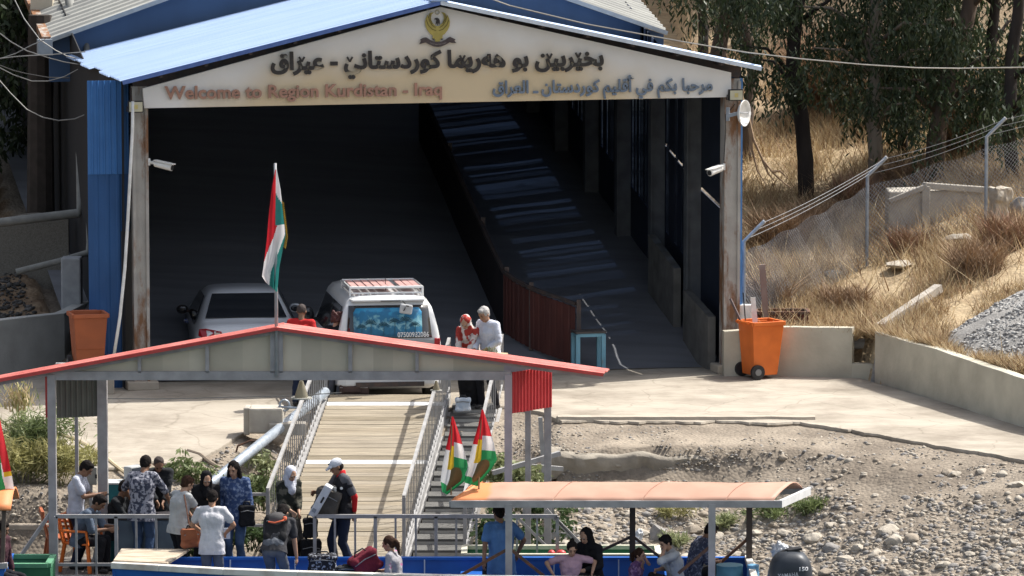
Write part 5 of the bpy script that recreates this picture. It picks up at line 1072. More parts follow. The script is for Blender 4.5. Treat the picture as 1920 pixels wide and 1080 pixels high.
for px, Y, mm in ((954, -15.5, GREYP), (1335, -15.5, GREYP), (1186, -14.25, DARKM), (1405, -14.25, mat('brown_post', (.10, .075, .06), (.07, .055, .05), rough=.7))):
    MB().bar((cp(px, Y), Y, -1.3 if Y < -15 else -1.0), (cp(px, Y), Y, cz), .10 if Y < -15 else .085, .08).build('canopy_post', mm, boat)
for (x0, y0, x1, y1, Y, m_) in ((955, 1028, 862, 1080, -15.5, RUSTM), (955, 1028, 1020, 1080, -15.5, RUSTM), (1186, 1005, 1068, 1060, -14.25, DARKM), (1186, 1005, 1245, 1050, -14.25, DARKM), (1335, 1022, 1272, 1075, -15.5, RUSTM), (1405, 1008, 1345, 1060, -14.25, RUSTM)): MB().bar(at(x0, y0, Y), at(x1, y1, Y), .05, .04).build('brace', m_, boat)
# outboard engine
oe = thing('outboard_engine', 'dark grey outboard engine numbered 150 at the right end of the boat', 'engine', at(1482, 1100, -15.4)); oc = at(1482, 1064, -15.4); NAVY = mat('engine_grey', (.022, .028, .038), (.032, .038, .048), scale=4, rough=.45)
EP = [(-.5, .30, .27), (-.42, .335, .31), (-.15, .33, .32), (.03, .30, .305), (.10, .275, .29), (.16, .235, .265), (.205, .19, .225), (.235, .13, .17), (.245, .06, .08)]
def ew(z): return interp(z, [(a, b) for a, b, c in EP]), interp(z, [(a, c) for a, b, c in EP])
def es(x, z, o=0): w, d = ew(z); return oc+V((x+.02*z, -d*max(0, 1-abs(x/w)**3.2)**(1/3.2)-o, z))
E_ = []
for z, w, d in EP: E_.append([oc+V((w*abs(cos(t))**.62*(1 if cos(t) > 0 else -1)+.02*z, d*abs(sin(t))**.62*(1 if sin(t) > 0 else -1), z)) for t in np.linspace(0, 2*pi, 41)])
m = MB(); m.grid(E_); m.add(E_[-1][:-1], [tuple(range(40))]); m.build('cowling', NAVY, oe, auto=32)
m = MB(); m.bar(oc+V((-.05, 0, .25)), oc+V((.16, .02, .28)), .16, .04); m.bar(oc+V((-.13, .02, .22)), oc+V((-.04, .02, .26)), .1, .03); m.build('top_grip', BLACK, oe, bevel=.012); MB().bar(oc+V((0, 0, -.4)), oc+V((0, 0, -1.2)), .18, .22).build('leg', NAVY, oe, bevel=.03)
WT = mat('white_lettering', (.72, .72, .74)); 
text('150', 'number', WT, oe, lambda x, z, o: es(x, z, o+.004), .11, .24, .0, .055, .006, .02); text('YAMAHA', 'lettering', mat('pale_lettering', (.45, .46, .48)), oe, lambda x, z, o: es(x, z+.10*x, o+.004), -.20, .10, -.085, -.025, .006, .02)
# cargo in the boat
def barrel(px, py, Y, r, h, label, m_, grp=None):
    c = at(px, py, Y); t = thing('barrel', label, 'barrel', c-V((0, 0, h)), 0, grp); MB().tube([(0, 0, 0), (0, 0, h*.3), (0, 0, h*.33), (0, 0, h*.66), (0, 0, h*.69), (0, 0, h)], [r*.96, r, r*1.03, r*1.03, r, r*.95], 20).build('barrel_body', m_, t, local=True, auto=30); MB().tube([(0, 0, h), (0, 0, h+.025)], [r*.98, r*.98], 20).build('lid', m_, t, local=True); return t
barrel(1368, 1062, -15.0, .2, .5, 'faded teal barrel between the canopy posts', mat('teal_plastic', (.10, .26, .32), (.07, .19, .25), scale=6, rough=.45)); barrel(1412, 1062, -15.1, .09, .4, 'slim light blue can beside the teal barrel', mat('light_blue_plastic', (.18, .40, .62), rough=.4))
c = at(1462, 1032, -14.8); q = MB(); q.sph((c.x, c.y, c.z), (.13, .1, .13), 14); q.sph((c.x+.09, c.y, c.z-.05), (.09, .08, .08), 12); t = q.build('plastic_bag', mat('bag_white', (.55, .57, .60), rough=.35), remesh=.014, disp=.09, dscale=.06, auto=25); tag(t, 'crumpled white plastic bag behind the outboard engine', 'bag')
# green boats
def small_boat(name, P, z, depth, label, mh, mr):
    t = thing(name, label, 'boat', P[0]+V((0, 0, -.5))); Q = [p+V((0, depth, 0)) for p in P]; m = MB(); m.grid([[p, p+V((0, .08, -.3)), p+V((0, .3, -.9))] for p in P]); m.grid([[p, p+V((0, -.08, -.3)), p+V((0, -.3, -.9))] for p in Q]); m.grid([[P[0], Q[0]], [P[0]+V((0, .3, -.9)), Q[0]+V((0, -.3, -.9))]]); m.grid([[P[-1], Q[-1]], [P[-1]+V((0, .3, -.9)), Q[-1]+V((0, -.3, -.9))]]); m.build('hull', mh, t, solid=.03); m = MB()
    for p, q in list(zip(P, P[1:]))+list(zip(Q, Q[1:]))+[(P[0], Q[0]), (P[-1], Q[-1])]: m.bar(p, q, .09, .06)
    m.build('gunwale', mr, t); m = MB(); m.box(((P[0].x+P[-1].x)/2, P[0].y+depth/2, P[0].z-.3), (abs(P[-1].x-P[0].x)*.9, depth*.8, .04)); m.build('floor', mh, t); return t
GB = mat('boat_green', (.05, .20, .10), (.04, .15, .08), scale=4, rough=.6)
small_boat('green_punt', [at(px, 1042, -13.7) for px in (870, 1000, 1120, 1235)], 0, .8, 'green punt with pale rim moored behind the blue boat under the canopy', GB, mat('rim_cream', (.55, .53, .42), rough=.7))
small_boat('green_boat', [at(px, 1060, -14.6) for px in (-60, 30, 90)], 0, .8, 'green boat hull showing at the bottom left corner', GB, mat('rim_green', (.10, .28, .16), rough=.6))
# canopy end, post and flag of the neighbouring boat at the left edge
nb = thing('neighbour_boat', 'neighbouring boat at the left edge with faded orange canopy end and brown post', 'boat', at(-20, 1075, -15.2)); rws = []
for s in np.linspace(0, 1, 5): rws.append([at(-60, 955, -15.4)+V((.62*s*1.0+.0, 1.1*t, .27*sin(pi*min(1, t*1.0))*(1-.15*s)-.02)) for t in np.linspace(0, 1, 11)])
m = MB(); m.grid(rws); m.build('canopy', MATS['canopy_fabric'], nb, solid=.03, smooth=True); MB().bar(at(8, 955, -15.3), at(4, 1075, -15.3), .06, .05).build('canopy_post', mat('brown_post'if 'brown_post' in MATS else 'bp', (.1, .075, .06)), nb); m = MB(); m.bar(at(-80, 1064, -15.35), at(14, 1060, -15.35), .09, .08); m.build('gunwale', GREYP, nb); m = MB(); m.prism([at(-200, 1066, -15.35), at(10, 1063, -15.35), at(0, 1110, -15.35), at(-200, 1110, -15.35)], (0, 1.2, 0)); m.build('hull', BLUEB, nb)
lf = thing('draped_flag', 'red white and green flag with yellow sun hanging at the left edge', 'flag', at(-4, 930, -15.0)); R = []
lft = [(-14, 782), (-22, 840), (-30, 900), (-30, 935)]; rgt = [(0, 786), (12, 838), (22, 885), (27, 912)]
for t in np.linspace(0, 1, 80): l_, r_ = pl(lft, t), pl(rgt, t); R.append([at(lerp(l_[0], r_[0], s), lerp(l_[1], r_[1], s)+8*s*t, -15.0+.05*sin(s*7+2*t)) for s in np.linspace(0, 1, 61)])
cloth('flag_cloth', R, [FR, FWH, FG, FY], lambda t, s: (0 if s > .62+.4*(t-.4) and t < .62 else (3 if s > .72 and .45 < t < .68 else (1 if s > .62+.25*(t-.5) and t > .5 else 2))), lf); MB().tube([at(-12, 780, -15.0), at(-10, 960, -15.0)], .014, 6).build('flag_stick', WOOD, lf)
# desk, cabinet, chairs and boxes on the dock
TEAL = mat('teal_paint', (.02, .16, .18), (.016, .13, .15), scale=3, rough=.5)
c = at(225, 905, -11.75); MB_ = thing('teal_cabinet', 'tall teal cabinet standing behind the seated men on the dock', 'cabinet', (c.x, -11.75, DZ)); MB().box((0, 0, (c.z-DZ)/2), (.40, .35, c.z-DZ)).build('cabinet_body', TEAL, MB_, local=True, bevel=.01); MB().box((0, 0, c.z-DZ+.012), (.44, .39, .024)).build('cabinet_top', mat('cabinet_top_white', (.5, .52, .52)), MB_, local=True); MB().box((-.02, -.18, .55), (.3, .012, .8)).build('door', TEAL, MB_, local=True)
c = at(285, 978, -12.3); t = thing('desk', 'dark desk on the dock between the seated men and the paisley shirted man', 'desk', (c.x, -12.3, DZ)); MB().box((0, 0, .76), (1.05, .6, .04)).build('desk_top', mat('desk_dark', (.05, .045, .05), rough=.4), t, local=True, bevel=.008); MB().box((0, -.27, .4), (1.0, .03, .66)).build('front_panel', mat('desk_grey_blue', (.12, .16, .2), (.09, .12, .16), rough=.6), t, local=True)
for x in (-.49, .49): MB().box((x, 0, .38), (.04, .56, .74)).build('side_panel', mat('desk_grey_blue', (.12, .16, .2)), t, local=True)
c = at(251, 887, -11.6); t = thing('computer_monitor', 'small pale monitor standing behind the paisley shirted man', 'monitor', (c.x, -11.6, c.z-.18), .9); MB().box((0, 0, .17), (.3, .16, .25)).build('casing', mat('casing_grey', (.42, .43, .43), rough=.5), t, local=True, bevel=.02); MB().box((0, -.083, .175), (.24, .012, .19)).build('screen', mat('screen_dark', (.05, .06, .08), rough=.15), t, local=True); MB().box((0, 0, .02), (.18, .18, .04)).build('stand', BLACK, t, local=True)
c = at(170, 893, -11.2); t = thing('meter_box', 'grey meter box on a post behind the man in the white polo', 'box', (c.x, -11.2, c.z-.15)); MB().box((0, 0, .16), (.2, .14, .27)).build('box_body', mat('meter_grey', (.27, .26, .23), rough=.6), t, local=True, bevel=.01); MB().box((.09, -.075, .16), (.03, .01, .06)).build('latch', BLACK, t, local=True); MB().bar((0, .02, .03), (0, .02, -.9), .05).build('post', GREYP, t, local=True)
def chair(x, y, rz, label, m_):
    t = thing('plastic_chair', label, 'chair', (x, y, DZ), rz, 'moulded plastic chairs on the dock')
    MB().box((0, 0, .43), (.44, .44, .035)).build('seat', m_, t, local=True, bevel=.012)
    m = MB()
    for i, bx in enumerate((-.15, 0, .15)): m.bar((bx, .2, .44), (bx*1.1, .29, .80), .07, .02)
    m.bar((-.22, .2, .43), (-.24, .29, .80), .05, .03); m.bar((.22, .2, .43), (.24, .29, .80), .05, .03); m.bar((-.26, .29, .82), (.26, .29, .82), .05, .08); m.build('backrest', m_, t, local=True, bevel=.008)
    for sx in (-1, 1):
        for sy in (-1, 1): MB().bar((sx*.19, sy*.19, .42), (sx*.25, sy*.25, 0), .05, .045).build('leg', m_, t, local=True)
        MB().bar((sx*.25, .22, .63), (sx*.26, -.2, .63), .05, .03).bar((sx*.26, -.2, .63), (sx*.24, -.22, .42), .04, .03).build('armrest', m_, t, local=True, bevel=.006)
    return t
c = at(138, 1000, -12.75); chair(c.x+.12, -12.75, radians(70), 'orange plastic chair under the seated man in grey blue', ORANGE)
c = at(115, 1000, -12.2); chair(c.x, -12.25, radians(100), 'orange plastic chair standing behind the man in the white polo', DORANGE)
c = at(218, 1000, -12.1); chair(c.x, -12.1, radians(60), 'white plastic chair under the seated man in dark clothes', mat('chair_grey', (.4, .42, .43), rough=.5))
# blue wooden table at the end of the barrier
c = on(1103, 694, 0); t = thing('blue_table', 'small light blue wooden table with dark top at the end of the barrier', 'table', (c.x, c.y, 0), YAW); LB = rusty('light_blue_wood', (.20, .42, .52), (.25, .18, .11), .66, scale=6); MB().box((0, 0, .70), (.56, .42, .035)).build('table_top', mat('table_top_dark', (.10, .085, .08), (.07, .06, .055), scale=5, rough=.7), t, local=True); m = MB()
m.bar((-.24, -.18, .655), (.24, -.18, .655), .03, .07); m.bar((-.24, .18, .655), (.24, .18, .655), .03, .07); m.bar((-.24, -.18, .655), (-.24, .18, .655), .03, .07); m.bar((.24, -.18, .655), (.24, .18, .655), .03, .07); m.build('apron', LB, t, local=True)
for sx in (-1, 1):
    for sy in (-1, 1): MB().bar((sx*.235, sy*.175, 0), (sx*.235, sy*.175, .66), .075, .06).build('leg', LB, t, local=True)

c = hit(1193, 1020, HT, 0, 60, 95); q = MB(); q.sph((c.x, c.y, c.z+.07), (.10, .08, .09), 14); q.sph((c.x+.04, c.y, c.z+.17), (.07, .06, .07), 12); t = q.build('litter_bag', MATS['bag_white'], remesh=.012, disp=.08, dscale=.05, auto=25); tag(t, 'white plastic litter bag caught between two boulders above the veiled woman', 'litter')
for px, w in ((1034, .10), (1052, .13)):
    c = at(px, 1038, -13.4); t = MB(); t.sph((c.x, c.y, c.z), (w*.6, .07, .06), 12); o = t.build('red_buoy', mat('buoy_red', (.52, .05, .05), rough=.4), smooth=True); tag(o, '%s red float resting on the rim of the green punt' % ('small' if w < .12 else 'large'), 'buoy')
# ------------------------------------------------------------------ vehicles, built in their own frame: rear at y = 0, nose towards +y
CARW = mat('car_silver', (.80, .82, .85), (.77, .79, .82), scale=2, rough=.35, coat=.5); VANW = mat('van_white', (.66, .67, .67), (.63, .64, .64), scale=2, rough=.3, coat=.5); VANG = mat('van_silver', (.42, .44, .45), (.39, .41, .42), scale=2, rough=.3, metal=.3, coat=.4)
GLASS = mat('tinted_glass', (.012, .014, .018), (.018, .02, .024), scale=2, rough=.06, spec=.8); TAIL = mat('tail_red', (.42, .01, .02), (.36, .008, .016), rough=.2, coat=.6); TYRE = mat('tyre_black', (.02, .02, .02), rough=.85); RIM = mat('rim_grey', (.3, .3, .31), rough=.35, metal=.5)
def loft(st, n=20, mid=None):
    # st: list of (y, z bottom, z belt, z top, half width bottom, half width belt, half width top)
    rows = []
    for (y, zb_, zm, zt, wb_, wm, wt) in st:
        P = []
        prof = [(0, zb_), (wb_*.8, zb_), (wb_, zb_+.08), (lerp(wb_, wm, .55)+.015, lerp(zb_, zm, .45)), (wm, lerp(zb_, zm, .8)), (wm-.01, zm), (lerp(wm, wt, .5)+.005, lerp(zm, zt, .5)), (lerp(wm, wt, .85), lerp(zm, zt, .86)), (wt*.93, lerp(zm, zt, .965)), (wt*.7, zt), (0, zt+.012)]
        P = [V((-x, y, z)) for x, z in prof[::-1]][:-1]+[V((x, y, z)) for x, z in prof]
        rows.append(P)
    m = MB(); m.grid(rows); k = len(rows[0])
    m.add(rows[0], [tuple(range(k))]); m.add(rows[-1], [tuple(range(k-1, -1, -1))]); return m
def wheel(t, x, y, r, side):
    w = MB().tube([(x, y, r), (x+side*.2, y, r)], r, 26).build('wheel', TYRE, t, local=True, auto=40); MB().tube([(x+side*.2, y, r), (x+side*.208, y, r)], r*.66, 20).build('rim', RIM, w, local=True); MB().tube([(x+side*.208, y, r), (x+side*.22, y, r)], r*.2, 10).build('hub_cap', DARKM, w, local=True)
# sedan
sp = on(466, 718, 0); car = thing('silver_sedan', 'silver sedan seen from behind entering the dark gate', 'car', (sp.x, sp.y+.1, 0), radians(7))
st = [(0, .30, .72, .88, .70, .80, .66), (.05, .26, .74, .955, .78, .875, .70), (.35, .2, .80, 1.0, .84, .915, .74), (.62, .2, .83, 1.03, .86, .92, .76), (1.35, .2, .90, 1.44, .87, .92, .60), (1.75, .2, .92, 1.475, .87, .92, .60), (2.6, .2, .92, 1.47, .87, .92, .60), (3.3, .2, .92, 1.22, .87, .915, .68), (3.75, .2, .90, .98, .86, .91, .74), (4.3, .2, .80, .86, .83, .88, .7), (4.65, .28, .62, .68, .72, .78, .6)]
loft(st).build('body', CARW, car, local=True, auto=50)
def quad(t, name, P, m_, th=.012, d=(0, -1, 0), bev=.004): q = MB(); q.prism([V(p) for p in P], V(d)*th); return q.build(name, m_, t, local=True, bevel=bev)
wn_ = V((0, -.42, .76)).normalized()
quad(car, 'rear_window', [(-.72, .655, 1.06), (.72, .655, 1.06), (.565, 1.31, 1.425), (-.565, 1.31, 1.425)], GLASS, .012, wn_); 
for s_ in (-1, 1):
    quad(car, 'side_window', [(s_*.90, .95, .93), (s_*.90, 2.9, .96), (s_*.70, 2.5, 1.38), (s_*.69, 1.45, 1.38)][::s_], GLASS, .014, (s_, 0, .3))
    tl = MB(); tl.prism([V(p) for p in ((s_*.80, .035, .78), (s_*.47, -.005, .81), (s_*.47, .005, .90), (s_*.74, .03, .955), (s_*.86, .13, .935), (s_*.875, .13, .82))][::s_], (0, -.035, 0)); tl.build('tail_light', TAIL, car, local=True, bevel=.01)
    MB().bar((s_*.60, -.045, .86), (s_*.50, -.045, .86), .02, .05).build('reversing_lamp', mat('lamp_white', (.7, .6, .5), rough=.2), car, local=True)
    h_ = MB(); h_.sph((s_*1.02, 2.75, 1.0), (.11, .09, .085), 12).bar((s_*.9, 2.72, .97), (s_*1.0, 2.75, .98), .05, .04); mr_ = h_.build('door_mirror', CARW if s_ > 0 else DARKM, car, local=True, smooth=True); MB().sph((s_*1.02, 2.675, 1.0), (.085, .02, .06), 10).build('mirror_glass', GLASS, mr_, local=True)
    for y in (.85, 3.75): wheel(car, s_*.70, y, .31, s_)
quad(car, 'boot_lid', [(-.60, -.002, .78), (.60, -.002, .78), (.60, .02, .93), (-.60, .02, .93)], CARW, .02)
quad(car, 'rear_bumper', [(-.80, .0, .34), (.80, .0, .34), (.80, -.02, .62), (-.80, -.02, .62)], CARW, .06, bev=.03)
quad(car, 'number_plate', [(-.26, -.03, .70), (.26, -.03, .70), (.26, -.015, .80), (-.26, -.015, .80)], WHITE, .008)
MB().tube([(.06*cos(a), -.03+.012*sin(a), .86+.04*sin(a)) for a in np.linspace(0, 6.283, 17)], .008, 5).bar((-.04, -.035, .845), (.04, -.03, .875), .008).build('badge', mat('chrome', (.6, .6, .62), rough=.2, metal=.9), car, local=True)
# passenger's arm with checked sleeve is a cloth on the mirror side
c_ = at(365, 605, sp.y+2.6); q = MB(); q.cap(c_+V((-.13, 0, .03)), c_+V((.10, -.1, 0)), .045, .06).sph(c_+V((-.17, 0, .04)), .035); tag(q.build('sleeved_elbow', mat('blue_check', (.05, .08, .3), (.4, .42, .5), scale=26, lo=.48, hi=.52, kind='voro'), remesh=.012, smooth=True), 'blue and white checked sleeve resting out of the sedan window', 'sleeve')
# van
vp = on(730, 754, 0); van = thing('white_van', 'white van with roof rack and blue palm sunshade at the ramp top', 'van', (vp.x, vp.y, 0), radians(8.5)); van.scale = (.94, .94, .965)
st = [(0, .34, .95, 1.14, .82, .90, .86), (.03, .28, 1.0, 1.30, .90, .945, .87), (.09, .24, 1.05, 1.56, .93, .955, .82), (.17, .22, 1.06, 1.76, .94, .96, .76), (.3, .2, 1.06, 1.835, .94, .96, .72), (.6, .2, 1.06, 1.865, .94, .96, .72), (2.4, .2, 1.06, 1.88, .94, .96, .72), (3.2, .2, 1.06, 1.84, .94, .96, .72), (3.9, .2, 1.06, 1.40, .94, .95, .76), (4.35, .2, 1.0, 1.1, .92, .94, .8), (4.85, .25, .8, .86, .84, .88, .72)]
loft(st).build('body', VANW, van, local=True, auto=50)
def rw(x, z, o=0):                            # point on the tailgate
    y = interp(z, [(.5, -.012), (.95, -.012), (1.14, -.005), (1.30, .028), (1.56, .088), (1.76, .168), (1.84, .3)]); return V((x, y-o, z))
def tg_panel(name, P, m_, o, th): q = MB(); q.prism([rw(x, z, o) for x, z in P], (0, -th, 0)); return q.build(name, m_, van, local=True, bevel=.003)
tg_panel('tailgate', [(-.80, .58), (.80, .58), (.82, 1.10), (-.82, 1.10)], VANG, .006, .016)
nstep = 8
def strip(name, xl_, xr_, z0, z1, m_, o):     # a panel that follows the raked tailgate
    q = MB(); A = [[rw(lerp(xl_(z), xr_(z), s), z, o) for s in np.linspace(0, 1, 7)] for z in np.linspace(z0, z1, nstep)]; q.grid(A); return q.build(name, m_, van, local=True, solid=.008, smooth=True)
XL = lambda z: -.78+.1*(z-1.1); XR = lambda z: .78-.1*(z-1.1)
strip('rear_window', XL, XR, 1.13, 1.70, GLASS, .012)
def shade_mat():
    m = mat('palm_shade', (.02, .19, .36), (.03, .28, .48), scale=2, rough=.35); n = m.node_tree.nodes; l = m.node_tree.links; b = n['Principled BSDF']; tc = n.new('ShaderNodeTexCoord'); sx = n.new('ShaderNodeSeparateXYZ'); l.new(tc.outputs['Object'], sx.inputs[0])
    t = n.new('ShaderNodeTexNoise'); t.inputs['Scale'].default_value = 9; t.inputs['Detail'].default_value = 7; l.new(tc.outputs['Object'], t.inputs[0])
    ad = n.new('ShaderNodeMath'); ad.operation = 'MULTIPLY_ADD'; l.new(t.outputs['Fac'], ad.inputs[0]); ad.inputs[1].default_value = .55; l.new(sx.outputs[2], ad.inputs[2])
    r = n.new('ShaderNodeValToRGB'); e = r.color_ramp.elements; e[0].position = 0; e[0].color = (.02, .10, .20, 1); e[1].position = 1; e[1].color = (.03, .26, .46, 1)
    for p, c in ((.30, (.025, .16, .27)), (.38, (.22, .42, .48)), (.48, (.14, .34, .42)), (.58, (.02, .14, .26)), (.72, (.02, .15, .30)), (.82, (.03, .25, .44))): q = e.new(p); q.color = (*c, 1)
    mr = n.new('ShaderNodeMapRange'); mr.inputs['From Min'].default_value = 1.40; mr.inputs['From Max'].default_value = 2.02; l.new(ad.outputs[0], mr.inputs[0]); l.new(mr.outputs[0], r.inputs[0]); l.new(r.outputs[0], b.inputs['Base Color']); return m
strip('sunshade', lambda z: -.64+.03*sstep(1.2, 1.15, z)+.05*sstep(1.6, 1.66, z), lambda z: .60-.05*sstep(1.6, 1.66, z), 1.15, 1.655, shade_mat(), .022)
PT = mat('palm_dark', (.02, .085, .125), rough=.4); q = MB()
for (x, z, s) in ((-.5, 1.33, .9), (-.33, 1.40, 1.1), (-.1, 1.36, 1.), (.1, 1.42, 1.0), (.3, 1.44, 1.2), (.47, 1.36, .9)):
    q.tube([rw(x, 1.17, .028), rw(x+.01, z, .028)], .006, 4)
    for a in np.linspace(-.4, pi+.4, 8): q.tube([rw(x, z, .028), rw(x+.06*s*cos(a), z+.05*s*sin(a)+.012, .028), rw(x+.11*s*cos(a), z+.045*s*sin(a)-.02, .028)], [.009, .008, .002], 4)
q.build('palm_prints', PT, van, local=True)
text('07500982086', 'phone_number', WHITE, van, lambda x, z, o: WM(van) @ rw(x, z, .02+o), .15, .72, 1.145, 1.235, .005, .018)
for s_ in (-1, 1):
    q = MB(); q.prism([rw(s_*x, z, .0) for x, z in ((.80, .72), (.915, .72), (.925, 1.12), (.82, 1.12))][::s_], (0, -.03, 0)); q.build('tail_light', TAIL, van, local=True, bevel=.01)
    quad(van, 'side_window', [(s_*.965, .32, 1.10), (s_*.965, 1.55, 1.10), (s_*.80, 1.55, 1.66), (s_*.80, .42, 1.66)][::s_], GLASS, .014, (s_, 0, .3)); quad(van, 'side_window', [(s_*.965, 1.65, 1.10), (s_*.965, 3.4, 1.10), (s_*.80, 3.0, 1.66), (s_*.80, 1.65, 1.66)][::s_], GLASS, .014, (s_, 0, .3))
    h_ = MB(); h_.sph((s_*1.12, 3.35, 1.2), (.12, .07, .16), 12).bar((s_*.93, 3.35, 1.12), (s_*1.06, 3.35, 1.16), .05, .05); mr_ = h_.build('door_mirror', BLACK, van, local=True, smooth=True); MB().sph((s_*1.12, 3.29, 1.2), (.09, .02, .13), 10).build('mirror_glass', GLASS, mr_, local=True)
    for y in (.95, 3.9): wheel(van, s_*.74, y, .34, s_)
q = MB(); q.prism([V((x, y, .30)) for x, y in ((-.93, .25), (-.95, -.02), (-.8, -.1), (.8, -.1), (.95, -.02), (.93, .25))], (0, 0, .27)); q.build('rear_bumper', VANW, van, local=True, bevel=.035)
MB().bar((-.62, -.115, .33), (.62, -.115, .33), .03, .08).build('bumper_trim', DARKM, van, local=True)
q = MB(); q.prism([V((x, y, 1.765+.0)) for x, y in ((-.70, .30), (-.66, .10), (.66, .10), (.70, .30))], (0, 0, .04)); q.build('spoiler', VANW, van, local=True, bevel=.015); MB().bar((-.14, .095, 1.775), (.22, .095, 1.775), .01, .012).build('brake_light', BLACK, van, local=True)
q = MB(); q.box((.30, -.06, 1.645), (.23, .06, .17), m=Matrix.Rotation(.15, 3, 'Y')); mr_ = q.build('rear_mirror', mat('mirror_pale', (.55, .56, .56), rough=.2), van, local=True, bevel=.025); MB().tube([(.26, .1, 1.77), (.30, -.02, 1.73), (.27, -.12, 1.65), (.25, -.11, 1.62)], .009, 6).tube([(.30, -.1, 1.71), (.35, -.1, 1.70)], .012, 6).build('mirror_arm', BLACK, mr_, local=True)
MB().tube([(.05, .9, 1.86), (.04, .88, 2.1)], .006, 5).build('aerial', BLACK, van, local=True)
RK = MB(); z0 = 1.865; y0, y1 = .42, 1.75; xr_ = .66
for z, r_ in ((z0+.02, .016), (z0+.12, .022)): RK.tube([(-xr_, y0, z), (xr_, y0, z), (xr_, y1, z), (-xr_, y1, z), (-xr_, y0, z)], r_, 8)
for x in np.linspace(-xr_, xr_, 9): RK.tube([(x, y0, z0-.03), (x, y0, z0+.02)], .014, 5)
for s_ in (-1, 1):
    for y in (y0, y1): RK.tube([(s_*xr_, y, z0-.04), (s_*xr_, y, z0+.13)], .02, 6)
RK.tube([(.22, y0, z0+.03), (.22, y1, z0+.03)], .022, 6)
RK.build('roof_rack', VANW, van, local=True, auto=40); SL = mat('pink_slat', (.50, .30, .28), (.42, .24, .22), scale=4, rough=.6)
for i, x in enumerate((-.55, -.41, -.27, -.13, .0, .12, .33, .46, .58)): MB().box((x, (y0+y1)/2, z0+.115), (.112, y1-y0-.05, .02)).build('rack_slat', SL, van, local=True, bevel=.004)
# ------------------------------------------------------------------ people
SKIN = [mat('skin_tan', (.36, .20, .125), (.31, .165, .10), scale=6, rough=.55), mat('skin_olive', (.42, .25, .165), (.37, .215, .14), scale=6, rough=.55), mat('skin_brown', (.24, .13, .08), (.20, .105, .065), scale=6, rough=.55)]
HAIRB = mat('hair_black', (.010, .008, .008), (.018, .015, .014), scale=30, rough=.85, spec=.08); HAIRG = mat('hair_grey', (.42, .40, .38), (.30, .29, .28), scale=40, rough=.7); HAIRR = mat('hair_auburn', (.10, .035, .03), (.06, .022, .02), scale=40, rough=.6); HAIRS = mat('hair_stubble', (.06, .045, .04), (.04, .03, .028), scale=40, rough=.8)
HAIRBR = mat('hair_brown', (.05, .025, .015), (.03, .016, .011), scale=30, rough=.8, spec=.1)
EYEM = mat('eye_dark', (.03, .02, .018), rough=.2); LIP = mat('lip', (.30, .12, .10), rough=.5); SHOE = mat('shoe_dark', (.03, .028, .028), rough=.6)
def fab(name, c, **k): return mat('fabric_'+name, c, k.pop('c2', tuple(x*.75 for x in c)), scale=k.pop('scale', 5), rough=.9, spec=.15, bump=.25, bscale=k.pop('bscale', 60), **k)
TWH = fab('white_tee', (.54, .54, .57)); TPOLO = fab('white_polo', (.48, .50, .58)); TGB = fab('grey_blue', (.11, .14, .19)); TDK = fab('charcoal', (.025, .027, .03)); PAIS = fab('paisley', (.30, .30, .34), c2=(.05, .055, .08), scale=18, lo=.46, hi=.54, kind='noise', detail=2); TLT = fab('pale_tee', (.42, .43, .43)); TBK = fab('black', (.016, .016, .018)); TBLB = fab('blue_blouse', (.045, .075, .17), c2=(.20, .25, .36), scale=22, lo=.5, hi=.64, detail=3); CAMO = fab('camouflage', (.022, .024, .02), c2=(.10, .095, .075), scale=11, lo=.5, hi=.58, detail=2); CAPG = fab('grey_black_shirt', (.022, .022, .026)); GSL = fab('grey_sleeve', (.10, .10, .11)); REDS = fab('red_sleeve', (.50, .02, .025)); TGR = fab('dark_grey_tee', (.05, .05, .055)); TBLU = fab('sky_blue_shirt', (.10, .22, .46)); TPK = fab('pale_pink', (.52, .34, .40)); TPUR = fab('purple_print', (.14, .07, .16), c2=(.36, .22, .34), scale=24, lo=.48, hi=.6); TRED = fab('red_polo', (.52, .03, .03)); TSH = fab('white_blue_shirt', (.60, .63, .72)); CHK = fab('red_white_scarf', (.58, .52, .49), c2=(.36, .05, .04), scale=7.5, lo=.5, hi=.53, detail=1); SCW = fab('white_scarf', (.60, .62, .70)); SCB = fab('black_scarf', (.012, .012, .014)); JEAN = fab('blue_jeans', (.06, .10, .19)); JGR = fab('grey_jeans', (.13, .14, .16)); TRB = fab('black_trousers', (.016, .016, .02)); NAVYT = fab('navy_trousers', (.02, .028, .055)); GIRLT = fab('grey_pink_top', (.30, .29, .31), c2=(.5, .12, .3), scale=6, lo=.56, hi=.6)
DARKPRINT = fab('dark_print', (.06, .07, .11), c2=(.22, .24, .3), scale=26, lo=.52, hi=.6)
def ik(a, b, l1, l2, pole):
    d = b-a; L = min(d.length, (l1+l2)*.999); L = max(L, abs(l1-l2)+.02); u = d.normalized(); b = a+u*L
    x = (l1*l1-l2*l2+L*L)/(2*L); h = sqrt(max(0, l1*l1-x*x)); p = pole-u*pole.dot(u); p = p.normalized() if p.length > 1e-4 else V((0, 1, 0))
    return a+u*x+p*h, b
def cut(o, p, n):                             # trims a garment along its hem
    bm = bmesh.new(); bm.from_mesh(o.data); bmesh.ops.bisect_plane(bm, geom=bm.verts[:]+bm.edges[:]+bm.faces[:], plane_co=p, plane_no=n, clear_outer=True); bm.to_mesh(o.data); bm.free(); o.data.shade_smooth()
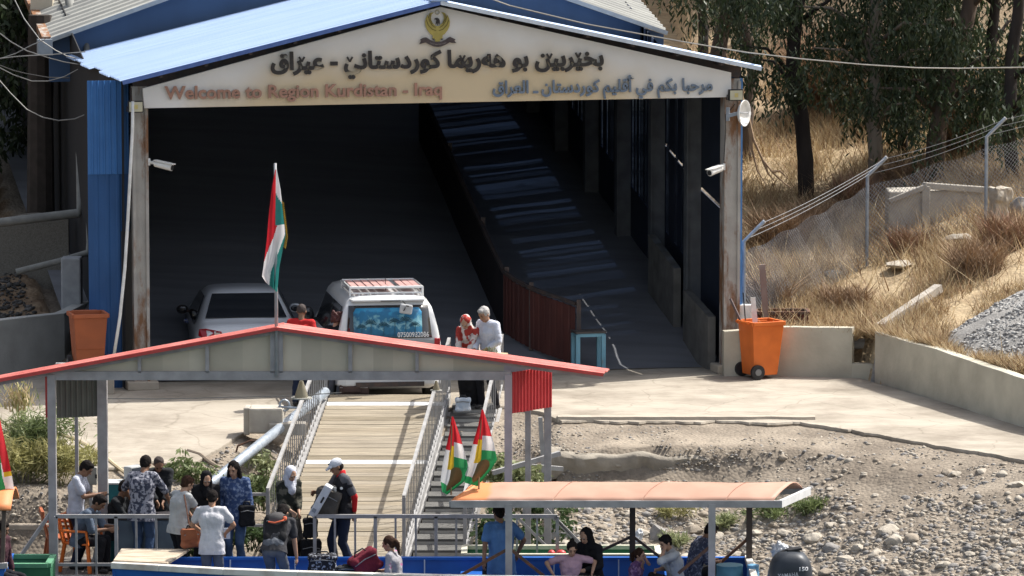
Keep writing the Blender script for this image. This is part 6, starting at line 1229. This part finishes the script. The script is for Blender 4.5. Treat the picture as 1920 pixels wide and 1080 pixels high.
def person(label, foot, h, face, top, legs, skin=0, hair='short', hairm=None, lean=0, twist=0, hp=10, hy=0, roll=0, hipz=.93, hipoff=(0, 0), feet=None, knee=(0, -1, 0), L=None, R=None, poleL=(.5, .8, -.3), poleR=(-.5, .8, -.3), sleeve=.4, sleevem=None, hem=.80, skirt=None, scarf=None, cap=None, kid=False, fat=1.0, lower=True, shoulder_m=None, face_on=True, group=None):
    s = h/1.75; t = thing('person', label, 'person', foot, radians(face), group)
    S = lambda p: V(p)*s
    body = MB(); shirt = MB(); tr = MB(); hairb = MB()
    pel = V((hipoff[0], hipoff[1], hipz)); la = radians(lean)
    def sp_dir(a): return V((0, -sin(a), cos(a)))
    waist = pel+sp_dir(la*.45)*.16; chest = waist+sp_dir(la*.9)*.22; neck = chest+sp_dir(la)*.17
    if roll: neck += V((sin(radians(roll))*.1, 0, 0)); chest += V((sin(radians(roll))*.06, 0, 0))
    tw = Matrix.Rotation(radians(twist), 3, sp_dir(la)); X = tw @ V((1, 0, 0)); fw = tw @ V((0, -cos(la), -sin(la)))
    sw = .185*(.9 if kid else 1)*(.94 if scarf or hair == 'long' else 1)
    sh = {k: neck+X*(q*sw)-sp_dir(la)*.045 for k, q in (('L', 1), ('R', -1))}
    # torso
    def torso(m, g):
        c4 = [(pel+V((0, .01, -.02)), .108*fat+g), (waist, .10*fat+g), (chest, .125*(fat*.5+.5)+g), (neck-sp_dir(la)*.06, .07+g)]
        for (a, ra), (b, rb) in zip(c4, c4[1:]): m.cap(S(a), S(b), ra*s, rb*s, 12)
        for q in (-1, 1):
            ch = [(pel+V((q*.075, 0, -.02)), .105*fat+g), (waist+X*q*.06, .095*fat+g), (chest+X*q*.075-fw*.01, .115*(fat*.5+.5)+g), (neck+X*q*.095-sp_dir(la)*.06, .066+g)]
            for (a, ra), (b, rb) in zip(ch, ch[1:]): m.cap(S(a), S(b), ra*s, rb*s, 12)
            m.cap(S(neck+X*q*.06-sp_dir(la)*.04), S(sh['L' if q > 0 else 'R']), (.06+g)*s, (.052+g)*s, 10)
    torso(body, 0); nk = neck-sp_dir(la)*.02
    HR = Matrix.Rotation(radians(twist*.8+hy), 3, 'Z') @ Matrix.Rotation(la*.75+radians(hp), 3, 'X')
    hc = neck+HR @ V((0, -.015, .155)) ; H = lambda p: S(hc)+HR @ (V(p)*s*(1.08 if kid else 1.0))
    body.cap(S(nk), H((0, .015, -.07)), .056*s, .053*s, 12)
    k = s*(1.08 if kid else 1.0); hm = HR
    body.sph(H((0, .005, .02)), (.076*k, .095*k, .10*k), 18, hm); body.sph(H((0, -.028, -.045)), (.056*k, .062*k, .068*k), 14, hm); body.sph(H((0, -.062, -.088)), .026*k, 8, hm)
    body.cap(H((0, -.088, .015)), H((0, -.108, -.022)), .010*k, .016*k, 8); body.cap(H((-.035, -.082, .035)), H((.035, -.082, .035)), .014*k, .014*k, 8)
    for q in (-1, 1): body.sph(H((q*.078, .01, -.005)), (.012*k, .022*k, .032*k), 8, hm)
    # arms, hands with fingers
    arms = {}
    for kk, tgt, pole, q in (('L', L, poleL, 1), ('R', R, poleR, -1)):
        a = sh[kk]; tgt = V(tgt) if tgt is not None else a+V((q*.10, -.04, -.52)); el, wr = ik(a, tgt, .29, .255, V(pole)); arms[kk] = (a, el, wr)
        body.cap(S(a), S(el), .048*s, .040*s, 10); body.cap(S(el), S(wr), .040*s, .027*s, 10)
        d = (wr-el).normalized(); d = (d+V((0, -.25, -.25))*.35).normalized(); sd = d.cross(V((q, 0, .2))).normalized(); 
        pn = d.cross(sd).normalized(); palm = wr+d*.075
        for o in (-.025, 0, .025): body.cap(S(wr+d*.015+sd*o*.6), S(palm+sd*o), .016*s, .014*s, 8)
        cur = -pn*q if (-pn*q).z < 0 else pn*q
        for i, o in enumerate((-.033, -.011, .011, .033)):
            fl_ = (.066, .078, .074, .058)[i]; b0 = palm+sd*o; b1 = b0+(d+cur*.35+sd*o*2).normalized()*fl_*.5; b2 = b1+(d+cur*1.0).normalized()*fl_*.5; body.cap(S(b0), S(b1), .0095*s, .0088*s, 6); body.cap(S(b1), S(b2), .0088*s, .0078*s, 6)
        th = wr+d*.03-sd*.022*(1 if q > 0 else -1)*1; t1 = th+(d*.6-sd*(1 if q > 0 else -1)*.8+cur*.3).normalized()*.04; body.cap(S(th), S(t1), .012*s, .0105*s, 6); body.cap(S(t1), S(t1+(d+cur*.4).normalized()*.03), .0105*s, .009*s, 6)
        if sleeve > 0:
            tot = .29+.255; e = sleeve*tot; g = .016
            if e <= .29: b = a.lerp(el, e/.29); shirt.cap(S(a), S(b), (.05+g)*s, (.048+g+.006)*s, 12)
            else: b = el.lerp(wr, min(1, (e-.29)/.255)); shirt.cap(S(a), S(el), (.05+g)*s, (.042+g)*s, 12); shirt.cap(S(el), S(b), (.042+g)*s, (.033+g)*s, 12)
    # legs
    feet = feet or [(.10, 0), (-.10, 0)]
    hips = [pel+V((.092, 0, -.03)), pel+V((-.092, 0, -.03))]
    LG = []
    for hpz, f in zip(hips, feet):
        ank = V((f[0], f[1]+.02, f[2] if len(f) > 2 else .08)); kn, an = ik(hpz, ank, .43, .43, V(knee)); LG.append((hpz, kn, an))
        body.cap(S(hpz), S(kn), .082*s, .056*s, 12); body.cap(S(kn), S(an), .054*s, .036*s, 12); body.cap(S(an+V((0, .03, -.045))), S(an+V((0, -.13, -.055))), .036*s, .028*s, 10)
    b = body.build('body', SKIN[skin], t, local=True, smooth=True, remesh=.0095)
    # clothing
    torso(shirt, .017)
    hz = V((pel.x, pel.y, hem)); dn = (pel-waist).normalized()
    for q in (-1, 1): shirt.cap(S(pel+V((q*.075, 0, -.02))), S(pel+V((q*.075, 0, 0))+dn*(max(0, .93-hem)+.14)), (.105*fat+.026)*s, (.108*fat+.026)*s, 12)
    shirt.cap(S(pel), S(pel+dn*(max(0, .93-hem)+.14)), (.11*fat+.026)*s, (.112*fat+.026)*s, 12)
    o = shirt.build('shirt', top, t, local=True, smooth=True, remesh=.013, disp=.026, dscale=.085)
    cut(o, S(pel+dn*(.93-hem)), dn)
    if lower:
        if skirt is not None:
            top_ = pel; n_ = 6
            for i in range(n_):
                z0 = lerp(hipz-.02, skirt, i/n_); z1 = lerp(hipz-.02, skirt, (i+1)/n_)
                for (a, kn, an) in LG:
                    def pt(z):
                        if z > kn.z: u = (a.z-z)/max(.05, a.z-kn.z); p = a.lerp(kn, u)
                        else: u = (kn.z-z)/max(.05, kn.z-an.z); p = kn.lerp(an, min(1, u))
                        return p
                    tr.cap(S(pt(z0)), S(pt(z1)), .115*s, .12*s, 12)
                    tr.cap(S((pt(z1)+V((0, 0, 0)))*.5+.5*V((pel.x, pt(z1).y, pt(z1).z))), S(pt(z1)), .12*s, .12*s, 10)
            tr.build('skirt', legs, t, local=True, smooth=True, remesh=.016, disp=.03, dscale=.14)
        else:
            for q in (-1, 1): tr.cap(S(pel+V((q*.07, 0, -.02))), S(pel+V((q*.06, 0, .07))), (.106*fat+.006)*s, (.098*fat+.004)*s, 12)
            tr.cap(S(pel+V((0, .008, -.03))), S(pel+V((0, 0, .07))), (.108*fat+.006)*s, (.10*fat+.004)*s, 12); tr.cap(S(pel+V((0, 0, .02))), S(waist), (.102*fat+.004)*s, (.098*fat+.004)*s, 12)
            for (a, kn, an) in LG: tr.cap(S(a), S(kn), .098*s, .072*s, 12); tr.cap(S(kn), S(kn.lerp(an, .97)), .072*s, .062*s, 12)
            tr.build('trousers', legs, t, local=True, smooth=True, remesh=.013, disp=.024, dscale=.10)
        sm = MB()
        for (a, kn, an) in LG: sm.cap(S(an+V((0, .03, -.045))), S(an+V((0, -.14, -.05))), .045*s, .038*s, 10)
        sm.build('shoes', SHOE, t, local=True, smooth=True, remesh=.012)
    if sleevem is not None:
        for kk in ('L', 'R'):
            a, el, wr = arms[kk]; q = MB(); q.cap(S(a.lerp(el, .72)), S(el), .054*s, .05*s, 12); q.cap(S(el), S(el.lerp(wr, .86)), .05*s, .036*s, 12); q.build('under_sleeve', sleevem, t, local=True, smooth=True, remesh=.012)
    if shoulder_m is not None:
        for kk in ('L', 'R'):
            a, el, wr = arms[kk]; q = MB(); q.cap(S(a+V((0, 0, .01))), S(a.lerp(el, .74)), .073*s, .066*s, 12); q.cap(S(neck), S(a), .062*s, .074*s, 12); q.build('raglan_sleeve', shoulder_m, t, local=True, smooth=True, remesh=.012)
    # hair, scarf, cap
    hmx = hairm or HAIRB
    if hair in ('short', 'thin', 'curly', 'long', 'pony', 'bun'):
        hb = .004 if hair == 'thin' else .012
        hairb.sph(H((0, .022, .038)), ((.080+hb)*k, (.088+hb)*k, (.092+hb)*k), 18, hm)
        if hair != 'thin': hairb.sph(H((0, .055, -.012)), (.072*k, .055*k, .075*k), 14, hm)
        if hair in ('short', 'curly'): hairb.sph(H((0, -.045, .098)), (.058*k, .05*k, .034*k), 12, hm)
        if hair == 'curly':
            for i in range(26):
                a = i*2.4; z = -.09+.2*(i/26); hairb.sph(H((.092*cos(a), .03+.09*sin(a)*(1 if sin(a) > 0 else .3), z+.04)), .034*k, 8)
        if hair == 'long':
            for q in (-1, 1): hairb.cap(H((q*.07, .02, .03)), H((q*.088, .015, -.13)), .038*k, .042*k, 10); hairb.cap(H((q*.088, .015, -.13)), H((q*.095, .0, -.26)), .042*k, .026*k, 10)
            hairb.cap(H((0, .07, 0)), H((0, .085, -.25)), .075*k, .07*k, 12)
        if hair == 'pony': hairb.cap(H((0, .11, .05)), H((.0, .15, -.03)), .03*k, .042*k, 10); hairb.cap(H((0, .15, -.03)), H((.01, .13, -.2)), .042*k, .018*k, 10)
        if hair == 'bun': hairb.sph(H((0, .05, .14)), .042*k, 10)
        if cap is None: hairb.build('hair', hmx, t, local=True, smooth=True, remesh=.010, disp=.016, dscale=.03)
        else: hairb = MB(); hairb.sph(H((0, .035, -.01)), (.080*k, .075*k, .07*k), 14, hm); hairb.build('hair', hmx, t, local=True, smooth=True)
    if scarf is not None:
        q = MB(); q.sph(H((0, .036, .018)), (.100*k, .112*k, .122*k), 18, hm); q.cap(H((0, .04, -.07)), S(nk+V((0, .01, .02))), .092*k, .10*s, 12)
        for e in (-1, 1): q.cap(H((e*.075, -.005, -.05)), S(neck+X*e*.05+fw*.06-sp_dir(la)*.03), .035*k, .06*s, 10); q.cap(S(nk), S(nk.lerp(sh['L' if e > 0 else 'R'], .62)-sp_dir(la)*.03), .085*s, .07*s, 10)
        q.cap(S(neck+fw*.085-sp_dir(la)*.0), S(chest+fw*.11+sp_dir(la)*.04), .055*s, .075*s, 10); q.cap(H((0, -.035, -.115)), S(neck+fw*.08), .05*k, .05*s, 10)
        q.build('headscarf', scarf, t, local=True, smooth=True, remesh=.011, disp=.018, dscale=.07)
    if cap is not None:
        q = MB(); q.sph(H((0, .012, .055)), (.092*k, .105*k, .078*k), 16, hm); q.cap(H((-.05, -.10, .035)), H((.05, -.10, .035)), .02*k, .02*k, 8); q.cap(H((-.045, -.16, .02)), H((.045, -.16, .02)), .013*k, .013*k, 8); q.cap(H((0, -.1, .035)), H((0, -.165, .02)), .03*k, .015*k, 8); q.build('cap', cap, t, local=True, smooth=True, remesh=.010); MB().sph(H((-.045, -.085, .075)), .014*k, 8).build('cap_badge', NAVYT, t, local=True)
    if face_on:
        for q in (-1, 1):
            MB().sph(H((q*.032, -.0895, .008)), (.012*k, .008*k, .006*k), 8, hm).build('eye', EYEM, t, local=True); MB().bar(H((q*.018, -.098, .036)), H((q*.05, -.090, .033)), .008*k, .008*k).build('eyebrow', HAIRB if hair != 'x' else HAIRG, t, local=True)
        MB().bar(H((-.022, -.090, -.058)), H((.022, -.090, -.058)), .012*k, .010*k).build('mouth', LIP, t, local=True)
    return t, arms, s
def pf(px, Y, z): r = ray(px, 540); p = at(px, 1000, Y); return V((p.x, Y, z))
def pw(t, p, s): return WM(t) @ (V(p)*s)
BZ = -1.53
# --- on the dock, from left to right
P1, A1, S1 = person('young man in white polo with black hair looking down at the desk', pf(143, -12.55, DZ), 1.67, 80, TPOLO, NAVYT, 2, lean=8, hp=32, L=(.10, -.36, 1.16), R=(-.06, -.40, 1.20), sleeve=.36, hem=.84)
P2, A2, S2 = person('seated man in grey blue shirt bent over on the orange chair', pf(148, -12.8, DZ), 1.66, 75, TGB, TRB, 2, lean=32, hp=14, hipz=.50, feet=[(.14, -.42), (-.12, -.38)], knee=(0, -.5, 1), L=(.10, -.55, .72), R=(-.08, -.52, .70), sleeve=.5, hem=.84)
P3, A3, S3 = person('seated man in dark shirt in front of the teal cabinet', pf(215, -12.2, DZ), 1.74, 70, TDK, TRB, 2, lean=14, hp=14, hipz=.50, feet=[(.14, -.42), (-.12, -.38)], knee=(0, -.5, 1), L=(.12, -.5, .78), R=(-.1, -.5, .78), sleeve=.6, hem=.84)
P4, A4, S4 = person('man in grey paisley shirt and jeans with his back to the camera', pf(266, -12.75, DZ), 1.74, 165, PAIS, JEAN, 2, lean=12, hp=26, L=(.30, -.36, 1.02), R=(-.34, -.34, .98), sleeve=.55, hem=.76, fat=1.12, poleL=(1, .3, 0), poleR=(-1, .3, 0))
P5, A5, S5 = person('balding man half hidden behind the paisley shirted man', pf(296, -11.9, DZ), 1.70, 10, TDK, TRB, 2, hair='thin', hairm=HAIRS, lean=16, hp=34, L=(.05, -.4, 1.0), R=(-.05, -.4, 1.0), sleeve=.9)
P6, A6, S6 = person('woman in pale tee and black trousers with a brown shoulder bag', pf(333, -13.85, DZ-.02), 1.62, 128, TLT, TRB, 1, lean=14, hp=18, hairm=HAIRBR, L=(.12, -.42, .96), R=(-.10, -.44, 1.0), sleeve=.30, hem=.82, feet=[(.08, .02), (-.08, .10)])
P7, A7, S7 = person('woman in black veil and black dress looking down between the two women', pf(385, -13.1, DZ), 1.60, 12, TBK, TBK, 1, hair='x', scarf=SCB, lean=10, hp=26, L=(.08, -.28, 1.0), R=(-.10, -.30, .98), sleeve=.95, skirt=.08)
P8, A8, S8 = person('young man in white tee and grey jeans with his back to the camera', pf(397, -14.75, BZ), 1.64, 178, TWH, JGR, 0, lean=6, hp=24, L=(.18, -.30, 1.06), R=(-.20, -.28, 1.05), sleeve=.32, hem=.76, poleL=(1, .4, -.2), poleR=(-1, .4, -.2))
P9, A9, S9 = person('long haired woman in blue printed blouse and jeans facing the camera', pf(442, -13.0, DZ), 1.70, -12, TBLB, JEAN, 1, hair='long', lean=3, hp=14, hy=-6, L=(.28, -.06, .86), R=(-.22, -.12, .95), sleeve=.92, hem=.74)
P10, A10, S10 = person('woman in white headscarf and dark camouflage tunic by the ramp foot', pf(540, -12.75, DZ), 1.60, 32, CAMO, TBK, 1, hair='x', scarf=SCW, lean=4, hp=26, L=(.06, -.26, 1.0), R=(-.08, -.27, 1.02), sleeve=.85, hem=.66, skirt=.08, fat=1.08)
P11, A11, S11 = person('porter in white cap and red sleeved sports shirt lifting a bag', pf(644, -12.95, DZ), 1.74, -68, CAPG, NAVYT, 2, lean=4, hp=20, hy=-6, cap=fab('white_cap', (.62, .64, .70)), L=(.16, .12, .93), R=(-.06, -.42, 1.24), sleeve=.2, sleevem=REDS, shoulder_m=GSL, hem=.84, feet=[(.10, .10), (-.12, -.10)], poleL=(.7, .8, 0))
q = MB(); n_ = pw(P11, (0, -.03, 1.49), S11); q.tube([n_+V((0, 0, -.04)), n_+V((0, 0, .07))], [.075, .062], 12); o = q.build('collar', REDS, P11, smooth=True)
MB().box(pw(P11, (.10, -.155, 1.30), S11)+V((-.02, -.06, 0)), (.07, .012, .07), radians(-40)).build('name_badge', WHITE, P11); MB().sph(pw(P11, (.17, -.10, 1.32), S11)+V((.01, -.05, .0)), (.022, .008, .022), 10).build('chest_emblem', WHITE, P11)
P12, A12, S12 = person('stooping person in dark grey tee and grey jeans wearing a backpack', pf(515, -14.75, BZ), 1.72, 168, TGR, JGR, 1, lean=58, hp=12, hipz=.82, feet=[(.13, .0), (-.13, .02)], L=(.20, -.42, .55), R=(-.26, -.34, .50), sleeve=.34, hem=.86, hipoff=(0, .06))
P13, A13, S13 = person('girl with dark ponytail in grey and pink top sitting in the boat', pf(742, -14.85, BZ), 1.45, -105, GIRLT, TBK, 1, hair='pony', hairm=HAIRBR, kid=True, hipz=.36, lean=10, hp=8, feet=[(.1, -.35), (-.1, -.35)], knee=(0, -.4, 1), L=(.1, -.3, .55), R=(-.1, -.3, .55), sleeve=.5)
P14, A14, S14 = person('man in sky blue shirt seen from behind beside the canopy post', pf(940, -14.95, BZ), 1.72, 195, TBLU, TDK, 2, hipz=.66, lean=10, hp=4, hy=18, feet=[(.14, -.3), (-.14, -.3)], knee=(0, -1, .4), L=(.33, .20, .62), R=(-.30, -.2, .72), sleeve=.36, hem=.70, fat=1.1, poleL=(1, .2, 0), poleR=(-1, .4, 0))
# pixel 880,1078 is where his left-hand side arm leans on the gunwale
P15, A15, S15 = person('girl in pale pink tee leaning on the white gunwale', pf(1070, -15.2, BZ), 1.42, 8, TPK, TBK, 1, hair='bun', kid=True, hipz=.40, lean=10, hp=18, feet=[(.1, -.05), (-.1, -.05)], knee=(0, -.6, .6), L=(.36, -.20, .66), R=(-.36, -.20, .66), sleeve=.36, hem=.5, poleL=(1, .3, -.2), poleR=(-1, .3, -.2))
P16, A16, S16 = person('woman wrapped in black veil sitting beside the pink girl', pf(1112, -14.9, BZ), 1.62, -38, TBK, TBK, 1, hair='x', scarf=SCB, hipz=.43, lean=14, hp=18, feet=[(.1, -.35), (-.1, -.35)], knee=(0, -.4, 1), L=(.12, -.35, .6), R=(-.16, -.33, .6), sleeve=.95)
P17, A17, S17 = person('small child with brown hair in purple print top beside the black veiled woman', pf(1190, -14.95, BZ), 1.22, 62, TPUR, TBK, 1, hair='pony', hairm=HAIRBR, kid=True, hipz=.36, lean=10, hp=4, feet=[(.1, -.35), (-.1, -.35)], knee=(0, -.4, 1), L=(.05, -.25, .95), R=(-.05, -.22, .9), sleeve=.4)
P18, A18, S18 = person('young woman with dark hair resting her cheek on her hand', pf(1268, -15.05, BZ), 1.56, -62, TLT, TBK, 1, hair='short', hairm=HAIRB, hipz=.38, lean=16, hp=12, feet=[(.1, -.35), (-.1, -.35)], knee=(0, -.4, 1), L=(.05, -.24, .98), R=(-.1, -.3, .6), sleeve=.5, poleL=(.6, -.2, -1))
P19, A19, S19 = person('dark haired person in dark printed shirt turned away beside the canopy post', pf(1300, -14.5, BZ), 1.62, 110, DARKPRINT, TBK, 2, hair='short', hipz=.44, lean=26, hp=16, feet=[(.1, -.35), (-.1, -.35)], knee=(0, -.4, 1), L=(.1, -.35, .6), R=(-.12, -.36, .6), sleeve=.5)
# --- at the top of the ramp
def ground_at(px, Y): p = pf(px, Y, 0); return V((p.x, Y, 0))
P20, A20, S20 = person('man in red polo with shaved head seen from behind between the cars', ground_at(566, -4.4), 1.70, 172, TRED, NAVYT, 2, hair='thin', hairm=HAIRS, lean=4, hp=10, sleeve=.36)
P21, A21, S21 = person('woman with curly auburn hair close to the left side of the van', ground_at(628, -3.9), 1.50, 150, TBK, JGR, 1, hair='curly', hairm=HAIRR, lean=6, hp=14, sleeve=.9)
P22, A22, S22 = person('woman in red and white headscarf bending beside the white van', ground_at(884, -4.55), 1.62, -22, CHK, TBK, 1, hair='x', scarf=CHK, lean=22, hp=24, L=(.04, -.40, .92), R=(-.10, -.38, .90), sleeve=.92, hem=.7, skirt=.1)
P23, A23, S23 = person('grey haired man in pale blue shirt and black trousers looking down', ground_at(920, -4.75), 1.74, -42, TSH, TRB, 0, hair='short', hairm=HAIRG, lean=10, hp=22, L=(.08, -.20, 1.02), R=(-.10, -.30, 1.00), sleeve=.88, hem=.90, poleL=(1, .6, .1), feet=[(.10, .02), (-.12, -.10)])
P24, A24, S24 = person('dark clothed man at the left edge on the neighbouring boat', pf(-6, -15.1, BZ), 1.6, 60, fab('maroon', (.07, .03, .04)), TRB, 2, hipz=.55, lean=8, feet=[(.1, -.3), (-.1, -.3)], knee=(0, -.4, 1), sleeve=.9)
# ------------------------------------------------------------------ things carried and baggage
def bag(name, label, c, d, m, rz=0, kind='soft', grp=None, cat='bag'):
    t = thing(name, label, cat, c, rz, grp); x, y, z = d; b = MB()
    b.sph((0, 0, z*.5), (x*.42, y*.42, z*.5), 14); 
    for sx in (-1, 1):
        for sy in (-1, 1):
            for f in (.18, .82): b.sph((sx*x*.32, sy*y*.28, z*f), (x*.18, y*.22, z*.18), 10)
    for f in (.18, .5, .82): b.box((0, 0, z*f), (x*.86, y*.8, z*.3))
    b.build('bag_body', m, t, local=True, smooth=True, remesh=.016, disp=.02, dscale=.09); q = MB(); q.tube([(-x*.2, 0, z*.96), (-x*.15, 0, z*1.12), (x*.15, 0, z*1.12), (x*.2, 0, z*.96)], .012, 6); q.build('handle', BLACK, t, local=True, smooth=True); q = MB(); q.tube([(-x*.38, -y*.44, z*.7), (0, -y*.47, z*.76), (x*.38, -y*.44, z*.7)], .008, 5); q.build('zip', mat('zip_grey', (.2, .2, .2)), t, local=True); return t
BRB = mat('brown_leather', (.28, .09, .035), (.22, .07, .028), scale=6, rough=.5)
c = at(357, 1028, -14.15); t = bag('shoulder_bag', 'tan brown leather bag hanging at the hip of the woman in the pale tee', c, (.30, .14, .30), BRB, .4); MB().bar(pw(P6, (-.17, -.02, 1.44), S6)+V((0, -.04, .03)), c+V((0, 0, .28)), .02, .012).build('strap', mat('strap_brown', (.12, .05, .03)), t)
MB().prism([c+V((-.13, -.08, .12)), c+V((.12, -.09, .16)), c+V((.10, -.09, .30)), c+V((-.10, -.08, .29))], (0, -.015, 0)).build('flap', BRB, t, bevel=.006)
c = at(463, 988, -13.15); bag('handbag', 'black handbag held by the long haired woman in blue', c, (.26, .14, .34), TBK, .2)
c = at(582, 990, -12.95); bag('handbag', 'black handbag hanging beside the woman in the white headscarf', c-V((0, 0, .16)), (.24, .14, .32), TBK, .1)
GB2 = fab('taupe_canvas', (.10, .09, .08)); c = at(606, 968, -13.1); t = bag('travel_bag', 'taupe travel bag lifted by the porter in the white cap', c, (.42, .24, .44), GB2, -.2); t.rotation_euler = (0, .30, -.2)
c = at(586, 966, -13.2); t = thing('white_carton', 'white flat carton held slantwise against the taupe bag', 'box', c); t.rotation_euler = (0, .52, -.1); MB().box((0, 0, .26), (.12, .24, .52)).build('carton_body', fab('carton_white', (.62, .63, .66)), t, local=True, bevel=.012); MB().box((.02, -.124, .30), (.03, .006, .10)).build('hand_slot', BLACK, t, local=True); MB().box((-.01, -.124, .10), (.06, .006, .06)).build('printed_mark', mat('print_grey', (.25, .27, .3)), t, local=True)
# backpack on the stooping person
m_ = WM(P12); bc = pw(P12, (0, .10, 1.16), S12); t = bag('backpack', 'grey and black backpack with orange trim on the stooping person', at(516, 1018, -14.78), (.36, .26, .42), fab('backpack_black', (.022, .022, .024)), 0); t.rotation_euler = (-.5, 0, -.15); q = MB(); q.sph((0, -.03, .34), (.17, .12, .12), 14); q.build('top_pocket', fab('backpack_grey', (.09, .085, .085)), t, local=True, smooth=True); MB().tube([(-.1, -.15, .27), (0, -.17, .25), (.1, -.15, .29), (.15, -.1, .34)], .012, 6).build('orange_trim', mat('trim_orange', (.6, .12, .05)), t, local=True); MB().sph((.13, -.11, .34), (.035, .03, .04), 8).build('orange_patch', mat('trim_orange', (.6, .12, .05)), t, local=True)
c = at(695, 1074, -14.9); t = bag('duffel_bag', 'dark red duffel bag in the boat beside the ponytailed girl', c, (.46, .3, .34), fab('maroon_bag', (.14, .018, .03)), .3); t.rotation_euler = (0, -.5, .3)
c = at(605, 1074, -14.75); bag('checked_bag', 'black and white checked bag in the boat left of the red duffel', c, (.46, .3, .28), fab('checked_cloth', (.02, .02, .025), c2=(.28, .30, .34), scale=28, lo=.55, hi=.6), 0)
c = at(583, 1052, -12.9); bag('travel_bag', 'black travel bag standing at the feet of the woman in the white headscarf', c-V((0, 0, .12)), (.34, .24, .46), TBK, .1)
c = at(650, 1076, -14.9); bag('checked_bag', 'small dark bag lying between the checked bag and the red duffel', c, (.3, .25, .12), TDK, 0)
c = at(664, 737, -4.1); t = thing('suitcase', 'brown leather suitcase standing at the top of the ramp behind the van', 'suitcase', V((c.x, -4.05, .14))); SB = mat('suitcase_brown', (.085, .05, .042), (.06, .035, .03), scale=5, rough=.6); MB().box((0, 0, .10), (.50, .24, .19)).build('case_body', SB, t, local=True, bevel=.03); q = MB(); q.box((-.04, -.125, .10), (.3, .03, .11)); q.build('front_pocket', SB, t, local=True, bevel=.015); MB().tube([(-.07, 0, .19), (-.05, 0, .24), (.05, 0, .24), (.07, 0, .19)], .012, 6).build('handle', BLACK, t, local=True, smooth=True); MB().tube([(-.24, -.124, .13), (.24, -.124, .13)], .008, 5).build('zip', mat('zip_pale', (.3, .27, .25)), t, local=True)
c = at(925, 690, -5.0); t = thing('cardboard_box', 'pale open cardboard box with greenery held by the grey haired man', 'box', c-V((0, 0, .02)), -.5); MB().box((0, 0, .14), (.40, .3, .26)).build('box_body', mat('cardboard', (.50, .39, .25), (.44, .34, .21), scale=4, rough=.9), t, local=True, bevel=.006); q = MB(); q.bar((-.2, -.15, .27), (-.2, -.25, .33), .012, .38, up=(1, 0, 0)); q.box((0, -.2, .28), (.38, .12, .008)); q.build('box_flap', mat('cardboard', (.5, .39, .25)), t, local=True)
for i in range(7): MB().tube([(-.05+.03*i, -.12, .24), (-.06+.035*i, -.16, .36+.02*(i % 3)), (-.08+.045*i, -.2, .33+.05*(i % 2))], .006, 4).build('green_stem', GRN[0], t, local=True)
c = at(868, 745, -5.2); bag('plastic_sack', 'pale blue plastic sack at the head of the stairs', V((c.x, -5.2, .0)), (.28, .2, .24), mat('sack_blue_white', (.42, .50, .60), (.6, .63, .66), scale=9, lo=.4, hi=.6, rough=.4), 0)
tag(MB().box(at(425, 985, -14.3)+V((0, 0, -.12)), (.10, .02, .16), .3).build('paper_sheet', mat('paper_pale', (.5, .55, .62), rough=.7)), 'pale sheet of paper held by the young man in the white tee', 'paper')
c = at(213, 905, -12.7) if 0 else pw(P1, (.02, -.47, 1.19), S1); tag(MB().box(c, (.12, .08, .012), .2).build('phone', BLACK, bevel=.003), 'dark phone in the hands of the man in the white polo', 'phone')

bpy.data.scenes.remove(TMP)
for m_ in list(bpy.data.meshes):
    if m_.users == 0: bpy.data.meshes.remove(m_)
